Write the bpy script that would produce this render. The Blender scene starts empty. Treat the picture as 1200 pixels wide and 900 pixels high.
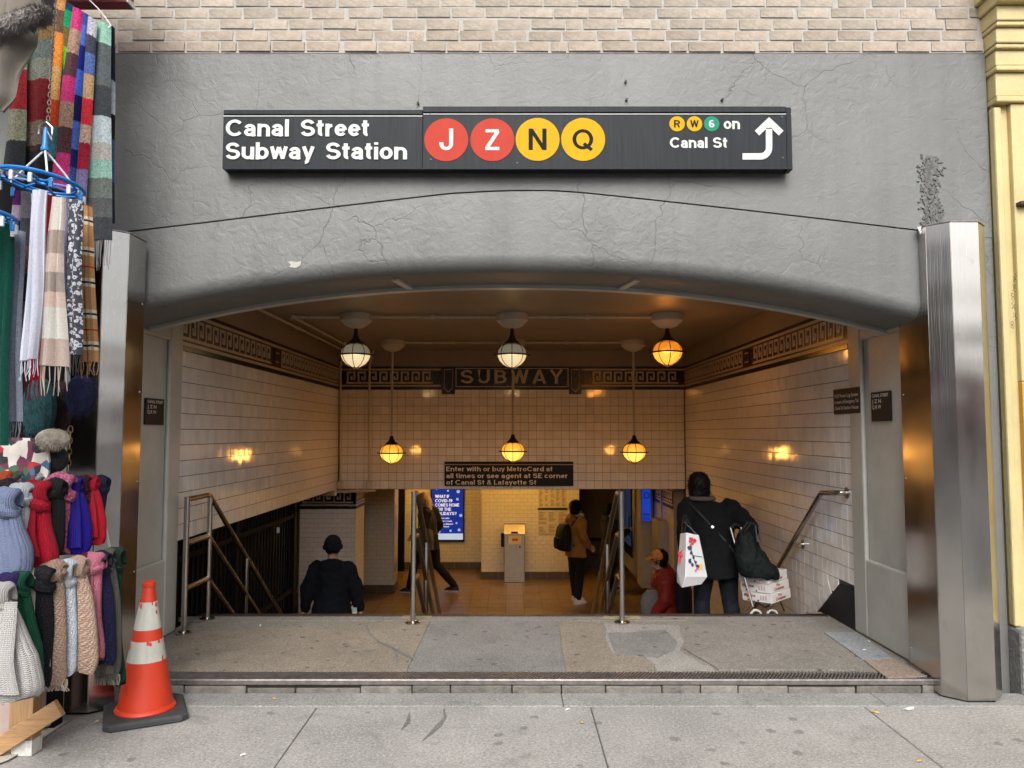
import bpy, bmesh, math, random
from math import sin, cos, pi, radians, atan2, sqrt
from mathutils import Vector, Matrix, noise
random.seed(7)
scene = bpy.context.scene
C = scene.collection

# ------------------------------------------------------------------ camera, sky, sun, exposure
PITCH = radians(3.62)
EYE = 1.6
cam_d = bpy.data.cameras.new('camera'); cam = bpy.data.objects.new('camera', cam_d); C.objects.link(cam)
cam.location = (0, 0, EYE); cam.rotation_euler = (pi / 2 + PITCH, 0, 0)
cam_d.sensor_width = 36; cam_d.lens = 27; cam_d.clip_start = 0.05; cam_d.clip_end = 3000
scene.camera = cam
world = bpy.data.worlds.new('World'); scene.world = world; world.use_nodes = True
SUN_EL, SUN_AZ = radians(42), radians(183)      # high, behind the camera, soft
wn = world.node_tree; wn.nodes.clear()
sky = wn.nodes.new('ShaderNodeTexSky'); sky.sky_type = 'NISHITA'; sky.sun_disc = False
sky.sun_elevation = SUN_EL; sky.sun_rotation = SUN_AZ; sky.air_density = 1.0; sky.dust_density = 4.0; sky.ozone_density = 1.0
hs = wn.nodes.new('ShaderNodeHueSaturation'); hs.inputs['Saturation'].default_value = 0.22
bg = wn.nodes.new('ShaderNodeBackground'); bg.inputs['Strength'].default_value = 0.15
wo = wn.nodes.new('ShaderNodeOutputWorld')
wn.links.new(sky.outputs[0], hs.inputs['Color']); wn.links.new(hs.outputs[0], bg.inputs['Color']); wn.links.new(bg.outputs[0], wo.inputs['Surface'])
sun_d = bpy.data.lights.new('sun', 'SUN'); sun_d.energy = 1.5; sun_d.angle = radians(40); sun_d.color = (1, 0.985, 0.96)
sun = bpy.data.objects.new('sun', sun_d); C.objects.link(sun)
sdir = Vector((sin(SUN_AZ) * cos(SUN_EL), cos(SUN_AZ) * cos(SUN_EL), sin(SUN_EL)))
sun.rotation_euler = sdir.to_track_quat('Z', 'Y').to_euler(); sun.location = (0, -8, 20)
scene.view_settings.view_transform = 'Standard'; scene.view_settings.look = 'None'
scene.view_settings.exposure = 0.85; scene.view_settings.gamma = 1.0; scene.view_settings.use_curve_mapping = False
scene.render.engine = 'CYCLES'
scene.cycles.max_bounces = 5; scene.cycles.diffuse_bounces = 4; scene.cycles.glossy_bounces = 3; scene.cycles.transparent_max_bounces = 6
scene.cycles.use_adaptive_sampling = True; scene.cycles.adaptive_threshold = 0.025; scene.cycles.caustics_reflective = False; scene.cycles.caustics_refractive = False
scene.cycles.sample_clamp_indirect = 6.0

# ------------------------------------------------------------------ photo pixel (1200x900) -> world helpers
def ray(px, py):
    a, b = (px - 600) / 900.0, -(py - 450) / 900.0
    return Vector((a, cos(PITCH) - b * sin(PITCH), sin(PITCH) + b * cos(PITCH)))
def P(px, py, Y):
    d = ray(px, py); t = Y / d.y
    return Vector((d.x * t, Y, EYE + d.z * t))
def PZ(px, py, z):
    d = ray(px, py); t = (z - EYE) / d.z
    return Vector((d.x * t, d.y * t, z))
def PX(px, py, X):
    d = ray(px, py); t = X / d.x
    return Vector((X, d.y * t, EYE + d.z * t))

# ------------------------------------------------------------------ materials
MATS = {}
def newmat(name):
    m = bpy.data.materials.new(name); m.use_nodes = True
    nt = m.node_tree; b = nt.nodes['Principled BSDF']
    MATS[name] = m
    return m, nt, b
def N(nt, t, **kw):
    n = nt.nodes.new(t)
    for k, v in kw.items():
        if k in n.inputs.keys(): n.inputs[k].default_value = v
        else: setattr(n, k, v)
    return n
def L(nt, a, b): nt.links.new(a, b)
def mixc(nt, fac, a, b, blend='MIX'):
    m = nt.nodes.new('ShaderNodeMix'); m.data_type = 'RGBA'; m.blend_type = blend; m.clamp_factor = True
    for s, v in ((0, fac), (6, a), (7, b)):
        if hasattr(v, 'links') or isinstance(v, bpy.types.NodeSocket): nt.links.new(v, m.inputs[s])
        else: m.inputs[s].default_value = v if s == 0 else (*v, 1) if len(v) == 3 else v
    return m.outputs[2]
def coords(nt, scale=(1, 1, 1), world=False):
    if world:
        g = nt.nodes.new('ShaderNodeNewGeometry'); src = g.outputs['Position']
    else:
        tc = nt.nodes.new('ShaderNodeTexCoord'); src = tc.outputs['Object']
    mp = nt.nodes.new('ShaderNodeMapping'); mp.inputs['Scale'].default_value = scale
    nt.links.new(src, mp.inputs['Vector']); return mp.outputs[0]
def ramp(nt, fac, stops, interp='LINEAR'):
    r = nt.nodes.new('ShaderNodeValToRGB'); r.color_ramp.interpolation = interp
    e = r.color_ramp.elements
    while len(e) < len(stops): e.new(0.5)
    for i, (p, c) in enumerate(stops):
        e[i].position = p; e[i].color = (*c, 1) if len(c) == 3 else c
    nt.links.new(fac, r.inputs[0]); return r.outputs[0]
def math_n(nt, op, a, b=None, c=None):
    m = nt.nodes.new('ShaderNodeMath'); m.operation = op
    for i, v in enumerate((a, b, c)):
        if v is None: continue
        if isinstance(v, bpy.types.NodeSocket): nt.links.new(v, m.inputs[i])
        else: m.inputs[i].default_value = v
    return m.outputs[0]
def bump(nt, b, h, strength=0.3, dist=0.01):
    n = nt.nodes.new('ShaderNodeBump'); n.inputs['Strength'].default_value = strength; n.inputs['Distance'].default_value = dist
    nt.links.new(h, n.inputs['Height']); nt.links.new(n.outputs[0], b.inputs['Normal']); return n
def tint(c, k): return tuple(min(1, max(0, x * k)) for x in c)

def M(name, col, rough=0.6, metal=0.0, var=0.15, vs=6.0, bmp=0.0, bs=60.0, rand=0.0, spec=None, scale=(1, 1, 1), coat=0.0, world=False, bd=0.004, rvar=0.0, col2=None):
    if name in MATS: return MATS[name]
    m, nt, b = newmat(name)
    v = coords(nt, scale, world)
    n1 = N(nt, 'ShaderNodeTexNoise', Scale=vs, Detail=6.0, Roughness=0.65); L(nt, v, n1.inputs['Vector'])
    f = ramp(nt, n1.outputs['Fac'], [(0.3, (0, 0, 0)), (0.7, (1, 1, 1))])
    c = mixc(nt, f, tint(col, 1 - var), col2 if col2 else tint(col, 1 + var))
    if rand:
        oi = nt.nodes.new('ShaderNodeObjectInfo')
        mr = N(nt, 'ShaderNodeMapRange'); mr.inputs['To Min'].default_value = 1 - rand; mr.inputs['To Max'].default_value = 1 + rand
        L(nt, oi.outputs['Random'], mr.inputs['Value'])
        c = mixc(nt, 1.0, c, mr.outputs[0], 'MULTIPLY')
    L(nt, c, b.inputs['Base Color'])
    b.inputs['Roughness'].default_value = rough; b.inputs['Metallic'].default_value = metal
    if spec is not None: b.inputs['Specular IOR Level'].default_value = spec
    if coat: b.inputs['Coat Weight'].default_value = coat; b.inputs['Coat Roughness'].default_value = 0.08
    if rvar:
        mr = N(nt, 'ShaderNodeMapRange'); mr.inputs['To Min'].default_value = max(0, rough - rvar); mr.inputs['To Max'].default_value = min(1, rough + rvar)
        n3 = N(nt, 'ShaderNodeTexNoise', Scale=vs * 2.3, Detail=5.0); L(nt, v, n3.inputs['Vector'])
        L(nt, n3.outputs['Fac'], mr.inputs['Value']); L(nt, mr.outputs[0], b.inputs['Roughness'])
    if bmp:
        n2 = N(nt, 'ShaderNodeTexNoise', Scale=bs, Detail=4.0); L(nt, v, n2.inputs['Vector'])
        bump(nt, b, n2.outputs['Fac'], bmp, bd)
    return m
def emit(name, col, strength):
    if name in MATS: return MATS[name]
    m, nt, b = newmat(name)
    b.inputs['Base Color'].default_value = (*tint(col, 0.5), 1); b.inputs['Emission Color'].default_value = (*col, 1); b.inputs['Emission Strength'].default_value = strength
    b.inputs['Roughness'].default_value = 0.2
    return m

def stucco_mat():
    m, nt, b = newmat('grey painted stucco')
    v = coords(nt, world=True)
    nz = N(nt, 'ShaderNodeTexNoise', Scale=1.6, Detail=5.0); L(nt, v, nz.inputs['Vector'])
    sub = N(nt, 'ShaderNodeVectorMath', operation='SUBTRACT'); L(nt, nz.outputs['Color'], sub.inputs[0]); sub.inputs[1].default_value = (0.5, 0.5, 0.5)
    sc = N(nt, 'ShaderNodeVectorMath', operation='SCALE'); L(nt, sub.outputs[0], sc.inputs[0]); sc.inputs['Scale'].default_value = 0.38
    nz2 = N(nt, 'ShaderNodeTexNoise', Scale=9.0, Detail=4.0); L(nt, v, nz2.inputs['Vector'])
    sc2 = N(nt, 'ShaderNodeVectorMath', operation='SCALE'); L(nt, nz2.outputs['Color'], sc2.inputs[0]); sc2.inputs['Scale'].default_value = 0.09
    ad = N(nt, 'ShaderNodeVectorMath', operation='ADD'); L(nt, v, ad.inputs[0]); L(nt, sc.outputs[0], ad.inputs[1])
    ad2 = N(nt, 'ShaderNodeVectorMath', operation='ADD'); L(nt, ad.outputs[0], ad2.inputs[0]); L(nt, sc2.outputs[0], ad2.inputs[1])
    vo = N(nt, 'ShaderNodeTexVoronoi', feature='DISTANCE_TO_EDGE', Scale=1.9); L(nt, ad2.outputs[0], vo.inputs['Vector'])
    crack = ramp(nt, vo.outputs['Distance'], [(0.0, (1, 1, 1)), (0.006, (0, 0, 0))])
    mk = N(nt, 'ShaderNodeTexNoise', Scale=1.1, Detail=2.0); L(nt, v, mk.inputs['Vector'])
    mask = ramp(nt, mk.outputs['Fac'], [(0.44, (0, 0, 0)), (0.56, (1, 1, 1))])
    cr = math_n(nt, 'MULTIPLY', crack, mask)
    big = N(nt, 'ShaderNodeTexNoise', Scale=1.3, Detail=8.0, Roughness=0.7); L(nt, v, big.inputs['Vector'])
    f = ramp(nt, big.outputs['Fac'], [(0.3, (0, 0, 0)), (0.72, (1, 1, 1))])
    c = mixc(nt, f, (0.118, 0.120, 0.115), (0.162, 0.164, 0.158))
    # faint streaks of grime running down
    vs = coords(nt, (7, 7, 0.5), world=True)
    st = N(nt, 'ShaderNodeTexNoise', Scale=1.0, Detail=5.0); L(nt, vs, st.inputs['Vector'])
    sf = ramp(nt, st.outputs['Fac'], [(0.48, (0, 0, 0)), (0.72, (0.55, 0.55, 0.55))])
    c = mixc(nt, sf, c, (0.112, 0.111, 0.104))
    c = mixc(nt, math_n(nt, 'MULTIPLY', cr, 0.52), c, (0.06, 0.06, 0.056))
    L(nt, c, b.inputs['Base Color']); b.inputs['Roughness'].default_value = 0.5
    fine = N(nt, 'ShaderNodeTexNoise', Scale=70.0, Detail=5.0, Roughness=0.6); L(nt, v, fine.inputs['Vector'])
    mid = N(nt, 'ShaderNodeTexNoise', Scale=14.0, Detail=5.0, Distortion=0.8); L(nt, v, mid.inputs['Vector'])
    fl = ramp(nt, mid.outputs['Fac'], [(0.46, (0, 0, 0)), (0.52, (1, 1, 1))])
    fm = math_n(nt, 'MULTIPLY', fl, mask)
    h = math_n(nt, 'ADD', math_n(nt, 'MULTIPLY', fine.outputs['Fac'], 0.5), math_n(nt, 'MULTIPLY', mid.outputs['Fac'], 0.9))
    h = math_n(nt, 'ADD', h, math_n(nt, 'MULTIPLY', fm, 0.16))
    h = math_n(nt, 'SUBTRACT', h, math_n(nt, 'MULTIPLY', cr, 0.7))
    bump(nt, b, h, 0.40, 0.010)
    return m
def steel_mat(name='brushed stainless steel', col=(0.50, 0.48, 0.45), rough=0.18):
    m, nt, b = newmat(name)
    v = coords(nt, (160, 160, 2.5), world=True)
    br = N(nt, 'ShaderNodeTexNoise', Scale=1.0, Detail=3.0); L(nt, v, br.inputs['Vector'])
    w = coords(nt, (2.2, 2.2, 0.7), world=True)
    sm = N(nt, 'ShaderNodeTexNoise', Scale=1.6, Detail=4.0, Roughness=0.5); L(nt, w, sm.inputs['Vector'])
    f = ramp(nt, sm.outputs['Fac'], [(0.3, (0, 0, 0)), (0.75, (1, 1, 1))])
    c = mixc(nt, f, tint(col, 0.88), tint(col, 1.08))
    # scratches
    ws = coords(nt, (5, 5, 1.2), world=True)
    scn = N(nt, 'ShaderNodeTexNoise', Scale=1.7, Detail=2.0, Distortion=2.5); L(nt, ws, scn.inputs['Vector'])
    sr = ramp(nt, scn.outputs['Fac'], [(0.494, (0, 0, 0)), (0.5, (1, 1, 1)), (0.506, (0, 0, 0))])
    c = mixc(nt, math_n(nt, 'MULTIPLY', sr, 0.25), c, (0.75, 0.74, 0.72))
    # fingermarks and dried splashes
    fm_ = N(nt, 'ShaderNodeTexNoise', Scale=9.0, Detail=6.0, Roughness=0.7); L(nt, coords(nt, (1, 1, 0.6), world=True), fm_.inputs['Vector'])
    c = mixc(nt, ramp(nt, fm_.outputs['Fac'], [(0.58, (0, 0, 0)), (0.74, (0.4, 0.4, 0.4))]), c, (0.30, 0.275, 0.245))
    L(nt, c, b.inputs['Base Color']); b.inputs['Metallic'].default_value = 1.0
    mr = N(nt, 'ShaderNodeMapRange'); mr.inputs['To Min'].default_value = rough - 0.05; mr.inputs['To Max'].default_value = rough + 0.07
    L(nt, f, mr.inputs['Value']); L(nt, mr.outputs[0], b.inputs['Roughness'])
    lo = N(nt, 'ShaderNodeTexNoise', Scale=2.6, Detail=0.0); L(nt, coords(nt, (0.5, 0.5, 1.9), world=True), lo.inputs['Vector'])
    hh = math_n(nt, 'ADD', math_n(nt, 'MULTIPLY', br.outputs['Fac'], 0.05), math_n(nt, 'MULTIPLY', lo.outputs['Fac'], 0.8))
    bump(nt, b, hh, 0.32, 0.02)
    return m
def concrete_mat(name, c1, c2, spots=0.6, rough=0.85, gs=5.5):
    m, nt, b = newmat(name)
    v = coords(nt, world=True)
    a = N(nt, 'ShaderNodeTexNoise', Scale=1.7, Detail=9.0, Roughness=0.72); L(nt, v, a.inputs['Vector'])
    c = mixc(nt, ramp(nt, a.outputs['Fac'], [(0.36, (0, 0, 0)), (0.64, (1, 1, 1))]), tint(c1, 0.82), tint(c2, 1.06))
    g = N(nt, 'ShaderNodeTexNoise', Scale=130.0, Detail=3.0); L(nt, v, g.inputs['Vector'])
    g2 = N(nt, 'ShaderNodeTexNoise', Scale=62.0, Detail=4.0, Roughness=0.75); L(nt, v, g2.inputs['Vector'])
    c = mixc(nt, ramp(nt, g2.outputs['Fac'], [(0.42, (0.62, 0.62, 0.62)), (0.5, (0, 0, 0))]), c, tint(c1, 0.5))
    c = mixc(nt, ramp(nt, g2.outputs['Fac'], [(0.54, (0, 0, 0)), (0.64, (0.7, 0.7, 0.7))]), c, tint(c2, 1.55))
    c = mixc(nt, ramp(nt, g.outputs['Fac'], [(0.35, (0, 0, 0)), (0.65, (0.5, 0.5, 0.5))]), c, tint(c2, 1.3))
    s = N(nt, 'ShaderNodeTexVoronoi', Scale=75.0); L(nt, v, s.inputs['Vector'])          # pale grit
    c = mixc(nt, ramp(nt, s.outputs['Distance'], [(0.13, (0.55, 0.55, 0.55)), (0.2, (0, 0, 0))]), c, (0.5, 0.49, 0.46))
    w = N(nt, 'ShaderNodeTexNoise', Scale=22.0, Detail=2.0); L(nt, v, w.inputs['Vector'])
    mixv = N(nt, 'ShaderNodeVectorMath', operation='SCALE'); L(nt, w.outputs['Color'], mixv.inputs[0]); mixv.inputs['Scale'].default_value = 0.05
    ad = N(nt, 'ShaderNodeVectorMath', operation='ADD'); L(nt, v, ad.inputs[0]); L(nt, mixv.outputs[0], ad.inputs[1])
    gum = N(nt, 'ShaderNodeTexVoronoi', Scale=gs); L(nt, ad.outputs[0], gum.inputs['Vector'])     # trodden gum
    gm = ramp(nt, gum.outputs['Distance'], [(0.12, (spots, spots, spots)), (0.17, (0, 0, 0))])
    pick = N(nt, 'ShaderNodeSeparateColor'); L(nt, gum.outputs['Color'], pick.inputs[0])
    gm = math_n(nt, 'MULTIPLY', gm, math_n(nt, 'GREATER_THAN', pick.outputs[0], 0.38))
    c = mixc(nt, gm, c, (0.06, 0.058, 0.055))
    st = N(nt, 'ShaderNodeTexNoise', Scale=4.0, Detail=6.0, Distortion=1.2); L(nt, v, st.inputs['Vector'])
    c = mixc(nt, ramp(nt, st.outputs['Fac'], [(0.58, (0, 0, 0)), (0.75, (0.5, 0.5, 0.5))]), c, tint(c1, 0.55))
    L(nt, c, b.inputs['Base Color']); b.inputs['Roughness'].default_value = rough
    h = math_n(nt, 'ADD', g.outputs['Fac'], math_n(nt, 'MULTIPLY', a.outputs['Fac'], 2.0))
    bump(nt, b, h, 0.35, 0.004)
    return m
def strip_mat(name, cols, fuzz=0.25, rough=0.95, vsoft=True, cross=None):
    """woven cloth: blocks of colour along v (equal unless given as (pos,col)), mottled by yarn"""
    m, nt, b = newmat(name)
    uv = nt.nodes.new('ShaderNodeUVMap'); sp = nt.nodes.new('ShaderNodeSeparateXYZ'); L(nt, uv.outputs[0], sp.inputs[0])
    v = coords(nt)
    nz = N(nt, 'ShaderNodeTexNoise', Scale=95.0, Detail=5.0, Roughness=0.8); L(nt, v, nz.inputs['Vector'])
    pos = math_n(nt, 'ADD', sp.outputs[1], math_n(nt, 'MULTIPLY', math_n(nt, 'SUBTRACT', nz.outputs['Fac'], 0.5), 0.03))
    if not isinstance(cols[0][0], (tuple, list)):
        cols = [(i / len(cols), c) for i, c in enumerate(cols)]
    else:
        cols = [(c[1], c[0]) for c in cols]
    c = ramp(nt, pos, cols, 'CONSTANT')
    if cross:                     # thin crossing lines along u and v, as in tartans
        for (axis, freq, w, col, a) in cross:
            q = math_n(nt, 'FRACT', math_n(nt, 'MULTIPLY', sp.outputs[axis], freq))
            k = math_n(nt, 'LESS_THAN', math_n(nt, 'ABSOLUTE', math_n(nt, 'SUBTRACT', q, 0.5)), w)
            c = mixc(nt, math_n(nt, 'MULTIPLY', k, a), c, col)
    f2 = ramp(nt, nz.outputs['Fac'], [(0.38, (1 - fuzz * 1.9,) * 3), (0.62, (1 + fuzz * 1.3,) * 3)])
    c = mixc(nt, 1.0, c, f2, 'MULTIPLY')
    L(nt, c, b.inputs['Base Color']); b.inputs['Roughness'].default_value = rough; b.inputs['Specular IOR Level'].default_value = 0.1
    b.inputs['Sheen Weight'].default_value = 0.04
    bump(nt, b, nz.outputs['Fac'], 0.5, 0.004)
    return m
def knit_mat(name, col, style='rib', col2=None):
    if name in MATS: return MATS[name]
    m, nt, b = newmat(name)
    uv = nt.nodes.new('ShaderNodeUVMap'); sp = nt.nodes.new('ShaderNodeSeparateXYZ'); L(nt, uv.outputs[0], sp.inputs[0])
    u, vv = sp.outputs[0], sp.outputs[1]
    if style == 'cable':
        sh = math_n(nt, 'MULTIPLY', math_n(nt, 'SINE', math_n(nt, 'MULTIPLY', vv, 70.0)), 0.025)
        a = math_n(nt, 'ABSOLUTE', math_n(nt, 'SINE', math_n(nt, 'MULTIPLY', math_n(nt, 'ADD', u, sh), 46.0)))
        e = math_n(nt, 'ABSOLUTE', math_n(nt, 'SINE', math_n(nt, 'ADD', math_n(nt, 'MULTIPLY', vv, 160.0), math_n(nt, 'MULTIPLY', a, 2.0))))
        h = math_n(nt, 'ADD', math_n(nt, 'MULTIPLY', a, 0.6), math_n(nt, 'MULTIPLY', e, 0.4))
    else:
        a = math_n(nt, 'ABSOLUTE', math_n(nt, 'SINE', math_n(nt, 'MULTIPLY', u, 84.0)))
        tilt = math_n(nt, 'MULTIPLY', a, 1.6)
        e = math_n(nt, 'ABSOLUTE', math_n(nt, 'SINE', math_n(nt, 'ADD', math_n(nt, 'MULTIPLY', vv, 150.0), tilt)))
        h = math_n(nt, 'ADD', math_n(nt, 'MULTIPLY', a, 0.55), math_n(nt, 'MULTIPLY', e, 0.45))
    v = coords(nt)
    nz = N(nt, 'ShaderNodeTexNoise', Scale=160.0, Detail=3.0); L(nt, v, nz.inputs['Vector'])
    if col2:
        n2 = N(nt, 'ShaderNodeTexNoise', Scale=90.0, Detail=2.0); L(nt, v, n2.inputs['Vector'])
        c = mixc(nt, ramp(nt, n2.outputs['Fac'], [(0.45, (0, 0, 0)), (0.55, (1, 1, 1))]), col, col2)
    else:
        c = mixc(nt, nz.outputs['Fac'], tint(col, 0.75), tint(col, 1.2))
    L(nt, c, b.inputs['Base Color']); b.inputs['Roughness'].default_value = 0.95; b.inputs['Specular IOR Level'].default_value = 0.1
    b.inputs['Sheen Weight'].default_value = 0.04
    hh = math_n(nt, 'ADD', h, math_n(nt, 'MULTIPLY', nz.outputs['Fac'], 0.35))
    bump(nt, b, hh, 1.0, 0.010)
    return m

# ------------------------------------------------------------------ mesh builder and tagging
class MB:
    def __init__(s): s.v = []; s.f = []; s.uv = {}; s.mi = []
    def add(s, vs, fs, mi=0, uvs=None):
        o = len(s.v); s.v += [Vector(p) for p in vs]
        for k, f in enumerate(fs):
            if uvs: s.uv[len(s.f)] = [uvs[i] for i in f]
            s.f.append([i + o for i in f]); s.mi.append(mi)
        return s
    def box(s, x0, x1, y0, y1, z0, z1, mi=0, T=None):
        vs = [Vector((x, y, z)) for x in (x0, x1) for y in (y0, y1) for z in (z0, z1)]
        if T is not None: vs = [T @ p for p in vs]
        return s.add(vs, [(0, 1, 3, 2), (4, 6, 7, 5), (0, 4, 5, 1), (2, 3, 7, 6), (0, 2, 6, 4), (1, 5, 7, 3)], mi)
    def bar(s, a, b, w, h, mi=0, up=Vector((0, 0, 1))):
        a, b = Vector(a), Vector(b); d = (b - a); ln = d.length; d.normalize()
        sd = d.cross(up)
        if sd.length < 1e-4: sd = d.cross(Vector((1, 0, 0)))
        sd.normalize(); u2 = sd.cross(d)
        T = Matrix((( sd.x, d.x, u2.x, a.x), (sd.y, d.y, u2.y, a.y), (sd.z, d.z, u2.z, a.z), (0, 0, 0, 1)))
        return s.box(-w / 2, w / 2, 0, ln, -h / 2, h / 2, mi, T)
    def loft(s, rings, closed_ends=True, mi=0, uvs=True, loop=False):
        n = len(rings[0]); m = len(rings); vs = [p for r in rings for p in r]; fs = []; uv = []
        for i in range(m - 1 + (1 if loop else 0)):
            for j in range(n):
                j2 = (j + 1) % n; i2 = (i + 1) % m
                fs.append((i * n + j, i * n + j2, i2 * n + j2, i2 * n + j))
        o = len(s.f); s.add(vs, fs, mi)
        k = 0
        for i in range(m - 1 + (1 if loop else 0)):
            for j in range(n):
                s.uv[o + k] = [(j / n, 1 - i / (m - 1)), ((j + 1) / n, 1 - i / (m - 1)), ((j + 1) / n, 1 - (i + 1) / (m - 1)), (j / n, 1 - (i + 1) / (m - 1))]; k += 1
        if closed_ends and not loop:
            b = len(s.v) - len(vs)
            s.f.append([b + j for j in range(n)][::-1]); s.mi.append(mi)
            s.f.append([b + (m - 1) * n + j for j in range(n)]); s.mi.append(mi)
        return s
    def tube(s, pts, r, n=10, mi=0, caps=True, loop=False):
        pts = [Vector(p) for p in pts]; m = len(pts); rings = []
        rr = r if isinstance(r, (list, tuple)) else [r] * m
        up = None
        for i, p in enumerate(pts):
            if loop: d = pts[(i + 1) % m] - pts[i - 1]
            else: d = pts[min(i + 1, m - 1)] - pts[max(i - 1, 0)]
            d.normalize()
            if up is None:
                up = Vector((0, 0, 1)) if abs(d.z) < 0.9 else Vector((1, 0, 0))
            sd = d.cross(up); sd.normalize(); up = sd.cross(d); up.normalize()
            rings.append([p + sd * cos(2 * pi * j / n) * rr[i] + up * sin(2 * pi * j / n) * rr[i] for j in range(n)])
        return s.loft(rings, caps, mi, loop=loop)
    def lathe(s, c, prof, n=20, mi=0):
        c = Vector(c)
        return s.loft([[c + Vector((r * cos(2 * pi * j / n), r * sin(2 * pi * j / n), z)) for j in range(n)] for r, z in prof], True, mi)
    def prism(s, poly, fn, d0, d1, mi=0):
        """poly [(u,v)], fn(u,v,n)->world, extruded from n=d0 to d1"""
        n = len(poly)
        vs = [fn(u, v, d0) for u, v in poly] + [fn(u, v, d1) for u, v in poly]
        fs = [tuple(range(n))[::-1], tuple(range(n, 2 * n))] + [(i, (i + 1) % n, n + (i + 1) % n, n + i) for i in range(n)]
        return s.add(vs, fs, mi)
    def sheet(s, fn, nu, nv, th=0.008, mi=0):
        """fn(u,v)->point (u,v in 0..1); a closed thin solid with uv"""
        g = [[fn(i / nu, j / nv) for i in range(nu + 1)] for j in range(nv + 1)]
        def nor(i, j):
            a = g[j][min(i + 1, nu)] - g[j][max(i - 1, 0)]; b = g[min(j + 1, nv)][i] - g[max(j - 1, 0)][i]
            n = a.cross(b); return n.normalized() if n.length > 1e-9 else Vector((0, -1, 0))
        vs, uv = [], []
        for sg in (1, -1):
            for j in range(nv + 1):
                for i in range(nu + 1):
                    vs.append(g[j][i] + nor(i, j) * th * 0.5 * sg); uv.append((i / nu, j / nv))
        K = (nu + 1) * (nv + 1); fs = []
        ix = lambda i, j: j * (nu + 1) + i
        for j in range(nv):
            for i in range(nu):
                q = (ix(i, j), ix(i + 1, j), ix(i + 1, j + 1), ix(i, j + 1))
                fs.append(q); fs.append(tuple(x + K for x in q[::-1]))
        for i in range(nu):
            fs.append((ix(i + 1, 0), ix(i, 0), ix(i, 0) + K, ix(i + 1, 0) + K)); fs.append((ix(i, nv), ix(i + 1, nv), ix(i + 1, nv) + K, ix(i, nv) + K))
        for j in range(nv):
            fs.append((ix(0, j), ix(0, j + 1), ix(0, j + 1) + K, ix(0, j) + K)); fs.append((ix(nu, j + 1), ix(nu, j), ix(nu, j) + K, ix(nu, j + 1) + K))
        return s.add(vs, fs, mi, uv)
    def mesh(s, name, org=Vector((0, 0, 0)), smooth=False, fix=True):
        me = bpy.data.meshes.new(name)
        me.from_pydata([tuple(p - org) for p in s.v], [], s.f)
        if s.uv:
            ul = me.uv_layers.new(name='UVMap')
            for fi, uvs in s.uv.items():
                p = me.polygons[fi]
                for k, li in enumerate(p.loop_indices): ul.data[li].uv = uvs[k]
        if any(s.mi): me.polygons.foreach_set('material_index', s.mi)
        if fix:
            bm = bmesh.new(); bm.from_mesh(me); bmesh.ops.recalc_face_normals(bm, faces=bm.faces); bm.to_mesh(me); bm.free()
        if smooth:
            me.polygons.foreach_set('use_smooth', [True] * len(me.polygons)); me.set_sharp_from_angle(angle=radians(38))
        me.update(); return me
    def build(s, name, mat, parent=None, smooth=False, bevel=0, fix=True):
        if parent is None:
            xs = [p.x for p in s.v]; ys = [p.y for p in s.v]; zs = [p.z for p in s.v]
            org = Vector(((min(xs) + max(xs)) / 2, (min(ys) + max(ys)) / 2, min(zs)))
        else: org = wloc(parent)
        o = bpy.data.objects.new(name, s.mesh(name, org, smooth, fix)); C.objects.link(o)
        for q in (mat if isinstance(mat, (list, tuple)) else [mat]): o.data.materials.append(q)
        if parent is None: o.location = org
        else: o.parent = parent
        if bevel:
            b = o.modifiers.new('bevel', 'BEVEL'); b.width = bevel; b.segments = 2; b.limit_method = 'ANGLE'
        return o
def wloc(o):
    p = Vector((0, 0, 0))
    while o is not None: p = p + o.location; o = o.parent
    return p
def tag(o, label=None, cat=None, group=None, kind=None):
    if label: o['label'] = label
    if cat: o['category'] = cat
    if group: o['group'] = group
    if kind: o['kind'] = kind
    return o
def thing(name, label, cat, loc=(0, 0, 0), group=None):
    o = bpy.data.objects.new(name, None); C.objects.link(o); o.location = loc; o.empty_display_size = 0.1
    return tag(o, label, cat, group)
def inst(name, me, parent, pos, rot=(0, 0, 0), scale=None):
    o = bpy.data.objects.new(name, me); C.objects.link(o); o.parent = parent
    o.location = Vector(pos) - wloc(parent); o.rotation_euler = rot
    if scale: o.scale = scale
    return o
def boxobj(name, mat, parent, x0, x1, y0, y1, z0, z1, bevel=0):
    return MB().box(x0, x1, y0, y1, z0, z1).build(name, mat, parent, bevel=bevel)
def text(name, s, mat, parent, org, u, v, width, cap, depth=0.002, bold=0.0, spacing=1.0, anchor='l', shear=0.0):
    """flat lettering: org = left end of baseline, u/v = unit vectors, width and cap height in metres"""
    cu = bpy.data.curves.new('t', 'FONT'); cu.body = s
    cu.size = 1; cu.offset = bold; cu.resolution_u = 4; cu.space_character = spacing; cu.shear = shear
    to = bpy.data.objects.new('t', cu); C.objects.link(to)
    dg = bpy.context.evaluated_depsgraph_get(); me = bpy.data.meshes.new_from_object(to.evaluated_get(dg))
    bpy.data.objects.remove(to); bpy.data.curves.remove(cu)
    xs = [q.co.x for q in me.vertices]; x0, x1 = min(xs), max(xs)
    kx = width / (x1 - x0) if width else cap / CAPH
    ky = cap / CAPH
    n = Vector(u).cross(Vector(v)); u, v = Vector(u), Vector(v); org = Vector(org)
    pl = wloc(parent)
    if anchor == 'c': org = org - u * (kx * (x1 - x0) / 2)
    for q in me.vertices:
        q.co = org + u * ((q.co.x - x0) * kx) + v * (q.co.y * ky) + n * depth - pl
    me.name = name; me.materials.clear(); me.materials.append(mat)
    o = bpy.data.objects.new(name, me); C.objects.link(o); o.parent = parent
    return o
CAPH = 0.72

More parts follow.
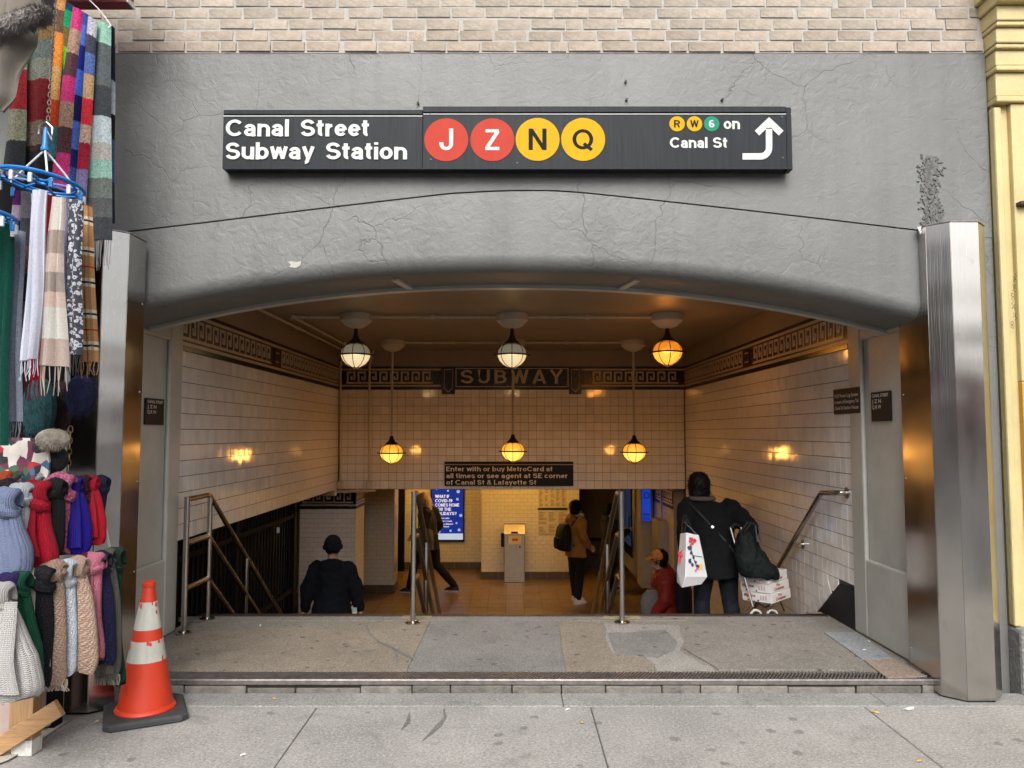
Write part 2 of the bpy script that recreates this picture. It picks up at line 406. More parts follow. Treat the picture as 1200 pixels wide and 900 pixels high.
# grotesque bold lettering drawn as strokes: (points) centre lines on a unit cap height
def _A(cx, cy, rx, ry, a0, a1, n=14): return [(cx + rx * cos(radians(a0 + (a1 - a0) * i / n)), cy + ry * sin(radians(a0 + (a1 - a0) * i / n))) for i in range(n + 1)]
_S = _A(.36, .705, .25, .195, 12, 270, 18)[:-1] + _A(.37, .30, .27, .205, 90, -168, 18)
GLY = {
 'n': (.64, [[(.1, 0), (.1, .74)], [(.1, .36)] + _A(.32, .42, .22, .22, 175, 0) + [(.54, 0)]]), 'h': (.64, [[(.1, 0), (.1, 1)], [(.1, .36)] + _A(.32, .42, .22, .22, 175, 0) + [(.54, 0)]]),
 'm': (.96, [[(.1, 0), (.1, .74)], [(.1, .38)] + _A(.29, .44, .19, .20, 175, 0) + [(.48, 0)], [(.48, .38)] + _A(.67, .44, .19, .20, 175, 0) + [(.86, 0)]]),
 'u': (.64, [[(.54, 0), (.54, .74)], [(.1, .74)] + _A(.32, .32, .22, .22, 180, 355) + [(.54, .38)]]),
 'a': (.60, [[(.105, .50)] + _A(.29, .47, .185, .17, 165, 0) + [(.475, .12), (.50, 0)], [(.475, .42), (.28, .385)] + _A(.255, .245, .155, .145, 90, 270) + [(.34, .105), (.475, .22)]]),
 'e': (.62, [_A(.31, .37, .215, .27, 0, 322, 24), [(.10, .375), (.525, .375)]]), 'o': (.65, [_A(.325, .37, .225, .27, 0, 360, 26)]), 'c': (.60, [_A(.31, .37, .215, .27, 42, 318, 22)]),
 'l': (.2, [[(.1, 0), (.1, 1)]]), 'i': (.2, [[(.1, 0), (.1, .74)], [(.1, .86), (.1, 1)]]),
 't': (.38, [[(.17, .94), (.17, .24)] + _A(.29, .22, .12, .12, 180, 275), [(0, .665), (.36, .665)]]), 'f': (.38, [[(.17, 0), (.17, .74)] + _A(.30, .76, .13, .14, 180, 85), [(0, .665), (.36, .665)]]),
 'r': (.40, [[(.1, 0), (.1, .74)], [(.1, .34)] + _A(.37, .37, .27, .27, 175, 95)]),
 'b': (.66, [[(.1, 0), (.1, 1)], _A(.335, .37, .225, .27, 0, 360, 26)]), 'd': (.66, [[(.56, 0), (.56, 1)], _A(.325, .37, .225, .27, 0, 360, 26)]),
 'g': (.66, [[(.56, .74), (.56, .0)] + _A(.33, -.02, .23, .18, 0, -160), _A(.325, .37, .225, .27, 0, 360, 26)]),
 'w': (.88, [[(.08, .76), (.25, .04)], [(.23, .04), (.44, .72)], [(.44, .72), (.65, .04)], [(.63, .04), (.80, .76)]]),
 'y': (.60, [[(.07, .76), (.31, .06)], [(.54, .76), (.29, .0)] + _A(.15, .0, .13, .17, 0, -95, 6)]),
 's': (.56, [[(x * .78, y * .74) for x, y in _S]]), 'S': (.74, [_S]),
 'C': (.86, [_A(.46, .5, .36, .40, 40, 320, 28)]), 'J': (.60, [[(.48, 1), (.48, .32)] + _A(.28, .31, .20, .21, 0, -180) + [(.08, .38)]]),
 'Z': (.68, [[(.06, .9), (.60, .9)], [(.56, .88), (.11, .12)], [(.05, .1), (.62, .1)]]), 'N': (.74, [[(.1, 0), (.1, 1)], [(.64, 0), (.64, 1)], [(.11, .97), (.63, .03)]]),
 'Q': (.92, [_A(.46, .5, .36, .40, 0, 360, 30), [(.50, .30), (.84, .0)]]), 'R': (.74, [[(.1, 0), (.1, 1)], [(.1, .9), (.38, .9)] + _A(.40, .695, .21, .205, 90, -90) + [(.1, .49)], [(.40, .49), (.60, .0)]]),
 'W': (1.0, [[(.08, 1), (.29, .02)], [(.28, .02), (.50, .98)], [(.50, .98), (.72, .02)], [(.71, .02), (.92, 1)]]),
 '6': (.60, [_A(.31, .31, .20, .215, 0, 360, 24), _A(.36, .52, .25, .38, 60, 180) + [(.11, .31)]]),
 'U': (.74, [[(.1, 1), (.1, .36)] + _A(.36, .36, .26, .26, 180, 360) + [(.62, 1)]]),
 'B': (.72, [[(.1, 0), (.1, 1)], [(.1, .9), (.36, .9)] + _A(.36, .715, .20, .185, 90, -90) + [(.1, .53)], [(.36, .53)] + _A(.38, .315, .23, .215, 90, -90) + [(.1, .1)]]),
 'A': (.78, [[(.08, 0), (.39, .98)], [(.39, .98), (.70, 0)], [(.20, .27), (.58, .27)]]), 'Y': (.72, [[(.06, 1), (.36, .46)], [(.66, 1), (.36, .46)], [(.36, .5), (.36, 0)]]),
 'M': (.86, [[(.1, 0), (.1, 1)], [(.76, 0), (.76, 1)], [(.11, .97), (.43, .08)], [(.43, .08), (.75, .97)]]), 'L': (.58, [[(.1, 0), (.1, 1)], [(.1, .1), (.56, .1)]]),
 'E': (.64, [[(.1, 0), (.1, 1)], [(.1, .9), (.60, .9)], [(.1, .52), (.54, .52)], [(.1, .1), (.61, .1)]]),
 'H': (.74, [[(.1, 0), (.1, 1)], [(.64, 0), (.64, 1)], [(.1, .52), (.64, .52)]]), 'T': (.62, [[(0, .9), (.62, .9)], [(.31, 0), (.31, .9)]]), 'I': (.2, [[(.1, 0), (.1, 1)]]), 'O': (.92, [_A(.46, .5, .36, .40, 0, 360, 26)]),
 'F': (.60, [[(.1, 0), (.1, 1)], [(.1, .9), (.58, .9)], [(.1, .5), (.52, .5)]]), 'V': (.72, [[(.07, 1), (.36, .02)], [(.65, 1), (.36, .02)]]), 'D': (.76, [[(.1, 0), (.1, 1)], [(.1, .9), (.32, .9)] + _A(.32, .5, .34, .40, 90, -90) + [(.1, .1)]]),
 '1': (.40, [[(.06, .76), (.26, .92)], [(.28, 0), (.28, 1)]]), '9': (.60, [_A(.29, .69, .20, .215, 0, 360, 24), _A(.24, .48, .25, .38, -120, 0) + [(.49, .69)]]), '?': (.58, [_A(.30, .69, .20, .21, 165, -50) + [(.31, .42), (.31, .27)], [(.31, 0), (.31, .16)]]), '-': (.34, [[(0, .42), (.34, .42)]]),
 '&': (.78, [[(.72, .02), (.24, .62)] + _A(.37, .76, .15, .14, 200, -40, 12) + [(.16, .38)] + _A(.31, .28, .22, .19, 150, 340, 12) + [(.62, .46)]]),
}
def stext(name, s, mat, parent, org, width, cap, depth=.002, weight=.2, gap=.075, anchor='l', u=(1, 0, 0), v=(0, 0, 1)):
    """stroke lettering in the plane spanned by u, v; fitted to width"""
    polys = []; x = 0
    for ch in s:
        if ch == ' ': x += .30; continue
        adv, strokes = GLY[ch]
        for st_ in strokes:
            polys.append([(px + x, py) for px, py in st_])
        x += adv + gap
    x0 = min(p[0] for q in polys for p in q) - weight / 2; x1 = max(p[0] for q in polys for p in q) + weight / 2
    kx = (width / (x1 - x0)) if width else cap
    u, v, org = Vector(u), Vector(v), Vector(org); n = u.cross(v); m = MB()
    if anchor == 'c': org = org - u * (x1 - x0) * kx / 2
    for qi, q in enumerate(polys):
        closed = (q[0][0] - q[-1][0]) ** 2 + (q[0][1] - q[-1][1]) ** 2 < 1e-8
        L_, R_2 = [], []
        K_ = len(q)
        for i in range(K_):
            pa = q[i - 1] if i else (q[-2] if closed else None); pb = q[(i + 1)] if i < K_ - 1 else (q[1] if closed else None); p = q[i]
            ds = []
            for a_, b_ in ((pa, p), (p, pb)):
                if a_ is None or b_ is None: continue
                dx, dy = b_[0] - a_[0], b_[1] - a_[1]; ln = sqrt(dx * dx + dy * dy) or 1; ds.append((dx / ln, dy / ln))
            dx = sum(d[0] for d in ds); dy = sum(d[1] for d in ds); ln = sqrt(dx * dx + dy * dy) or 1; dx, dy = dx / ln, dy / ln
            cs = max(.5, dx * ds[0][0] + dy * ds[0][1]); h = weight / 2 / cs
            # horizontal strokes a little thinner, as in grotesques
            h *= 1 - .14 * abs(dx)
            L_.append((p[0] - dy * h, p[1] + dx * h)); R_2.append((p[0] + dy * h, p[1] - dx * h))
        dd = depth + .00004 * (qi % 7)
        pts = [org + u * ((a_ - x0) * kx) + v * (b_ * cap) + n * dd for a_, b_ in L_ + R_2]
        m.add(pts, [(i, i + 1, K_ + i + 1, K_ + i) for i in range(K_ - 1)])
    return m.build(name, mat, parent, fix=False)
def remeshed(mb, name, mats, parent, voxel=0.014, smooth_it=4, wrinkle=0.0, wscale=9.0, assign=None, factor=0.6):
    o = mb.build(name, mats, parent)
    r = o.modifiers.new('r', 'REMESH'); r.mode = 'VOXEL'; r.voxel_size = voxel
    sm = o.modifiers.new('s', 'SMOOTH'); sm.factor = factor; sm.iterations = smooth_it
    dg = bpy.context.evaluated_depsgraph_get()
    me = bpy.data.meshes.new_from_object(o.evaluated_get(dg))
    o.modifiers.clear(); old = o.data; o.data = me; bpy.data.meshes.remove(old); me.name = name
    me.materials.clear()
    for q in (mats if isinstance(mats, (list, tuple)) else [mats]): me.materials.append(q)
    pl = wloc(parent)
    if wrinkle:
        nv = [Vector(v.normal) for v in me.vertices]
        for v, n in zip(me.vertices, nv):
            p = (v.co + pl) * wscale
            w = noise.noise(Vector((p.x, p.y, p.z * 0.55))) + 0.5 * noise.noise(p * 2.3)
            v.co += n * w * wrinkle
    if assign:
        for f in me.polygons: f.material_index = assign(f.center + pl)
    me.polygons.foreach_set('use_smooth', [True] * len(me.polygons)); me.update()
    return o
# ------------------------------------------------------------------ common materials
STUCCO = stucco_mat()
STEEL = steel_mat()
RAILSTEEL = M('handrail steel', (0.45, 0.43, 0.40), 0.25, 1.0, 0.1, 12, 0.05, 200)
SIDEWALK = concrete_mat('sidewalk concrete', (0.215, 0.203, 0.188), (0.28, 0.266, 0.248), 0.5)
STRIP = concrete_mat('kerb strip concrete', (0.16, 0.152, 0.142), (0.24, 0.23, 0.215), 0.3)
LAND = concrete_mat('landing concrete', (0.13, 0.117, 0.10), (0.185, 0.168, 0.146), 0.85, gs=7.0)
LAND2 = concrete_mat('landing tan patch', (0.135, 0.112, 0.085), (0.205, 0.172, 0.132), 0.95, gs=8.0)
LAND3 = concrete_mat('landing grey patch', (0.118, 0.111, 0.102), (0.172, 0.163, 0.152), 0.8, gs=6.5)
LAND4 = concrete_mat('landing pale mortar', (0.17, 0.157, 0.138), (0.255, 0.238, 0.212), 0.5)
LAND5 = concrete_mat('landing blue grey patch', (0.165, 0.17, 0.18), (0.22, 0.226, 0.235), 0.3)
RUST = concrete_mat('landing rust stained patch', (0.19, 0.14, 0.105), (0.25, 0.19, 0.15), 0.5)
STONE = M('kerb stone', (0.15, 0.138, 0.12), 0.85, var=0.35, vs=9, bmp=0.8, bs=40, rand=0.25, bd=0.012, world=True)
IRON = M('cast iron', (0.055, 0.042, 0.038), 0.5, 0.6, 0.3, 25, 0.3, 90)
IRONEDGE = M('worn iron edge', (0.24, 0.215, 0.205), 0.38, 0.7, 0.3, 20, 0.2, 90)
PILLAR = M('grey pillar paint', (0.40, 0.395, 0.36), 0.42, var=0.12, vs=3, bmp=0.35, bs=30, world=True, bd=0.006)
BLACK = M('black enamel', (0.012, 0.012, 0.014), 0.5, var=0.3, vs=10, spec=0.2)
SIGNBLACK = M('sign charcoal', (0.015, 0.0175, 0.021), 0.45, spec=0.15, var=0.35, vs=3, scale=(14, 1, 0.6), bmp=0.15, bs=20, rvar=0.1)
WHITEP = M('white sign print', (0.55, 0.55, 0.52), 0.5, var=0.05, vs=30, spec=0.2)
CREAM = M('cream print', (0.55, 0.47, 0.38), 0.5, var=0.08, vs=30)
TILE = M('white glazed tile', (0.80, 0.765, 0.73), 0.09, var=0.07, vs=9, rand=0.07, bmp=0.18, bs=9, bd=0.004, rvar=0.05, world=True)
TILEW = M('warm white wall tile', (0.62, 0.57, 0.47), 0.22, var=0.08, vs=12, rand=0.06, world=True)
GROUT = M('brown grout', (0.10, 0.075, 0.055), 0.9, var=0.3, vs=20, world=True)
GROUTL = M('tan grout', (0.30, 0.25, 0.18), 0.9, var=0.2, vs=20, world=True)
PLASTER = M('cream ceiling paint', (0.25, 0.205, 0.145), 0.45, var=0.09, vs=2.2, bmp=0.25, bs=7, world=True, bd=0.01)
PIPEPAINT = M('cream pipe paint', (0.50, 0.45, 0.36), 0.4, var=0.15, vs=14)
MAROON = M('maroon mosaic', (0.035, 0.016, 0.015), 0.3, var=0.35, vs=60, rand=0.15)
BLACKTILE = M('black mosaic', (0.014, 0.012, 0.012), 0.25, var=0.4, vs=60)
CREAMTILE = M('cream mosaic', (0.47, 0.385, 0.285), 0.35, var=0.2, vs=60)
BROWNTILE = M('quarry floor tile', (0.19, 0.115, 0.042), 0.32, var=0.15, vs=5, rand=0.12, rvar=0.12, world=True)
BASETILE = M('brown base tile', (0.085, 0.058, 0.035), 0.4, var=0.25, vs=8, rand=0.15, world=True)
DARKWALL = M('dark corridor paint', (0.16, 0.115, 0.065), 0.55, var=0.15, vs=3)
DEEPBLACK = M('black metal and painted shade', (0.004, 0.004, 0.0045), 0.6, var=0.4, vs=14, spec=0.12)  # black metal; on the side passage surfaces it stands in for shade
ASPHALT = M('asphalt', (0.05, 0.05, 0.052), 0.9, var=0.2, vs=2, bmp=0.4, bs=120, world=True)
cu = bpy.data.curves.new('h', 'FONT'); cu.body = 'H'
to = bpy.data.objects.new('h', cu); C.objects.link(to)
CAPH = to.evaluated_get(bpy.context.evaluated_depsgraph_get()).dimensions.y
bpy.data.objects.remove(to)

XL, XR, YB = -2.65, 2.65, 11.75          # stair well side walls and lintel wall
ZC = 2.86                                # stair well ceiling
ZF = -1.30                               # mezzanine floor
ZL = 0.74                                # underside of lintel and of left wall
LZ = 0.085                               # landing level
YF = 4.90                                # facade plane

# ------------------------------------------------------------------ ground, sidewalk, landing, stairs
g = MB()          # ground to the horizon, with the stair well left open
for x0, x1, y0, y1 in ((-900, 900, -900, 4.85), (-900, -7, 4.85, 900), (5, 900, 4.85, 900), (-7, 5, 18.6, 900)):
    g.box(x0, x1, y0, y1, -0.30, -0.14)
tag(g.build('ground', ASPHALT), kind='structure')
sw = tag(MB().box(-12, 12, 1.2, 4.838, -0.135, -0.012).build('sidewalk', M('joint dirt', (0.12, 0.11, 0.10), 0.95, var=0.3, vs=12, world=True)), kind='structure')
xs = [-1.14 + 1.6 * k for k in range(-5, 6)]
rows = [(1.5, 3.02), (3.026, 4.605)]
for r, (y0, y1) in enumerate(rows):
    for a, b in zip(xs[:-1], xs[1:]):
        boxobj('paving_slab', SIDEWALK, sw, a + 0.0028, b - 0.0028, y0, y1, -0.1, random.uniform(-0.002, 0.0005), bevel=0.006)
for a, b in ((-9, -2.0), (-1.996, 0.3), (0.304, 2.2), (2.204, 9)):
    boxobj('kerb_strip', STRIP, sw, a, b, 4.612, 4.834, -0.1, 0.002, bevel=0.006)

land = tag(MB().box(-2.62, 2.72, 5.0, 6.52, -0.10, LZ - 0.006).build('landing', LAND), kind='structure')
def poly_patch(name, mat, pxs, z):
    pts = [PZ(x, y, z) for x, y in pxs]
    return MB().prism([(p.x, p.y) for p in pts], lambda u, v, n: Vector((u, v, n)), z - 0.01, z).build(name, mat, land)
def rough_edge(pts, amp=2.0, step=14):
    out = []
    for i, (a, b) in enumerate(zip(pts, pts[1:] + pts[:1])):
        n = max(1, int(sqrt((a[0]-b[0])**2 + (a[1]-b[1])**2) / step))
        for k in range(n):
            t = k / n; j = amp if k else 0
            out.append((a[0] + (b[0]-a[0]) * t + random.uniform(-j, j), a[1] + (b[1]-a[1]) * t + random.uniform(-j, j) * 0.4))
    return out
poly_patch('concrete_panel', LAND2, [(212, 741), (476, 727.5), (504, 727.5), (476, 786.5), (192, 786.5)], LZ - 0.001)
poly_patch('concrete_panel', LAND3, [(506, 725), (652, 725), (662, 786.5), (478, 786.5)], LZ - 0.002)
poly_patch('concrete_panel', LAND2, rough_edge([(654, 728), (705, 728), (716, 768), (752, 768), (768, 778), (766, 786.5), (664, 786.5)], 1.0), LZ - 0.001)
poly_patch('mortar_patch', LAND4, rough_edge([(707, 729), (796, 733), (802, 752), (796, 762), (838, 786), (770, 786), (754, 766), (718, 766)], 3.0, 8), LZ - 0.003)
poly_patch('concrete_panel', LAND3, rough_edge([(712, 742), (780, 738), (794, 752), (790, 762), (770, 771), (722, 766)], 2.0, 10), LZ + 0.000)
poly_patch('concrete_panel', LAND, rough_edge([(806, 727), (942, 727), (990, 760), (1004, 784), (842, 784), (802, 760)], 1.2), LZ + 0.001)
poly_patch('concrete_panel', LAND5, [(966, 741), (1004, 741), (1046, 771), (1010, 772)], LZ + 0.001)
poly_patch('rust_patch', RUST, rough_edge([(1012, 773), (1048, 772), (1086, 792), (1040, 794)], 1.0), LZ + 0.0015)
poly_patch('concrete_panel', LAND, [(209, 722.4), (955, 722.4), (955, 727), (209, 727)], LZ - 0.0005)
YELLOWW = M('worn yellow paint', (0.24, 0.195, 0.10), 0.8, var=0.4, vs=14, world=True)
for a in ([(472, 721.6), (506, 721.6), (506, 724), (471, 724)], [(708, 721.6), (748, 721.6), (752, 724.5), (706, 724.5)], [(945, 717), (962, 717), (966, 720.5), (948, 720.5)]):
    poly_patch('worn_paint_mark', YELLOWW, rough_edge(a, 0.8, 5), LZ + 0.003)
def stain(pts, w, z, par, mat):
    q = [PZ(a, b, z) for a, b in pts]; rs = random.Random(int(pts[0][0])); left, right = [], []
    for i, p in enumerate(q):
        d = (q[min(i + 1, len(q) - 1)] - q[max(i - 1, 0)]).normalized(); n_ = Vector((-d.y, d.x, 0)); ww = w * rs.uniform(.4, 1.2) * (0.25 if i in (0, len(q) - 1) else 1)
        left.append(p + n_ * ww); right.append(p - n_ * ww)
    m = MB(); k = len(q); m.add(left + right, [(i, i + 1, k + i + 1, k + i) for i in range(k - 1)])
    m.build('stain', mat, par, fix=False)
STAIN = concrete_mat('damp stain', (0.105, 0.097, 0.088), (0.145, 0.135, 0.122), 0.2)
def wander(a, b, n, s, j=5):
    rs = random.Random(s); return [(a[0] + (b[0] - a[0]) * i / n + rs.uniform(-j, j), a[1] + (b[1] - a[1]) * i / n + rs.uniform(-1.5, 1.5)) for i in range(n + 1)]
stain([(429, 732), (433, 742), (444, 752), (458, 758), (474, 766), (486, 774)], .022, LZ + .0018, land, STAIN)
stain([(462, 760), (465, 768), (466, 778)], .018, LZ + .0022, land, STAIN)
stain([(520, 831), (522, 840), (514, 850), (506, 858), (495, 868)], .016, .0022, sw, STAIN)
stain([(480, 834), (478, 846), (470, 855)], .012, .0022, sw, STAIN)
# iron threshold strip with slanting ribs
edge = MB(); edge.box(-2.26, 2.66, 4.842, 4.868, 0.045, LZ - 0.004); edge.build('threshold_edge', IRONEDGE, land, bevel=0.006)
MB().box(-2.26, 2.66, 4.868, 4.998, 0.0, LZ - 0.02).build('threshold_bed', IRON, land)
rib = MB().bar((0, 0, 0), (0.03, 0.062, 0), 0.007, 0.016).mesh('threshold_rib'); rib.materials.append(IRONEDGE)
far = MB()
nr = 0
for k in range(214):
    x = -2.24 + k * 0.0228
    far.bar((x, 4.870, LZ - 0.012), (x + 0.075, 4.997, LZ - 0.012), 0.0085, 0.018)
tag(far.build('threshold_rib', IRONEDGE, land), kind='stuff')
x = -2.3
while x < 2.66:
    w = random.uniform(0.22, 0.42); x1 = min(x + w, 2.66)
    d = random.choice((0, 0, 0.004, 0.012, 0.018))
    b = MB().box(x + 0.003, x1 - 0.003, 4.845 + d, 4.93, -0.02, 0.043 - d * 1.1); o = b.build('kerb_stone', STONE, land, bevel=0.008)
    x = x1
st = tag(MB().box(-2.6, 2.62, 6.40, 6.44, -1.3, 0.0).build('stairs', LAND3), kind='structure')
NS, TR = 8, 0.248; RS = (LZ - ZF) / NS
for i in range(NS):
    y0 = 6.523 + i * TR; z1 = LZ - i * RS - RS * (1 if i else 1)
    if i < NS - 1:
        boxobj('step', LAND3, st, -2.6, 2.63, y0, y0 + TR + 0.02, z1 - 0.5, z1)
        boxobj('step_nosing', IRON, st, -2.55, 2.58, y0 + TR - 0.045, y0 + TR + 0.024, z1 + 0.001, z1 + 0.006)
boxobj('landing_nosing', IRON, land, -2.6, 2.62, 6.475, 6.535, LZ - 0.03, LZ + 0.003)

# ------------------------------------------------------------------ the grey building front
fac = thing('building_front', 'grey painted stucco building front with shallow arch over the stair entrance', 'building', (0, YF, 0))
RIDGE = [(-6, 2.68), (-3.6, 2.76), (-2.62, 2.872), (-2.0, 2.945), (-1.4, 3.02), (-0.8, 3.092), (-0.4, 3.138), (-0.2, 3.15), (0, 3.158), (0.25, 3.158), (0.45, 3.145), (0.9, 3.097), (1.5, 3.03), (2.1, 2.96), (2.72, 2.884), (3.11, 2.84)]
def interp(t, tab):
    for (a, b), (c, d) in zip(tab[:-1], tab[1:]):
        if a <= t <= c: return b + (d - b) * (t - a) / (c - a)
    return tab[0][1] if t < tab[0][0] else tab[-1][1]
def soffit(x): return 2.64 - 0.275 * abs(x / 2.45) ** 2.2
XS = [-6, -4.5, -3.6] + [-2.62 + 5.34 * k / 48 for k in range(49)] + [3.108]
rings = []
for x in XS:
    z = interp(x, RIDGE) + 0.017
    rings.append([Vector((x, YF, z)), Vector((x, YF, 4.085)), Vector((x, 5.35, 4.085)), Vector((x, 5.35, z))])
MB().loft(rings).build('stucco_wall', STUCCO, fac)
rings = []
for k in range(61):
    x = -2.62 + 5.34 * k / 60
    zr, zb = interp(x, RIDGE) - 0.002, soffit(x)
    e = min(1, (x + 2.62) / 0.10, (2.72 - x) / 0.10)
    r = 0.10
    prof = [(YF - 0.0, zr + 0.004), (YF - 0.045, zr - 0.006)]
    for q in range(9):
        a = q / 8 * pi / 2
        prof.append((YF - 0.05 + r - r * cos(a), zb + r - r * sin(a)))
    prof += [(5.44, zb), (5.5, zb + 0.03), (5.5, 3.0)]
    rings.append([Vector((x, y, z)) for y, z in prof])
MB().loft(rings).build('arch_beam', STUCCO, fac, smooth=True)
# thin rib behind the beam and two short cross beams in the soffit
rings = []
for k in range(41):
    x = -2.55 + 5.2 * k / 40; zb = soffit(x)
    rings.append([Vector((x, y, z)) for y, z in ((5.36, zb - 0.0), (5.36, zb - 0.022), (5.44, zb - 0.022), (5.44, zb))])
MB().loft(rings).build('soffit_rib', PILLAR, fac)
for x in (-0.74, 0.79):
    MB().bar((x * 1.05, 5.04, soffit(x) - 0.004), (x * 0.97, 5.36, soffit(x) - 0.004), 0.05, 0.02).build('soffit_batten', PILLAR, fac)
MB().box(-6, -2.63, YF + 0.003, 5.35, -0.1, 2.70).build('side_wall', STUCCO, fac)
MB().box(2.68, 3.108, YF + 0.003, 5.35, -0.1, 2.90).build('side_wall', STUCCO, fac)
# paint chip, rough patch, anchors
def fp(px, py, y=YF): return P(px, py, y)
def flake(name, mat, pts, y, th):
    ps = [fp(a, b, y) for a, b in pts]
    return MB().prism([(p.x, p.z) for p in ps], lambda u, v, n: Vector((u, n, v)), y + 0.01, y - th).build(name, mat, fac)
flake('paint_chip', M('bare plaster', (0.38, 0.36, 0.33), 0.9, var=0.1, vs=30), [(337, 307), (341, 306), (347, 307), (353, 306), (352, 311), (347, 314), (339, 313), (341, 310)], YF - 0.05, 0.002)
random.seed(12)
rp = MB()
for k in range(520):
    t = random.random(); py = 186 + t * 84
    cx = 1092 - 4 * sin(t * 5) - (8 * max(0, t - 0.6)); hw = 10 + 8 * max(0, t - 0.55)
    p = fp(cx + max(-1.9, min(1.9, random.gauss(0, .55))) * hw, py + random.gauss(0, 3)); s = random.uniform(0.006, 0.014)
    T = Matrix.Translation(p) @ Matrix.Rotation(random.uniform(0, 3), 4, 'Y') @ Matrix.Rotation(random.uniform(-0.6, 0.6), 4, 'X')
    rp.box(-s, s, -0.008, 0.012, -s * 0.5, s * 0.5, 0, T)
tag(rp.build('rough_render_patch', M('rough render', (0.135, 0.132, 0.124), 0.9, var=0.4, vs=30, world=True), fac), kind='stuff')
for px, py in ((490, 121), (733, 96), (734, 117), (846, 117), (602, 285), (1050, 268)):
    p = fp(px, py); MB().tube([p + Vector((0, 0.01, 0)), p + Vector((0, -0.02, -0.004))], 0.008, 8).build('wall_anchor', IRON, fac)
# bricks
brick_a = MB().box(-0.105, 0.105, -0.05, 0.05, -0.0315, 0.0315)
BRICKM = M('beige brick', (0.325, 0.278, 0.225), 0.9, var=0.22, vs=14, bmp=0.7, bs=45, rand=0.14, bd=0.008, scale=(1, 1, 1))
BRICKS = M('salmon brick', (0.325, 0.268, 0.216), 0.9, var=0.20, vs=14, bmp=0.7, bs=45, rand=0.13, bd=0.008)
MORTAR = M('pale mortar', (0.37, 0.35, 0.32), 0.95, var=0.15, vs=25, bmp=0.6, bs=60, world=True)
meshes = []
for q, mm in enumerate((BRICKM, BRICKS)):
    for k in range(4):
        b = MB().box(-0.105, 0.105, -0.05, 0.05, -0.0312, 0.0312)
        for v in b.v: v += Vector((random.uniform(-.004, .004), random.uniform(-.003, .003), random.uniform(-.003, .003)))
        me = b.mesh('brick'); me.materials.append(mm); meshes.append(me)
MB().box(-6, 3.10, YF - 0.001, 5.3, 4.088, 9.0).build('mortar_bed', MORTAR, fac)
for r in range(7):
    z = 4.088 + 0.040 + r * 0.0765
    off = (r % 2) * 0.11 + random.uniform(-0.02, 0.02)
    x = -3.05 + off
    while x < 3.05:
        half = random.random() < 0.08
        L2 = min(0.10 if half else 0.215, 3.092 - x)
        xc = x + L2 / 2
        if xc + L2 / 2 < 3.10:
            y = YF + 0.05 - 0.0055 + random.uniform(-0.0025, 0.002) - (0.006 if r < 1 else 0)
            me = meshes[random.randrange(4) + (4 if r < 2 else 0)]
            inst('brick', me, fac, (xc, y, z + random.uniform(-.003, .003)), (0, random.uniform(-.006, .006), random.uniform(-.006, .006)), (L2 / 0.215, 1, 1))
        x += L2 + 0.011 + (random.uniform(0, 0.02) if random.random() < 0.1 else 0)
for sg, x0, x1 in ((-1, -3.3, -2.58), (1, 2.632, 3.3)):          # pillars flanking the stairs
    face = x1 if sg < 0 else x0
    nm = fac
    MB().box(min(face, face + sg * 0.6) if sg > 0 else x0, (face + 0.6) if sg > 0 else face - 0.035, 5.0, 6.0, -0.3, ZC).build('pillar_core', PILLAR, fac) if sg < 0 else MB().box(face + 0.035, face + 0.6, 5.0, 6.0, -0.3, ZC).build('pillar_core', PILLAR, fac)
    def jam(y0, y1, z0, z1, n):
        a, b = sorted((face, face + sg * 0.034))
        MB().box(a, b, y0, y1, z0, z1).build(n, PILLAR, fac, bevel=0.014)
    jam(5.79, 6.003, LZ, 2.62, 'pillar_edge'); jam(5.02, 5.787, LZ, 0.66, 'pillar_plinth'); jam(5.02, 5.787, 2.30, 2.62, 'pillar_head')

# ------------------------------------------------------------------ yellow building at the right
yb = thing('yellow_building', 'pale yellow painted pilaster with stepped mouldings and granite base, next door', 'building', (3.5, 4.9, 0))
YEL = M('pale yellow paint', (0.50, 0.41, 0.195), 0.55, var=0.10, vs=4, bmp=0.5, bs=35, world=True, bd=0.006)
YEL2 = M('deeper yellow touch up paint', (0.48, 0.285, 0.05), 0.55, var=0.08, vs=4, bmp=0.4, bs=35, world=True, bd=0.006)
GRAN = M('rough granite', (0.20, 0.195, 0.185), 0.85, var=0.35, vs=50, bmp=0.8, bs=55, world=True, bd=0.01)
MB().box(3.125, 6, 4.87, 5.6, 0.38, 9).build('wall', YEL, yb)
MB().box(3.112, 3.16, 4.835, 4.9, 0.40, 3.70).build('edge_bead', YEL, yb, bevel=0.012)
MB().box(3.215, 6, 4.83, 4.9, 0.46, 1.00).build('pilaster_panel', YEL, yb, bevel=0.01)
MB().box(3.215, 6, 4.83, 4.9, 1.0, 1.92).build('pilaster_panel', YEL2, yb, bevel=0.006)
MB().box(3.215, 6, 4.83, 4.9, 1.92, 3.72).build('pilaster_panel', YEL, yb, bevel=0.01)
MB().box(3.112, 6, 4.78, 5.2, -0.1, 0.395).build('granite_base', GRAN, yb, bevel=0.02)
for z0, z1, pr in ((3.72, 3.76, 0.045), (3.76, 3.92, 0.03), (3.92, 3.955, 0.06), (3.955, 4.06, 0.05), (4.06, 4.09, 0.075), (4.09, 4.19, 0.085), (4.19, 4.22, 0.11), (4.22, 4.32, 0.12), (4.32, 4.40, 0.17), (4.40, 4.60, 0.24), (4.60, 4.75, 0.34)):
    MB().box(3.13 - pr * 0.35, 6, 4.85 - pr, 5.2, z0 + 0.001, z1 - 0.001).build('moulding', YEL, yb, bevel=0.008)
pb = P(1196, 240, 4.83); MB().box(pb.x - 0.03, pb.x + 0.05, 4.78, 4.84, pb.z - 0.012, pb.z + 0.012).build('bracket', IRON, yb, bevel=0.003)
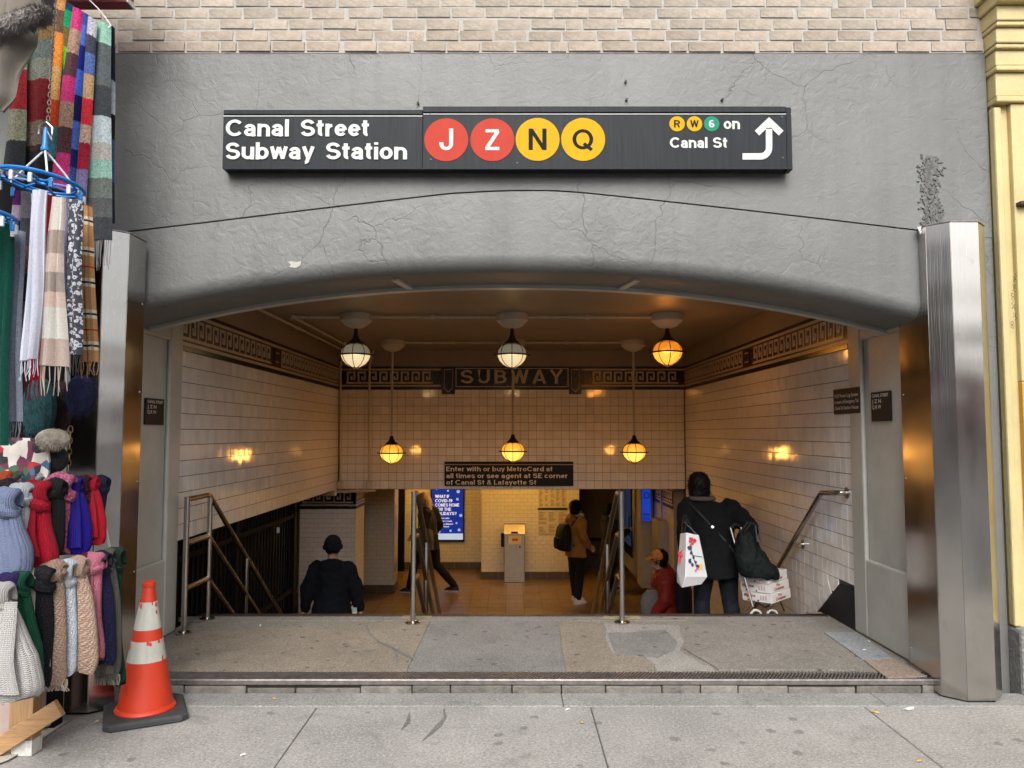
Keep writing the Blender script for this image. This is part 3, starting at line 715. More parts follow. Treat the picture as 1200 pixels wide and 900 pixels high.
SCR = M('black marker', (0.03, 0.03, 0.03), 0.6)
for k in range(6):                      # marker scribbles
    p = P(1187 + random.uniform(-1, 3), 322 + k * 11, 4.828); pts = []
    for q in range(8):
        pts.append(p + Vector((0.012 * sin(q * 1.7 + k), 0, -0.006 * q + 0.01 * cos(q * 2.1 + k * 2))))
    MB().tube(pts, 0.0017, 5).build('scribble', SCR, yb)

# ------------------------------------------------------------------ stainless columns
def column(xc0, yfront, flip, label, ztop):
    """octagonal cladding: xc0 = inner face X, flip=+1 column lies to +X of the opening"""
    s = flip
    pl = [(0, 0.10), (0.10, 0), (0.27, 0), (0.37, 0.10), (0.37, 0.6), (0, 0.6)]
    t = thing('steel_column', label, 'column', (xc0 + s * 0.18, yfront + 0.2, 0), 'steel clad columns of the entrance')
    depth = 0.47 if s > 0 else 0.32
    pts = [(xc0 + s * a, yfront + (b if b < 0.5 else depth)) for a, b in pl]
    n = len(pts); th = 0.004
    names = ['angled_panel', 'front_panel', 'angled_panel', 'outer_side_panel', 'back_panel', 'inner_side_panel']
    order = [0, 1, 2, 3, 4, 5]
    cx = sum(p[0] for p in pts) / n; cy = sum(p[1] for p in pts) / n
    for i in range(n):
        a, b = Vector((*pts[i], 0)), Vector((*pts[(i + 1) % n], 0))
        d = (b - a).normalized(); nn = Vector((d.y, -d.x, 0))
        if nn.dot(Vector((cx, cy, 0)) - a) < 0: nn = -nn
        ins = 0.0012
        a2, b2 = a + d * ins, b - d * ins
        m = MB(); vs = []
        z0 = 0.012
        for z in (z0, ztop):
            lean = 0.0
            vs += [a2 + Vector((0, 0, z)), b2 + Vector((0, 0, z)), b2 + nn * 0.012 + Vector((0, 0, z)), a2 + nn * 0.012 + Vector((0, 0, z))]
        m.add(vs, [(0, 1, 2, 3), (4, 5, 6, 7), (0, 1, 5, 4), (1, 2, 6, 5), (2, 3, 7, 6), (3, 0, 4, 7)])
        m.build(names[i], STEEL, t, bevel=0.002)
    inner = [((p[0] - cx) * 0.93 + cx, (p[1] - cy) * 0.93 + cy) for p in pts]
    MB().prism(inner, lambda u, v, w: Vector((u, v, w)), 0.0, ztop - 0.02).build('core', DEEPBLACK, t)
    out = [((p[0] - cx) * 1.03 + cx, (p[1] - cy) * 1.03 + cy) for p in pts]
    MB().prism(out, lambda u, v, w: Vector((u, v, w)), ztop + 0.001, ztop + 0.008).build('cap_sheet', IRONEDGE, t)
    # foot gap and rivets
    rv = MB().lathe((0, 0, 0), [(0.006, 0), (0.006, 0.002), (0.003, 0.004)], 8).mesh('rivet'); rv.materials.append(RAILSTEEL)
    for k in range(5):
        z = 0.2 + k * 0.55
        inst('rivet', rv, t, (xc0 - s * 0.0, yfront + depth - 0.03, z), (0, -s * pi / 2, 0))
    return t
column(2.60, 4.66, 1, 'octagonal brushed steel column by the yellow wall, right of the stairs', 2.895)
column(-2.31, 4.47, -1, 'octagonal brushed steel column behind the hanging scarves, left of the stairs', 2.80)
flp = MB(); a = P(1071, 268, 4.84)
flp.prism([(a.x, a.z), (a.x + 0.075, a.z + 0.012), (a.x + 0.02, a.z - 0.045)], lambda u, v, n: Vector((u, n, v)), 4.80, 4.808)
tag(flp.build('metal_flashing', M('white sheet metal', (0.7, 0.7, 0.68), 0.4, 0.3)), 'bent white metal flap beside the top of the right steel column', 'flashing')

# ------------------------------------------------------------------ stair well: walls with tiles and Greek key frieze
def rest_tile(mb, c, hw, hh, axis, n):
    r1, r2 = random.uniform(-0.006, 0.006), random.uniform(-0.006, 0.006)
    t = 0.006
    if axis == 'x':
        o = Vector((n, 0, 0)); U = Vector((r1, 1, 0)); V = Vector((r2, 0, 1))
    else:
        o = Vector((0, n, 0)); U = Vector((1, r1, 0)); V = Vector((0, r2, 1))
    f = [c + o * t + U * a * hw + V * b * hh for a, b in ((-1, -1), (1, -1), (1, 1), (-1, 1))]
    k = [c - o * 0.004 + U * a * (hw + 0.0006) + V * b * (hh + 0.0006) for a, b in ((-1, -1), (1, -1), (1, 1), (-1, 1))]
    mb.add(f + k, [(0, 1, 2, 3), (0, 4, 5, 1), (1, 5, 6, 2), (2, 6, 7, 3), (3, 7, 4, 0)])
def tiles(root, axis, plane, n, u0, u1, z0, z1, w, h, keep=None, near=None, limit=300, mat=None, stagger=False):
    """square-set wall tiles; the 300 nearest are separate parts, the rest one part"""
    mat = mat or TILE
    cells = []; nz = int(round((z1 - z0) / h)); h = (z1 - z0) / nz
    nu = int(round((u1 - u0) / w)); w = (u1 - u0) / nu
    for j in range(nz):
        for i in range(nu):
            u, z = u0 + (i + 0.5) * w, z1 - (j + 0.5) * h
            if keep and not keep(u, z): continue
            cells.append((near(u, z) if near else 0, u, z))
    cells.sort(key=lambda c: c[0])
    g = 0.0022
    me = []
    for k in range(3):
        m = MB()
        if axis == 'x': rest_tile(m, Vector((0, 0, 0)), w / 2 - g, h / 2 - g * 1.3, 'x', n)
        else: rest_tile(m, Vector((0, 0, 0)), w / 2 - g, h / 2 - g * 1.3, 'y', n)
        q = m.mesh('tile', fix=False); q.materials.append(mat); me.append(q)
    rest = MB()
    for k, (d, u, z) in enumerate(cells):
        c = Vector((plane, u, z)) if axis == 'x' else Vector((u, plane, z))
        if k < limit:
            j1, j2 = random.gauss(0, 0.0045), random.gauss(0, 0.0045)
            inst('tile', random.choice(me), root, c, (0, j1, j2) if axis == 'x' else (j1, 0, j2))
        else: rest_tile(rest, c, w / 2 - g, h / 2 - g * 1.3, axis, n)
    if rest.f: tag(rest.build('tile_field', mat, root, fix=False), kind='stuff')
def key_mesh(w, h, th, mat, name='greek_key', mirror=False):
    m = MB(); t = h * 0.14
    def seg(x0, x1, z0, z1):
        if mirror: x0, x1 = w - x1, w - x0
        m.box(x0, x1, 0, th, z0, z1)
    seg(0, w, 0, t); seg(0.04 * w, 0.04 * w + t, t, h); seg(0.04 * w + t, 0.80 * w, h - t, h)
    seg(0.80 * w - t, 0.80 * w, 0.30 * h, h - t); seg(0.38 * w, 0.80 * w - t, 0.30 * h, 0.30 * h + t); seg(0.38 * w, 0.38 * w + t, 0.30 * h + t, 0.62 * h)
    q = m.mesh(name); q.materials.append(mat); return q
FZ0, FZ1 = 2.26, 2.61
def frieze(root, axis, plane, n, u0, u1, bg, key, mirror=False, tabs=None, z0=FZ0, z1=FZ1):
    """bands of mosaic; built in the wall plane (axis x: u=Y, axis y: u=X)"""
    def band(name, za, zb, d, mat, ua=u0, ub=u1):
        if axis == 'x': a, b = sorted((plane, plane + n * d)); MB().box(a, b, ua, ub, za, zb).build(name, mat, root)
        else: a, b = sorted((plane, plane + n * d)); MB().box(ua, ub, a, b, za, zb).build(name, mat, root)
    H = z1 - z0
    band('frieze_bed', z0 + 0.002, z1 - 0.002, 0.006, bg)
    band('black_band', z1 - 0.030, z1, 0.012, BLACKTILE); band('cream_band', z1 - 0.058, z1 - 0.032, 0.010, CREAMTILE)
    band('black_band', z0, z0 + 0.04, 0.014, BLACKTILE); band('cream_band', z0 + 0.042, z0 + 0.070, 0.010, CREAMTILE)
    kz0, kz1 = z0 + 0.088, z1 - 0.076; kh = kz1 - kz0; kw = 0.165
    me = key_mesh(kw, kh, 0.006, key, mirror=mirror)
    spans = tabs or [(u0, u1)]
    for a, b in spans:
        cnt = int((b - a) / kw); pad = ((b - a) - cnt * kw) / 2
        for i in range(cnt):
            u = a + pad + i * kw
            if axis == 'y': inst('greek_key', me, root, (u, plane - 0.0118, kz0))
            elif n > 0: inst('greek_key', me, root, (plane + 0.0118, u, kz0), (0, 0, pi / 2))
            else: inst('greek_key', me, root, (plane - 0.0118, u + kw, kz0), (0, 0, -pi / 2))
    return kz0, kz1
# left wall (stops above the gates)
lw = thing('tiled_wall', 'white tiled left stair wall ending above the black gates', 'wall', (XL, 9, ZL))
MB().box(XL - 0.25, XL - 0.002, 6.0, YB + 0.2, ZL, ZC).build('wall_core', GROUT, lw)
MB().box(XL - 0.001, XL + 0.004, 6.0, YB, FZ1 + 0.001, ZC).build('plaster_band', PLASTER, lw)
tiles(lw, 'x', XL, 1, 6.005, YB, ZL + 0.004, FZ0 - 0.002, 0.102, 0.124, near=lambda u, z: u + random.random() * 0.2)
frieze(lw, 'x', XL, 1, 6.005, YB - 0.002, MAROON, CREAMTILE, tabs=[(6.01, 8.45), (8.75, YB)])
def plaque(root, plane, n, y0, y1):
    a, b = sorted((plane, plane + n * 0.012)); MB().box(a, b, y0, y1, FZ0 + 0.1, FZ1 - 0.085).build('plaque', MAROON, root)
    for za, zb in ((FZ0 + 0.125, FZ0 + 0.137), (FZ1 - 0.125, FZ1 - 0.113)):
        a, b = sorted((plane, plane + n * 0.016)); MB().box(a, b, y0 + 0.04, y1 - 0.04, za, zb).build('plaque_line', CREAMTILE, root)
plaque(lw, XL, 1, 8.5, 8.7)
# right wall (runs down beside the stairs)
rw = thing('tiled_wall', 'white tiled right stair wall running down behind the wall handrail', 'wall', (XR, 9, ZF))
MB().box(XR + 0.002, XR + 0.25, 6.0, YB + 0.2, ZF - 0.2, ZC).build('wall_core', GROUT, rw)
MB().box(XR - 0.004, XR + 0.001, 6.0, YB, FZ1 + 0.001, ZC).build('plaster_band', PLASTER, rw)
def slope_z(y): return LZ - 0.70 * max(0, y - 6.52)
tiles(rw, 'x', XR, -1, 6.005, YB, ZF, FZ0 - 0.002, 0.102, 0.124, keep=lambda u, z: z > max(ZF, 0.41 - 0.71 * max(0, u - 6.27)) - 0.03, near=lambda u, z: u + max(0, 0.4 - z) * 1.5)
frieze(rw, 'x', XR, -1, 6.005, YB - 0.002, MAROON, CREAMTILE, mirror=True, tabs=[(6.01, 8.45), (8.75, YB)])
plaque(rw, XR, -1, 8.5, 8.7)
sk = [(6.0, LZ - 0.2), (6.0, 0.405), (6.27, 0.39), (6.70, 0.085), (8.75, -1.2), (8.75, -1.3), (6.6, -0.2)]
MB().prism([(y, z) for y, z in sk], lambda u, v, n: Vector((n, u, v)), XR - 0.012, XR - 0.0005).build('black_skirting', BLACK, rw)
# slanting border course of tiles above the skirting
dm = MB(); 
for k in range(2, 24):
    y = 6.27 + k * 0.104; 
    for r in range(1):
        z = 0.41 - 0.71 * (y - 6.27)
        T = Matrix.Translation(Vector((XR - 0.004, y, z + 0.055))) @ Matrix.Rotation(-atan2(0.71, 1), 4, 'X')
        dm.box(-0.0055, 0.003, 0.003, 0.124, -0.052, 0.052, 0, T)
tag(dm.build('border_tile_course', TILE, rw), kind='stuff')
# lintel wall at the back with the SUBWAY plaque
bw = thing('tiled_wall', 'tiled lintel wall at the back with a mosaic SUBWAY plaque', 'wall', (0, YB, ZL))
MB().box(XL - 0.2, XR + 0.2, YB + 0.002, YB + 0.22, ZL, ZC + 0.2).build('wall_core', GROUT, bw)
MB().box(XL, XR, YB - 0.004, YB + 0.001, FZ1 + 0.001, ZC).build('plaster_band', PLASTER, bw)
tiles(bw, 'y', YB, -1, XL + 0.02, XR - 0.02, ZL + 0.004, FZ0 - 0.002, 0.124, 0.125, near=lambda u, z: abs(u) + random.random())
def bx(px): return P(px, 450, YB).x
frieze(bw, 'y', YB, -1, XL + 0.012, XR - 0.012, BLACKTILE, CREAMTILE, tabs=[(XL + 0.05, bx(512)), (bx(690), XR - 0.05)])
ztop, zbot = FZ1 - 0.005, FZ0 + 0.0
MB().box(bx(517), bx(681), YB - 0.022, YB, zbot, ztop).build('name_plaque', BLACKTILE, bw)
fr = MB(); xa, xb, za, zb = bx(534), bx(666), zbot + 0.035, ztop - 0.02
for a in ((xa, xb, za, za + 0.012), (xa, xb, zb - 0.012, zb), (xa, xa + 0.012, za + 0.012, zb - 0.012), (xb - 0.012, xb, za + 0.012, zb - 0.012)):
    MB().box(a[0], a[1], YB - 0.027, YB - 0.022, a[2], a[3]).build('plaque_border', CREAMTILE, bw)
stext('lettering', 'SUBWAY', CREAMTILE, bw, (bx(540), YB - 0.024, za + 0.052), bx(660) - bx(540), 0.215, 0.003, 0.17, 0.2)
for px0, px1 in ((518, 533), (667, 681)):
    a, b = bx(px0), bx(px1); m = (a + b) / 2; z1, z0 = ztop - 0.01, zbot - 0.075
    MB().box(a, b, YB - 0.026, YB, z0, z1).build('pendant_tab', BLACKTILE, bw)
    i = 0.035
    pts = [(a + i, z1 - 0.03), (b - i, z1 - 0.03), (b - i, z0 + 0.09), (m, z0 + 0.035), (a + i, z0 + 0.09)]
    for p, q in zip(pts, pts[1:] + pts[:1]):
        MB().bar((p[0], YB - 0.028, p[1]), (q[0], YB - 0.028, q[1]), 0.006, 0.010, up=Vector((0, 0, 1)) if abs(p[0] - q[0]) > 0.01 else Vector((0, 1, 0))).build('tab_line', CREAMTILE, bw)
tag(MB().box(-3.6, 3.6, 5.40, 12.2, ZC, ZC + 0.3).build('ceiling', PLASTER), kind='structure')
tag(MB().box(-3.3, 3.3, 5.502, 5.56, 2.55, ZC + 0.1).build('ceiling_drop', PLASTER), kind='structure') if False else None

# ------------------------------------------------------------------ mezzanine beyond the lintel
mz = tag(MB().box(-6.5, 4.5, 8.4, 18.4, ZF - 0.3, ZF - 0.009).build('mezzanine_floor', GROUT), kind='structure')
ft = MB().box(-0.15, 0.15, -0.15, 0.15, -0.03, 0.0).mesh('floor_tile'); ft.materials.append(BROWNTILE)
cnt = 0; rest = MB()
for j in range(32):
    for i in range(32):
        x, y = -5.6 + i * 0.3055 + 0.15, 8.55 + j * 0.3055
        if y > 12.2 and -2.9 < x < 2.6: inst('floor_tile', ft, mz, (x, y, ZF + random.uniform(-.0008, .0008))); cnt += 1
        else: rest.box(x - .15, x + .15, y - .15, y + .15, ZF - .03, ZF)
tag(rest.build('floor_tile_field', BROWNTILE, mz), kind='stuff')
tag(MB().box(-6.5, 4.5, YB + 0.23, 18.6, 0.98, 1.2).build('mezzanine_ceiling', PLASTER), kind='structure')
tag(MB().box(-6.5, XL - 0.26, 5.6, YB + 0.22, ZL + 0.02, ZL + 0.2).build('side_passage_blackout', DEEPBLACK), kind='structure')  # black cover added to keep the unseen side passage dark
def brick_tiles(root, axis, plane, n, u0, u1, z0, z1, w=0.152, h=0.076, mat=None):
    m = MB(); j = 0; z = z0
    while z < z1 - 0.02:
        zz = min(z + h, z1); u = u0 - (w / 2 if j % 2 else 0)
        while u < u1 - 0.01:
            a, b = max(u, u0), min(u + w, u1)
            if b - a > 0.015:
                c = Vector((plane, (a + b) / 2, (z + zz) / 2)) if axis == 'x' else Vector(((a + b) / 2, plane, (z + zz) / 2))
                rest_tile(m, c, (b - a) / 2 - 0.002, (zz - z) / 2 - 0.002, axis, n)
            u += w
        z = zz; j += 1
    tag(m.build('wall_tile_field', mat or TILEW, root, fix=False), kind='stuff')
def mezz_wall(label, x0, x1, y0, y1, faces, z1=0.98, mat=None, base=True, core=None):
    t = thing('station_wall', label, 'wall', ((x0 + x1) / 2, y0, ZF))
    MB().box(x0, x1, y0, y1, ZF - 0.1, z1).build('wall_core', core or GROUTL, t)
    for axis, plane, n, u0, u1 in faces:
        zb = ZF + 0.15 if base else ZF
        brick_tiles(t, axis, plane, n, u0, u1, zb, z1, mat=mat)
        if base:
            k = int(max(1, round((u1 - u0) / 0.30))); w = (u1 - u0) / k
            for i in range(k):
                a, b = u0 + i * w + 0.003, u0 + (i + 1) * w - 0.003
                p, q = sorted((plane - n * 0.003, plane + n * 0.014))
                if axis == 'y': MB().box(a, b, p, q, ZF, ZF + 0.148).build('base_tile', BASETILE, t)
                else: MB().box(p, q, a, b, ZF, ZF + 0.148).build('base_tile', BASETILE, t)
    return t
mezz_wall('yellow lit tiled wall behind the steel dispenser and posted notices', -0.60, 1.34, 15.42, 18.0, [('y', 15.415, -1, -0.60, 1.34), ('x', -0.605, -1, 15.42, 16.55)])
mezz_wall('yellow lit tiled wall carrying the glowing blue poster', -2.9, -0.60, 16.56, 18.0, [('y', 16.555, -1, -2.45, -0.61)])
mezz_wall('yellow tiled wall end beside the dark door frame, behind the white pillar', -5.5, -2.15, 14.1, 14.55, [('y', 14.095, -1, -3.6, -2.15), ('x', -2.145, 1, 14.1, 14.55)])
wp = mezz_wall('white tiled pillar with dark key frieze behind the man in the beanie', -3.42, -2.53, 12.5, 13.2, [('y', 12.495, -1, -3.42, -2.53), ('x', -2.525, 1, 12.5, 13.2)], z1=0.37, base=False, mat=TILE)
MB().box(-3.42, -2.53, 12.5, 13.2, 0.372, 0.98).build('pillar_head', GROUT, wp)
frieze(wp, 'y', 12.495, -1, -3.42, -2.53, BLACKTILE, CREAMTILE, z0=0.375, z1=0.72)
frieze(wp, 'x', -2.525, 1, 12.5, 13.2, BLACKTILE, CREAMTILE, z0=0.375, z1=0.72)
df = thing('door_frame', 'dark steel door frame at the left end of the lit hall', 'door frame', (-2.3, 16.3, ZF))
MB().box(-2.42, -2.27, 16.3, 16.42, ZF, 0.9).build('jamb', DEEPBLACK, df); MB().box(-3.2, -2.42, 16.3, 16.42, 0.6, 0.75).build('head', DEEPBLACK, df)
dc = thing('corridor_wall', 'dark brown corridor end between the notices and the ticket machine', 'wall', (1.9, 17.0, ZF))
MB().box(1.2, 3.2, 17.0, 17.3, ZF, 1.0).build('panel', DARKWALL, dc); MB().box(1.36, 2.6, 16.93, 16.998, ZF + 0.55, ZF + 0.60).build('handrail', DEEPBLACK, dc)
MB().box(1.36, 1.46, 16.9, 16.998, ZF, 1.0).build('door_post', DEEPBLACK, dc); MB().box(1.47, 2.6, 16.97, 16.999, ZF, ZF + 0.25).build('skirting', BASETILE, dc)
mr_ = thing('station_wall', 'beige right wall of the lit hall beneath the lintel', 'wall', (2.6, 14, ZF))
MB().box(2.50, 2.9, YB + 0.23, 18, ZF - 0.1, 0.98).build('wall_core', GROUTL, mr_)
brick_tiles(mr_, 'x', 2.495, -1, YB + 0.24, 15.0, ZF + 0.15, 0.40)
frieze(mr_, 'x', 2.495, -1, YB + 0.24, 13.4, BLACKTILE, CREAMTILE, z0=0.42, z1=0.76, mirror=True)
MB().box(2.47, 2.496, YB + 0.24, 17, ZF, ZF + 0.148).build('skirting', BASETILE, mr_)
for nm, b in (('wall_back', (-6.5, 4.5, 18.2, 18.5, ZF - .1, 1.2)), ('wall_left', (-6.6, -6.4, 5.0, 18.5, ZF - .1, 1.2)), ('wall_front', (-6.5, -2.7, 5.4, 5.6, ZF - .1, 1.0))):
    tag(MB().box(*b).build(nm, DEEPBLACK if nm != 'wall_back' else DARKWALL), kind='structure')  # left and front walls are black to keep the side passage dark
tag(MB().box(2.63, 2.9, 5.4, 6.6, ZF - .1, 0.07).build('wall_right', DEEPBLACK), kind='structure')
# ------------------------------------------------------------------ lamps
def globe_mat(name, col, e, op=0.45):
    m, nt, b = newmat(name)
    lw_ = N(nt, 'ShaderNodeLayerWeight', Blend=0.35)
    em = nt.nodes.new('ShaderNodeEmission')
    v = coords(nt); rb = N(nt, 'ShaderNodeSeparateXYZ'); L(nt, v, rb.inputs[0])
    at = math_n(nt, 'ARCTAN2', rb.outputs[1], rb.outputs[0])
    ribs = math_n(nt, 'ABSOLUTE', math_n(nt, 'SINE', math_n(nt, 'MULTIPLY', at, 24.0)))
    c = mixc(nt, lw_.outputs['Facing'], tint(col, 1.0), (col[0], col[1] * 0.62, col[2] * 0.45))
    c = mixc(nt, math_n(nt, 'MULTIPLY', ribs, 0.25), c, tint(col, 0.55))
    L(nt, c, em.inputs['Color']); em.inputs['Strength'].default_value = e
    tr = nt.nodes.new('ShaderNodeBsdfTransparent'); tr.inputs['Color'].default_value = (0.95, 0.8, 0.6, 1)
    gl = nt.nodes.new('ShaderNodeBsdfGlossy'); gl.inputs['Roughness'].default_value = 0.1
    mx = nt.nodes.new('ShaderNodeMixShader'); mx.inputs[0].default_value = op; L(nt, tr.outputs[0], mx.inputs[1]); L(nt, em.outputs[0], mx.inputs[2])
    m2 = nt.nodes.new('ShaderNodeMixShader'); m2.inputs[0].default_value = 0.05; L(nt, mx.outputs[0], m2.inputs[1]); L(nt, gl.outputs[0], m2.inputs[2])
    L(nt, m2.outputs[0], nt.nodes['Material Output'].inputs['Surface'])
    m.cycles.emission_sampling = 'NONE'
    return m
GLW = (globe_mat('amber upper globe glass', (1.0, 0.50, 0.05), 0.95), globe_mat('amber lower globe glass', (1.0, 0.66, 0.12), 1.7))
GLA = (globe_mat('orange upper globe glass', (1.0, 0.36, 0.03), 0.75), globe_mat('orange lower globe glass', (1.0, 0.52, 0.07), 1.4))
GLP = (globe_mat('grey upper globe glass', (0.55, 0.52, 0.38), 0.20, 0.85), globe_mat('pale lower globe glass', (1.0, 0.88, 0.55), 0.62, 0.75))  # upper half greyer, with weaker emission than the lower half
CANOPY = M('cream lamp canopy', (0.55, 0.50, 0.40), 0.4, var=0.1, vs=8)
CAGE = M('black lamp cage', (0.012, 0.010, 0.008), 0.45)
def lamp(x, y, zc, mat, label, rod, power, lcol):
    t = thing('pendant_lamp', label, 'lamp', (x, y, zc - 0.2), 'caged globe lamps on the stair ceiling')
    MB().lathe((x, y, ZC), [(0.165, 0.002), (0.17, -0.02), (0.165, -0.075), (0.10, -0.135), (0.035, -0.155), (0.0, -0.156)], 24).build('canopy', CANOPY, t, smooth=True)
    R = 0.145
    ztop = zc + R * 0.85
    if rod: MB().tube([(x, y, ZC - 0.15), (x, y, zc + 0.2)], 0.016, 8).build('rod', PIPEPAINT, t, smooth=True)
    else: MB().tube([(x, y, ZC - 0.15), (x, y, zc + 0.2)], 0.02, 8).build('rod', CAGE, t, smooth=True)
    MB().lathe((x, y, zc), [(0.0, 0.235), (0.022, 0.23), (0.03, 0.19), (0.055, 0.15), (0.085, 0.125), (0.085, 0.118), (0.0, 0.117)], 16).build('socket_cap', CAGE, t, smooth=True)
    prof = [(0.075, 0.117), (0.105, 0.10), (0.13, 0.06), (0.138, 0.015), (0.136, -0.02), (0.12, -0.065), (0.085, -0.11), (0.045, -0.135), (0.003, -0.142)]
    prof = [(r_ * 1.1, z_ * 0.92) for r_, z_ in prof]
    mu, ml = mat
    MB().lathe((x, y, zc), prof[:4] + [(prof[3][0], 0.002)], 24).build('upper_globe', mu, t, smooth=True)
    MB().lathe((x, y, zc), [(prof[3][0], 0.0)] + prof[4:], 24).build('lower_globe', ml, t, smooth=True)
    cg = MB()
    for k in range(8):
        a = 2 * pi * k / 8; pts = [(x + cos(a) * (r + 0.01), y + sin(a) * (r + 0.01), zc + z) for r, z in [(0.05, 0.15)] + prof[:-1] + [(0.0, -0.155)]]
        MB().tube(pts, 0.0042, 5).build('cage_wire', CAGE, t)
    MB().tube([(x + cos(2 * pi * k / 28) * 0.166, y + sin(2 * pi * k / 28) * 0.166, zc + 0.0) for k in range(28)], 0.0095, 6, loop=True).build('cage_ring', CAGE, t)
    for s in (-1, 1): MB().tube([(x + s * 0.16, y, zc), (x + s * 0.195, y, zc)], 0.008, 6).build('ring_lug', CAGE, t)
    ld = bpy.data.lights.new('bulb', 'POINT'); ld.energy = power; ld.color = lcol; ld.shadow_soft_size = 0.075
    lo = bpy.data.objects.new('bulb', ld); C.objects.link(lo); lo.parent = t; lo.location = Vector((x, y, zc - 0.02)) - wloc(t)
AMB = (1.0, 0.50, 0.13); ORG = (1.0, 0.42, 0.08); PAL = (1.0, 0.74, 0.42)
YN, YFAR = 8.12, 10.45
pw = 10
lamp(P(417, 400, YN).x, YN, P(417, 416, YN).z, GLP, 'pale lit caged globe close under ceiling, left of the front three', False, pw * 0.7, PAL)
lamp(P(600, 400, YN).x, YN, P(600, 416, YN).z, GLP, 'pale lit caged globe close under ceiling, middle of the front three', False, pw * 0.7, PAL)
lamp(P(782, 400, YN).x, YN, P(782, 413, YN).z, GLA, 'orange lit caged globe close under ceiling, right of the front three', False, pw * 1.2, ORG)
lamp(P(460, 400, YFAR).x, YFAR, P(460, 531, YFAR).z, GLW, 'amber globe on long rod before back wall, left of three', True, pw, AMB)
lamp(P(601, 400, YFAR).x, YFAR, P(601, 529, YFAR).z, GLW, 'amber globe on long rod just above the MetroCard sign', True, pw, AMB)
lamp(P(742, 400, YFAR).x, YFAR, P(742, 530, YFAR).z, GLW, 'amber globe on long rod before back wall, right of three', True, pw, AMB)
# hall lights under the mezzanine ceiling, out of sight behind the lintel
TUBE = emit('hall light tube', (1.0, 0.55, 0.13), 50.0)
for k, (x, y) in enumerate(((-1.9, 15.3), (-0.5, 13.9), (0.6, 14.1))):
    t = thing('ceiling_light', ['ceiling tube light over the blue poster', 'ceiling tube light over the hall floor by the left stair rail', 'ceiling tube light over the steel dispenser'][k], 'light', (x, y, 0.9))
    MB().box(x - 0.62, x + 0.62, y - 0.08, y + 0.08, 0.935, 0.978).build('housing', PIPEPAINT, t); MB().tube([(x - 0.58, y, 0.915), (x + 0.58, y, 0.915)], 0.02, 8).build('tube', TUBE, t)

# ------------------------------------------------------------------ conduits
def conduit(label, pts, r=0.014, joints=(), mat=None):
    t = thing('conduit', label, 'conduit', Vector(pts[0]))
    MB().tube(pts, r, 8).build('pipe', mat or PIPEPAINT, t, smooth=True)
    for j in joints:
        j = Vector(j); MB().lathe(j - Vector((0, 0, 0.022)), [(r * 1.7, 0), (r * 1.9, 0.01), (r * 1.9, 0.034), (r * 1.7, 0.044)], 10).build('joint', mat or PIPEPAINT, t)
    return t
zc_ = ZC - 0.03
xl, xr = P(417, 400, YN).x, P(782, 400, YN).x
conduit('cream conduit across the ceiling joining the front lamps', [(-2.33, YN, zc_), (xl - 0.165, YN, zc_), (xr - 0.165, YN, zc_)], 0.016, [(-0.85, YN, zc_), (0.8, YN, zc_), (-2.33, YN, zc_)])
xl2, xr2 = P(460, 400, YFAR).x, P(742, 400, YFAR).x
conduit('cream conduit across the ceiling joining the rear lamps', [(xl2 + 0.1, YFAR, zc_), (xr2 - 0.12, YFAR, zc_)], 0.016, [(-0.8, YFAR, zc_), (0.75, YFAR, zc_)])
conduit('cream conduit along the ceiling above the left wall', [(-2.52, 6.2, ZC - 0.03), (-2.52, 11.6, ZC - 0.03)], 0.016, [(-2.52, 9.0, ZC - 0.03)])
conduit('short cream conduit running back from the left front lamp line', [(-2.33, YN, zc_), (-2.33, 11.65, zc_)], 0.015, [(-2.33, 10.6, zc_)])
for px, lab in ((399, 'cream pipe down the back left corner of the stair walls'), (433, 'cream pipe down the back wall near the left corner')):
    p0, p1 = P(px, 428, YB - 0.06), P(px, 566, YB - 0.06)
    t = conduit(lab, [p0 + Vector((0.06, 0, 0.25)), p0, p1], 0.017)
    MB().box(p1.x - 0.04, p1.x + 0.04, YB - 0.1, YB - 0.02, p1.z - 0.09, p1.z + 0.03).build('junction_box', PIPEPAINT, t, bevel=0.012)
a, b = P(378, 577, YB - 0.1), P(440, 575, YB - 0.1)
t = conduit('cream pipe run with box along the bottom of the lintel', [a, b], 0.02)
MB().box(a.x + 0.0, a.x + 0.2, YB - 0.16, YB - 0.03, a.z - 0.05, a.z + 0.05).build('junction_box', PIPEPAINT, t, bevel=0.01)

# ------------------------------------------------------------------ station sign
YS = 4.80
sg = thing('station_sign', 'long black Canal Street subway sign with train bullets on grey wall', 'sign', (0, YS, 3.27))
def sp(px, py): return P(px, py, YS)
def rect(name, mat, px0, py0, px1, py1, y0, y1, parent=None, bevel=0.003):
    a, b = P(px0, py0, y0), P(px1, py1, y0)
    return MB().box(a.x, b.x, y0, y1, b.z, a.z).build(name, mat, parent or sg, bevel=bevel)
rect('panel', SIGNBLACK, 262, 129, 495, 197.5, YS + 0.004, YF - 0.002)
rect('panel', SIGNBLACK, 495.5, 125.5, 928, 197.5, YS, YF - 0.002)
rect('end_cap', SIGNBLACK, 921, 126.5, 929, 199, YS - 0.006, YF - 0.03)
rect('top_lip', SIGNBLACK, 495.5, 124.5, 921, 131.5, YS - 0.012, YS - 0.001)
rect('top_lip', SIGNBLACK, 262, 128.5, 495, 134, YS - 0.006, YS + 0.003)
rect('white_stripe', WHITEP, 262, 135.3, 495, 136.4, YS + 0.001, YS + 0.003, bevel=0)
rect('white_stripe', WHITEP, 496, 133.0, 928, 134.1, YS - 0.003, YS - 0.001, bevel=0)
rect('bottom_rail', SIGNBLACK, 262, 196.5, 928, 198.5, YS - 0.008, YS - 0.001)
ux, uz = (1, 0, 0), (0, 0, 1)
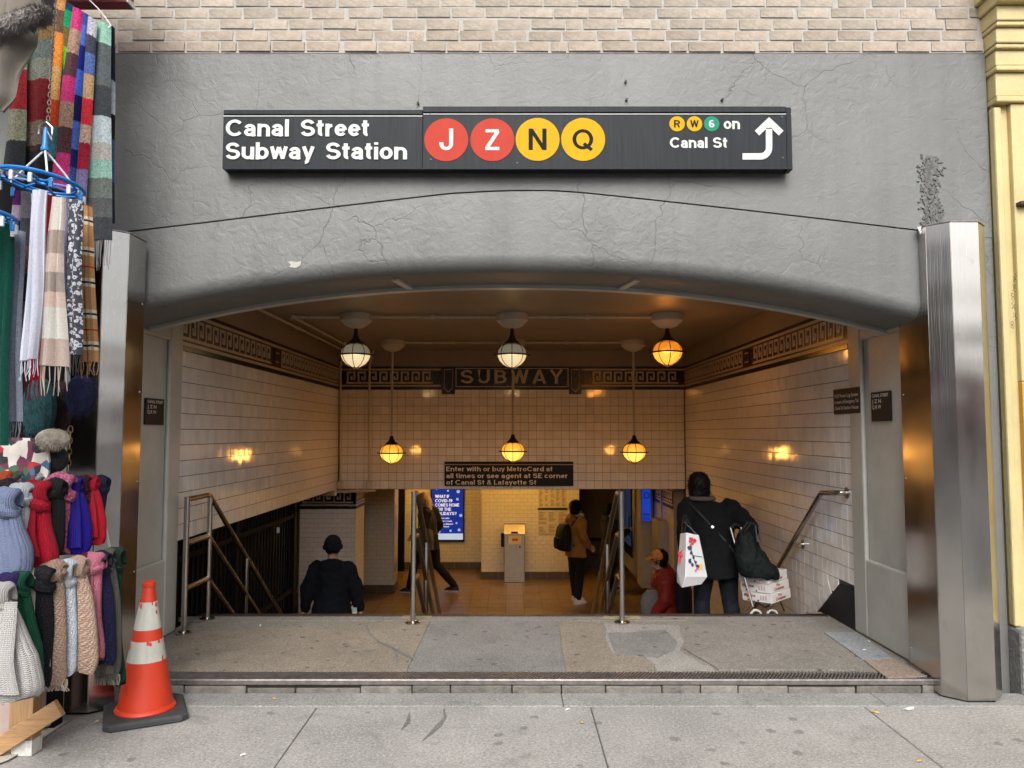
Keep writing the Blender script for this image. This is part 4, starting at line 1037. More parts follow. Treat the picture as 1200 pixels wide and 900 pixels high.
def st_text(s, px0, px1, pyb, pcap, mat=WHITEP, bold=0.022, parent=None, name='lettering', y=YS, spacing=1.0):
    a, b, c = P(px0, pyb, y), P(px1, pyb, y), P(px0, pyb - pcap, y)
    if all(q in GLY or q == ' ' for q in s): return stext(name, s, mat, parent or sg, a, b.x - a.x, c.z - a.z, 0.0032, 0.2 if pcap > 8 else 0.17 if pcap > 4 else 0.19)
    return text(name, s, mat, parent or sg, a, ux, uz, b.x - a.x, c.z - a.z, 0.003, bold, spacing)
for s, x0, x1, yb in (('Canal', 264.5, 338.5, 160), ('Street', 352.5, 434.5, 160), ('Subway', 264.5, 369, 187), ('Station', 382, 477, 187)):
    st_text(s, x0, x1, yb, 20, bold=0.03)
RED = M('red bullet enamel', (0.38, 0.040, 0.024), 0.55, var=0.06, vs=8, spec=0.12); GOLD = M('yellow bullet enamel', (0.53, 0.285, 0.002), 0.55, var=0.05, vs=8, spec=0.12)
GREEN = M('green bullet enamel', (0.012, 0.20, 0.11), 0.55, var=0.05, vs=8, spec=0.12); DARKP = M('black print', (0.012, 0.012, 0.012), 0.6, spec=0.08)
def bullet(ch, px, py, r, mat, lm, w, cap, bold=0.03):
    c = sp(px, py); q = sp(px + r, py); R = q.x - c.x
    m = MB().prism([(R * cos(2 * pi * k / 48), R * sin(2 * pi * k / 48)) for k in range(48)], lambda u, v, n: Vector((c.x + u, n, c.z + v)), YS - 0.001, YS - 0.0035)
    d = m.build('bullet', mat, sg)
    a = sp(px - w / 2, py + cap / 2); e = sp(px + w / 2, py + cap / 2); h = sp(px, py - cap / 2).z - a.z
    stext('letter', ch, lm, d, a + Vector((0, -0.0035, 0)), e.x - a.x, h, 0.0015, 0.165 if r > 12 else 0.18)
bullet('J', 523, 164, 25.7, RED, WHITEP, 16, 26); bullet('Z', 577, 164, 25.7, RED, WHITEP, 21, 26)
bullet('N', 630, 163.5, 25.7, GOLD, DARKP, 21, 25); bullet('Q', 683.3, 163.5, 25.7, GOLD, DARKP, 25, 25)
bullet('R', 793.3, 145.3, 9, GOLD, DARKP, 7, 8.5, 0.02); bullet('W', 813.7, 145.3, 9, GOLD, DARKP, 10, 8.5, 0.02); bullet('6', 833.8, 145.3, 9, GREEN, WHITEP, 6.5, 9, 0.02)
st_text('on', 848, 867, 151.5, 13, bold=0.03); st_text('Canal', 785, 829, 173.5, 12.5, bold=0.03); st_text('St', 835.5, 853.5, 173.5, 12.5, bold=0.03)
am = MB()
def arrow_path():
    pts = [(870, 183.5)] + [(891 + 10 * sin(q / 6 * pi / 2), 173.5 + 10 * cos(q / 6 * pi / 2)) for q in range(7)] + [(901, 150)]
    return pts
ap = arrow_path(); lft, rgt = [], []
for i, (x, y) in enumerate(ap):
    x0, y0 = ap[max(i - 1, 0)]; x1, y1 = ap[min(i + 1, len(ap) - 1)]; d = sqrt((x1-x0)**2 + (y1-y0)**2); nx, ny = -(y1 - y0) / d, (x1 - x0) / d
    lft.append((x + nx * 3.7, y + ny * 3.7)); rgt.append((x - nx * 3.7, y - ny * 3.7))
def signpoly(pts, name='arrow'):
    q = [sp(a, b) for a, b in pts]
    return MB().prism([(p.x, p.z) for p in q], lambda u, v, n: Vector((u, n, v)), YS - 0.001, YS - 0.004).build(name, WHITEP, sg)
signpoly(lft + rgt[::-1], 'arrow_shaft')
signpoly([(901, 137.5), (918, 153.5), (912.5, 159), (904.4, 151.2), (897.6, 151.2), (889.5, 159), (884.3, 153.5)], 'arrow_head')
SCREW = M('sign screw', (0.07, 0.07, 0.07), 0.5, 0.4)
for px, py in ((504, 133), (505, 187), (745, 131), (916, 137), (917, 185), (606, 191)):
    p = sp(px, py); MB().tube([p, p + Vector((0, -0.004, 0))], 0.006, 8).build('screw', SCREW, sg)

# MetroCard notice on the lintel
ms = thing('notice_sign', 'black MetroCard notice sign on the lintel bottom with three cream lines', 'sign', P(596, 569, YB))
ym = YB - 0.06
LCREAM = M('light cream print', (0.78, 0.72, 0.64), 0.5, var=0.05, vs=30)
def mrect(name, mat, px0, py0, px1, py1, y0, y1, par): return rect(name, mat, px0, py0, px1, py1, y0, y1, par)
mrect('panel', BLACK, 521, 541, 672, 569.5, ym, YB - 0.012, ms); mrect('stripe', CREAM, 521, 544.2, 672, 544.8, ym - 0.003, ym - 0.001, ms)
for s, x1, yb in (('Enter with or buy MetroCard at', 648, 552.3), ('all times or see agent at SE corner', 665.5, 560.3), ('of Canal St & Lafayette St', 629, 568)):
    st_text(s, 523, x1, yb, 5.6, LCREAM, 0.02, ms, y=ym)
# small wall signs
def side_sign(label, X, n, px0, py0, px1, py1, lines, cream=WHITEP):
    a, b = PX(px0, py0, X), PX(px1, py1, X)
    y0, y1 = min(a.y, b.y), max(a.y, b.y); zt = max(a.z, b.z); zb = min(a.z, b.z)
    t = thing('wall_sign', label, 'sign', (X, y0, zb))
    p, q = sorted((X, X + n * 0.012)); MB().box(p, q, y0, y1, zb, zt).build('panel', BLACK, t, bevel=0.003)
    u = Vector((0, -n * -1, 0)) if False else Vector((0, n, 0)); 
    for (s, f0, f1, zf, ch) in lines:
        ys = (y0 + (y1 - y0) * f0) if n > 0 else (y1 - (y1 - y0) * f0)
        text('lettering', s, cream, t, (X + n * 0.012, ys, zb + (zt - zb) * zf), u, (0, 0, 1), (y1 - y0) * (f1 - f0), (zt - zb) * ch, 0.002, 0.02)
    return t
LN = [('CANAL STREET', 0.08, 0.92, 0.82, 0.10)]
bul = [('J Z N', 0.08, 0.55, 0.62, 0.12), ('Q R W', 0.08, 0.55, 0.42, 0.12)]
side_sign('small black Canal Street plate on the left grey pillar', -2.612, 1, 169, 466, 190, 498, LN + bul)
side_sign('small black Canal Street plate on the right grey pillar', 2.664, -1, 1022, 460, 1046, 493, LN + bul)
side_sign('black three line emergency notice on right tiles, half behind the pillar', XR - 0.008, -1, 978, 457, 1010, 484, [('9127 Power Log System', 0.06, 0.95, 0.66, 0.13), ('In event of Emergency Tel', 0.06, 0.95, 0.42, 0.13), ('Canal St Station House', 0.06, 0.95, 0.18, 0.13)])

# ------------------------------------------------------------------ handrails
def rail(label, X, y0, y1, z_top, y2, posts, levels, slope=0.71):
    t = thing('handrail', label, 'handrail', (X, y0, LZ), 'steel handrails of the stairs')
    for k, z in enumerate(levels):
        ye = y2 - k * 0.18
        pts = [(X, y0, z), (X, y1 - 0.05, z), (X, y1, z - 0.012), (X, y1 + 0.05, z - 0.05), (X, ye, z - slope * (ye - y1))]
        MB().tube(pts, 0.021, 10).build('rail', RAILSTEEL, t, smooth=True)
    for y, zt in posts:
        zb = LZ if y < 6.52 else LZ - (int((y - 6.52) / TR) + 1) * RS
        MB().tube([(X, y, zb), (X, y, zt)], 0.0215, 12).build('post', RAILSTEEL, t, smooth=True)
        MB().lathe((X, y, zb), [(0.062, 0), (0.062, 0.006), (0.05, 0.012), (0.024, 0.016), (0.0, 0.017)], 20).build('floor_flange', RAILSTEEL, t, smooth=True)
    return t
rail('steel handrail by the left tiled wall, with two posts on the landing', -2.485, 5.92, 6.37, 1.09, 8.7, [(5.92, 1.11), (6.37, 1.09), (7.28, 0.45)], (1.09, 0.755, 0.415))
rail('steel centre handrail left of the steel dispenser, behind the walking blonde woman', -0.79, 6.23, 6.46, 1.10, 8.7, [(6.23, 1.125), (7.15, 0.62)], (1.10, 0.76, 0.42))
rail('steel centre handrail right of the man with the backpack', 0.88, 6.25, 6.48, 1.10, 8.7, [(6.25, 1.125), (7.2, 0.60)], (1.10, 0.76, 0.42))
t = thing('wall_handrail', 'brown steel handrail bracketed to the right tiled wall', 'handrail', (2.56, 6.2, 0.8))
Xr = 2.57
MB().tube([(XR - 0.01, 6.10, 1.125), (Xr + 0.02, 6.10, 1.125), (Xr, 6.13, 1.122), (Xr, 6.42, 1.10), (Xr, 6.47, 1.07), (Xr, 8.6, 1.10 - 0.74 * 2.16)], 0.022, 10).build('rail', RAILSTEEL, t, smooth=True)
MB().tube([(XR - 0.014, 6.10, 1.125), (XR - 0.002, 6.10, 1.125)], 0.045, 14).build('wall_flange', RAILSTEEL, t, smooth=True)
for y in (7.05,):
    z = 1.10 - 0.74 * (y - 6.44)
    MB().tube([(Xr, y, z - 0.02), (Xr + 0.01, y, z - 0.055), (XR - 0.01, y, z - 0.06)], 0.010, 8).build('bracket', RAILSTEEL, t, smooth=True)
    MB().tube([(XR - 0.014, y, z - 0.06), (XR - 0.002, y, z - 0.06)], 0.04, 14).build('wall_flange', RAILSTEEL, t, smooth=True)

# ------------------------------------------------------------------ black gates below the left wall
gt = thing('gate', 'black barred gates filling the dark opening under the left wall', 'gate', (-2.74, 9, ZF))
bar = MB().tube([(0, 0, 0), (0, 0, ZL - ZF)], 0.012, 6).mesh('bar', smooth=True); bar.materials.append(DEEPBLACK)
y = 6.1
while y < 9.55:
    inst('bar', bar, gt, (-2.72, y, ZF)); y += 0.105
for z in (ZF + 0.1, -0.35, 0.55):
    MB().box(-2.75, -2.69, 6.05, 9.6, z, z + 0.05).build('cross_rail', DEEPBLACK, gt)
for y in (6.05, 7.6, 9.6):
    MB().box(-2.77, -2.68, y - 0.04, y + 0.04, ZF, ZL - 0.002).build('gate_post', DEEPBLACK, gt)
MB().box(-2.95, -2.90, 6.0, 9.7, ZF, ZL - 0.01).build('shade_sheet', DEEPBLACK, gt)  # black sheet added behind the bars in place of the opening's shade
LKM = M('white lock tag', (0.6, 0.6, 0.58), 0.5)
for y, z in ((6.4, 0.30), (8.9, 0.45)): MB().box(-2.70, -2.675, y, y + 0.03, z, z + 0.06).build('lock', LKM, gt)

# ------------------------------------------------------------------ hall furniture
def poster():
    y = 16.50
    t = thing('poster_screen', 'glowing blue poster screen with white holiday warning text', 'screen', P(524, 633, y))
    def r(n, m, a, b, c, d, f, k): return rect(n, m, a, b, c, d, f, k, t, bevel=0)
    r('frame', BLACK, 504.5, 566, 544, 635, y, 16.555)
    BLUE = emit('blue backlit print', (0.012, 0.035, 0.36), 0.35); WB = emit('white backlit print', (0.8, 0.85, 0.95), 0.45); PB = emit('pale blue backlit strip', (0.55, 0.68, 0.85), 0.4); LB = emit('snow backlit dots', (0.35, 0.5, 0.85), 0.4)
    r('display', BLUE, 506.5, 568, 542.5, 625, y - 0.006, y - 0.001); r('footer_strip', PB, 506.5, 625.2, 542.5, 632.5, y - 0.006, y - 0.001)
    for s, x0, x1, yb in (('WHAT IF', 510, 527, 583.5), ('COVID-19', 510, 530, 588.6), ('COMES HOME', 510, 538.5, 593.6), ('FOR THE', 510, 529, 598.6), ('HOLIDAYS?', 510, 535, 603.6)):
        st_text(s, x0, x1, yb, 3.7, WB, 0.008, t, y=y - 0.006)
    for s, x0, x1, yb in (('Have a plan,', 516, 527, 608), ('wear a mask,', 516, 530, 611.4), ('keep distance', 516, 531, 614.8), ('get tested', 516, 526, 618)):
        st_text(s, x0, x1, yb, 1.8, WB, 0.02, t, y=y - 0.006)
    for px, py, rr in ((512, 572, 2), (525, 575, 1.3), (537, 576, 2), (536, 585, 1.6), (540, 604, 1.8), (535, 613, 1.2), (508, 622, 1.5), (515, 623, 1.2), (528, 622, 1.4), (538, 621, 1.7)):
        c = P(px, py, y - 0.006); R = rr / 900 * y
        MB().prism([(R * cos(q * pi / 6), R * sin(q * pi / 6)) for q in range(12)], lambda u, v, n: Vector((c.x + u, n, c.z + v)), y - 0.0065, y - 0.008).build('snow_dot', LB, t)
poster()
def dispenser():
    y = 15.12; t = thing('dispenser', 'free standing steel dispenser with sloped top before the tiled wall', 'dispenser', P(603, 682, y))
    SM = M('dispenser steel', (0.42, 0.38, 0.31), 0.38, 0.85, 0.1, 10, 0.1, 80)
    a, b = P(591, 626, y), P(615, 682, y)
    MB().box(a.x, b.x, y, y + 0.28, ZF, a.z).build('cabinet', SM, t, bevel=0.008)
    z0, z1 = a.z + 0.002, P(600, 615, y).z
    MB().prism([(y - 0.02, z0), (y + 0.28, z0), (y + 0.28, z1), (y + 0.10, z1)], lambda u, v, n: Vector((n, u, v)), a.x - 0.01, b.x + 0.01).build('sloped_head', SM, t, bevel=0.008)
    rect('slot', BLACK, 599, 623, 607, 625, y - 0.022, y - 0.005, t); rect('label_plate', M('cream label', (0.55, 0.46, 0.28), 0.5), 596, 628, 611, 637.5, y - 0.006, y - 0.001, t)
    rect('label_print', M('red label print', (0.35, 0.05, 0.03), 0.5), 600, 631, 607, 634, y - 0.009, y - 0.007, t)
    rect('lock', BLACK, 608.5, 640, 610, 642, y - 0.008, y - 0.001, t); rect('phone_handset', BLACK, 587, 625, 591.2, 641, y + 0.02, y + 0.1, t)
dispenser()
PAPER = M('notice paper', (0.50, 0.44, 0.32), 0.6, var=0.1, vs=20); INK = M('notice ink', (0.16, 0.13, 0.09), 0.7)
def notice(label, px0, py0, px1, py1, cols, rows_):
    y = 15.40; t = thing('notice_board', label, 'notice', P((px0 + px1) / 2, py1, y))
    rect('sheet', PAPER, px0, py0, px1, py1, y - 0.012, y + 0.008, t, bevel=0)
    w = (px1 - px0) / cols; m = MB(); random.seed(int(px0 * 7 + py0))
    for c in range(cols):
        for r in range(rows_):
            if random.random() < 0.12: continue
            ya = py0 + 2.5 + r * (py1 - py0 - 4) / rows_; xa = px0 + c * w + 1; xb = xa + (w - 2) * random.uniform(0.5, 1)
            p, q = P(xa, ya, y - 0.015), P(xb, ya + 0.62, y - 0.015); m.box(p.x, q.x, y - 0.015, y - 0.0125, q.z, p.z)
    tag(m.build('print_lines', INK, t), kind='stuff')
notice('upper posted paper sheet with columns of small print', 631, 560, 664, 595, 5, 22)
notice('lower posted paper sheet under a dark strip, by the backpack man', 630.5, 598, 665, 626, 3, 15)
tag(rect('notice_strip', BLACK, 630, 595.6, 665, 597.2, 15.38, 15.412, None) if False else MB().box(P(630, 596, 15.39).x, P(665, 596, 15.39).x, 15.38, 15.408, P(630, 597.3, 15.39).z, P(630, 595.5, 15.39).z).build('notice_strip', BLACK), 'thin dark strip between the two posted paper sheets', 'strip')
# ticket machine, cabinet, blue sign and grey box on the right wall of the hall
tm = thing('ticket_machine', 'grey cabinet ticket machine with dark blue screen on the right hall wall', 'machine', (2.4, 14.8, ZF))
GREYC = M('grey enamel cabinet', (0.36, 0.32, 0.25), 0.45, 0.2, 0.08, 5)
MB().box(2.26, 2.49, 14.3, 16.4, ZF + 0.25, 0.95).build('cabinet', GREYC, tm, bevel=0.01)
MB().box(2.245, 2.262, 14.55, 16.1, -0.75, 0.72).build('screen_frame', DEEPBLACK, tm, bevel=0.004)
SCB = emit('dim machine screen', (0.02, 0.035, 0.08), 0.3)
MB().box(2.238, 2.247, 14.65, 15.2, -0.55, 0.62).build('screen', SCB, tm); MB().box(2.238, 2.247, 15.3, 16.0, -0.55, 0.62).build('screen', SCB, tm)
MB().tube([(2.22, 14.5, -0.35), (2.19, 14.5, -0.3), (2.19, 14.5, 0.0), (2.22, 14.5, 0.05)], 0.012, 6).build('handle', DEEPBLACK, tm)
cb = thing('steel_cabinet', 'tall pale grey service cabinet with blue lit sign in front', 'cabinet', (2.36, 13.6, ZF))
MB().box(2.25, 2.47, 13.55, 14.0, ZF + 0.2, 0.93).build('body', GREYC, cb, bevel=0.008)
MB().box(2.243, 2.251, 13.6, 13.95, ZF + 0.25, 0.88).build('door', GREYC, cb, bevel=0.003)
yb_ = 13.4
bs = thing('lit_sign', 'small upright blue lit sign hanging above the ticket machine', 'sign', P(757, 612, yb_))
def r(n, m, a, b, c, d, f, k): return rect(n, m, a, b, c, d, f, k, bs, bevel=0)
r('panel', emit('blue lit acrylic', (0.015, 0.09, 0.85), 0.25), 753, 574, 762.5, 610.5, yb_, yb_ + 0.06)
DB = M('dark blue print', (0.01, 0.02, 0.2), 0.5)
c = P(757.7, 580.5, yb_); MB().tube([(c.x + 0.045 * cos(q * pi / 8), yb_ - 0.004, c.z + 0.05 * sin(q * pi / 8)) for q in range(16)], 0.009, 5, loop=True).build('ring_print', DB, bs)
st_text('Help', 754, 761.5, 604, 3.0, DB, 0.02, bs, y=yb_); st_text('Point', 754, 761.5, 608.5, 3.0, DB, 0.02, bs, y=yb_)
eb = thing('electric_box', 'grey metal wall box with conduit under the hall frieze', 'electric box', (2.42, 12.6, -0.3))
MB().box(2.34, 2.493, 12.35, 12.95, -0.42, 0.19).build('box', GREYC, eb, bevel=0.006); MB().box(2.33, 2.342, 12.38, 12.92, -0.39, 0.16).build('door', GREYC, eb, bevel=0.004)
MB().tube([(2.44, 12.65, 0.19), (2.44, 12.65, 0.95)], 0.02, 8).build('conduit', GREYC, eb); MB().box(2.36, 2.493, 12.4, 12.7, -0.7, -0.45).build('lower_box', PIPEPAINT, eb, bevel=0.01)
# ------------------------------------------------------------------ people
SKIN = M('skin', (0.42, 0.25, 0.17), 0.5, var=0.08, vs=14)
HAIRB = M('black hair', (0.007, 0.006, 0.006), 0.5, var=0.4, vs=40, scale=(4, 4, 1), bmp=0.6, bs=60, spec=0.12)
def cloth(name, col, rough=0.85, bs=16): return M(name, col, rough, var=0.2, vs=7, bmp=0.6, bs=bs, bd=0.02, spec=0.15)
def rings_from(spec, T):
    """spec: (x,y,z,rx,ry) stacked ellipses, in the figure's own frame"""
    n = 18; out = []
    for x, y, z, rx, ry in spec:
        out.append([T @ Vector((x + rx * cos(2 * pi * k / n), y + ry * sin(2 * pi * k / n), z)) for k in range(n)])
    return out
def limb(mb, pts, rad, T):
    pts = [Vector(p) for p in pts]; P2, R2 = [], []
    d0 = (pts[0] - pts[1]).normalized(); d1 = (pts[-1] - pts[-2]).normalized()
    P2.append(pts[0] + d0 * rad[0] * 0.85); R2.append(rad[0] * 0.45)
    for i, p in enumerate(pts):
        P2.append(p); R2.append(rad[i])
        if i < len(pts) - 1: P2.append((p + pts[i + 1]) / 2); R2.append((rad[i] + rad[i + 1]) / 2 * 1.03)
    P2.append(pts[-1] + d1 * rad[-1] * 0.85); R2.append(rad[-1] * 0.45)
    mb.tube([T @ p for p in P2], R2, 12)
def ball(mb, c, r, T, s=(1, 1, 1)):
    prof = [(sin(pi * q / 10), -cos(pi * q / 10)) for q in range(1, 10)]
    mb.loft([[T @ Vector((c[0] + r * s[0] * a * cos(2 * pi * k / 14), c[1] + r * s[1] * a * sin(2 * pi * k / 14), c[2] + r * s[2] * b)) for k in range(14)] for a, b in prof])
def person(label, loc, yaw, H, joints, mats, jacket=(1.0, 0.76), hair='short', lean=0.0, voxel=0.012, bulk=1.0, hood=False, hat=None, jr=1.0, headyaw=0.0, open_hand=()):
    """local frame: +y forward, x right, z up, feet at z=0, base proportions 1.75 m"""
    t = thing('person', label, 'person', loc)
    k = H / 1.75
    T = Matrix.Translation(Vector(loc)) @ Matrix.Rotation(yaw, 4, 'Z') @ Matrix.Scale(k, 4)
    J = dict(hipL=(-.1, 0, .92), kneL=(-.1, .01, .50), ankL=(-.1, -.02, .09), hipR=(.1, 0, .92), kneR=(.1, .01, .50), ankR=(.1, -.02, .09),
             pel=(0, 0, .95), chest=(0, 0.0, 1.28), neck=(0, 0, 1.47), head=(0, .015, 1.625),
             shL=(-.185, 0, 1.42), elL=(-.25, -.02, 1.14), wrL=(-.25, .05, .90), shR=(.185, 0, 1.42), elR=(.25, -.02, 1.14), wrR=(.25, .05, .90))
    J.update(joints)
    V = {a: Vector(b) for a, b in J.items()}
    def torso(mb, s, z0, flare=1.0, top=True):
        pel, ch, nk = V['pel'], V['chest'], V['neck']
        def at(z):
            if z < pel.z: return Vector((pel.x, pel.y, z))
            if z < ch.z: return pel.lerp(ch, (z - pel.z) / (ch.z - pel.z))
            return ch.lerp(nk, min(1.2, (z - ch.z) / (nk.z - ch.z)))
        H0 = nk.z
        spec = []
        for zf, rx, ry in ((z0, .175 * flare, .125 * flare), ((z0 + .95) / 2, .175 * (flare + 1) / 2, .125 * (flare + 1) / 2), (1.0, .165, .118), (1.12, .152, .110), (1.25, .172, .122), (1.36, .185, .118), (1.42, .17, .10), (1.46, .11, .08), (1.49, .066, .066)):
            zz = zf if zf < .96 else pel.z + (zf - .95) / (1.47 - .95) * (H0 - pel.z)
            c = at(zz); spec.append((c.x, c.y, zz, rx * s, ry * s))
        spec.sort(key=lambda q: q[2])
        mb.loft(rings_from(spec, T))
    # body: one continuous surface
    b = MB()
    torso(b, 0.9, .82)
    h = V['head']; n = V['neck']
    limb(b, [n - Vector((0, 0, .06)), n.lerp(h, .6)], [.06, .055], T)
    HT = T @ Matrix.Translation(h) @ Matrix.Rotation(headyaw, 4, 'Z')
    ball(b, (0, 0, 0.015), .1, HT, (.80, .98, 1.12)); ball(b, (0, .03, -.055), .075, HT, (.82, .9, .85))
    b.loft([[HT @ Vector((x, y, z)) for x, y, z in ((-w, .08, zz), (w, .08, zz), (w * .6, .08 + d, zz), (-w * .6, .08 + d, zz))] for w, d, zz in ((.008, .005, .03), (.012, .022, .0), (.017, .034, -.022), (.012, .012, -.032))])   # nose
    for s in (-1, 1): ball(b, (s * .083, -.005, -.005), .03, HT, (.35, .7, 1.0))
    ball(b, (0, .088, -.06), .02, HT, (1.2, .5, .45))          # mouth
    for s in 'LR':
        limb(b, [V['sh' + s], V['el' + s], V['wr' + s]], [.052, .040, .028], T)
        w, e = V['wr' + s], V['el' + s]; d = (w - e).normalized(); sd = d.cross(Vector((0, 1, 0)) if abs(d.y) < .8 else Vector((0, 0, 1))).normalized(); up = sd.cross(d)
        sg_ = 1 if s == 'R' else -1
        pc = w + d * .045
        limb(b, [w, w + d * .05 + up * .012, w + d * .08 + up * .012], [.027, .03, .028], T); limb(b, [w, w + d * .05 - up * .012, w + d * .08 - up * .012], [.027, .03, .028], T)
        for q, (o, ln) in enumerate(((-.030, .070), (-.010, .080), (.010, .075), (.030, .058))):
            p0 = w + d * .085 + up * o; p1 = p0 + d * ln * .5 + sd * .012 * sg_; p2 = p1 + d * ln * .4 + sd * .028 * sg_
            limb(b, [p0, p1, p2], [.0105, .0095, .008], T)
        limb(b, [w + d * .03 + up * .03, w + d * .065 + up * .05 + sd * .01 * sg_, w + d * .095 + up * .05 + sd * .022 * sg_], [.013, .011, .009], T)
        limb(b, [V['hip' + s], V['kne' + s], V['ank' + s]], [.085, .056, .038], T)
        a = V['ank' + s]; limb(b, [a + Vector((0, -.03, -.04)), a + Vector((0, .13, -.055))], [.036, .03], T)
    remeshed(b, 'body', mats['skin'], t, voxel * k, 3)
    # trousers and shoes
    tr = MB()
    for s in 'LR': limb(tr, [V['hip' + s], V['kne' + s], V['ank' + s] + Vector((0, 0, .02))], [.105 * bulk, .078, .066], T)
    tr.loft(rings_from([(V['pel'].x, V['pel'].y, z, rx, ry) for z, rx, ry in ((.82, .14, .11), (.9, .172, .125), (1.0, .165, .12), (1.05, .15, .11))], T))
    remeshed(tr, 'trousers', mats['trousers'], t, .014 * k, 3, .006, 12)
    for s in 'LR':
        a = V['ank' + s]; sh = MB()
        fd = Vector((0, 1, 0))
        kn = V['kne' + s]; pitch = 0.0
        sh.loft([[T @ Vector((a.x + wx * cos(2 * pi * q / 14), a.y + yy + ly * sin(2 * pi * q / 14), a.z + zz)) for q in range(14)] for zz, wx, ly, yy in ((-.088, .044, .135, .05), (-.06, .047, .138, .05), (-.03, .044, .115, .035), (.0, .042, .07, .0), (.03, .045, .06, -.005))])
        so = sh.build('shoe', mats['shoes'], t, smooth=True)
        sl = MB(); sl.loft([[T @ Vector((a.x + wx * cos(2 * pi * q / 14), a.y + .05 + ly * sin(2 * pi * q / 14), a.z + zz)) for q in range(14)] for zz, wx, ly in ((-.0895, .046, .139), (-.066, .049, .142))])
        sl.build('sole', mats.get('sole', mats['shoes']), so, smooth=True)
    # jacket
    jk = MB(); torso(jk, 1.13 * jr, jacket[1], jacket[0])
    for s in 'LR':
        e, w = V['el' + s], V['wr' + s]
        limb(jk, [V['sh' + s], e, w.lerp(e, .06)], [.085 * jr, .070 * jr, .052 * jr], T)
    if hood: ball(jk, (n.x, n.y - .085, n.z - .02), .115, T, (1.15, .75, .75)); limb(jk, [n + Vector((-.09, 0, -.02)), n + Vector((0, .06, -.04)), n + Vector((.09, 0, -.02))], [.035, .03, .035], T)
    else: limb(jk, [n + Vector((0, -.01, -.04)), n + Vector((0, 0, .02))], [.082, .074], T)
    remeshed(jk, 'jacket', mats['jacket'], t, .014 * k, 3, .017, 10)
    # hair / hat
    if hair:
        hr = MB()
        if hair == 'short': ball(hr, (0, -.018, .035), .113, HT, (.85, .98, 1.03)); ball(hr, (0, -.05, -.03), .085, HT, (.95, .7, .9))
        elif hair == 'bob': ball(hr, (0, -.022, .03), .120, HT, (.93, .98, 1.06)); ball(hr, (0, -.045, -.05), .10, HT, (1.05, .78, .85))
        elif hair == 'long': ball(hr, (0, -.018, .035), .115, HT, (.88, .98, 1.02)); limb(hr, [h + Vector((0, -.06, .02)), h + Vector((0.01, -.09, -.10)), h + Vector((.0, -.10, -.2))], [.09, .08, .055], T)
        ho = remeshed(hr, 'hair', mats['hair'], t, .011 * k, 3, .006, 30)
        rs = random.Random(int(H * 1000)); st_ = MB(); pl = wloc(t)
        for v in rs.sample(list(ho.data.vertices), min(900, len(ho.data.vertices))):
            d = Vector(v.normal); a_ = v.co + pl - d * .004; s_ = d.cross(Vector((.3, .4, .9))).normalized() * .006
            st_.add([a_ - s_, a_ + s_, a_ + d * rs.uniform(.010, .026) + Vector((rs.uniform(-.016, .016), rs.uniform(-.016, .016), -rs.uniform(.0, .03)))], [(0, 1, 2)])
        tag(st_.build('hair_strands', mats['hair'], ho, fix=False), kind='stuff')
    for s in (-1, 1):
        e = MB(); ball(e, (s * .032, .088, .008), .011, HT, (1.2, .6, .7)); e.build('eye', M('dark eye', (.02, .015, .012), .2), t, smooth=True)
    if hat == 'beanie':
        ht = MB(); ball(ht, (0, -.01, .05), .118, HT, (.90, .98, 1.05)); 
        o = remeshed(ht, 'beanie', mats['hat'], t, .012 * k, 3, .003, 30)
        MB().loft([[HT @ Vector((cos(2*pi*q/20) * (.104 + dd), -.008 + sin(2*pi*q/20) * (.113 + dd), zz)) for q in range(20)] for zz, dd in ((.0, 0), (.005, .010), (.045, .012), (.052, 0.0))]).build('cuff', mats['hat'], o, smooth=True)
    if hat == 'cap':
        ht = MB(); ball(ht, (0, -.005, .045), .112, HT, (.90, 1.0, .92)); o = remeshed(ht, 'cap', mats['hat'], t, .012 * k, 3, .004, 30)
        MB().sheet(lambda u, v: HT @ Vector(((u - .5) * .17 * (1 - .35 * v * v), .07 + v * .10, .055 - v * .035 - ((u - .5) ** 2) * .12)), 8, 5, .008).build('brim', mats['hat'], o, smooth=True)
    return t, T, V
BLK = cloth('black trousers cloth', (.012, .012, .014)); SHOEB = M('black shoe', (.015, .014, .014), .5); WSOLE = M('pale sole', (.5, .48, .44), .6)
def stairz(y): return LZ - (int((y - 6.52) / TR) + 1) * RS if y > 6.52 else LZ
# man in beanie on the hall floor at the left, seen from behind
hp = P(390, 631, 8.85)
p1, T1, V1 = person('person in black beanie and dark hooded jacket seen from behind', (hp.x, 8.85, ZF), 0, hp.z - ZF, dict(elL=(-.29, -.03, 1.15), wrL=(-.33, .04, .92), elR=(.29, -.03, 1.15), wrR=(.32, .04, .92), shL=(-.185, 0, 1.41), shR=(.185, 0, 1.41)),
    dict(skin=SKIN, trousers=BLK, shoes=SHOEB, jacket=cloth('dark navy jacket', (.007, .008, .012)), hat=cloth('black beanie knit', (.012, .012, .013), .95, 90)), jacket=(1.15, .78), hair=None, hat='beanie', jr=1.15, hood=True)
MB().sheet(lambda u, v: T1 @ Vector((.27 + .05 * u, -.14 + .02 * sin(4 * v), .98 - .16 * v)), 4, 6, .006).build('glove', M('white glove', (.6, .6, .58), .8), p1)
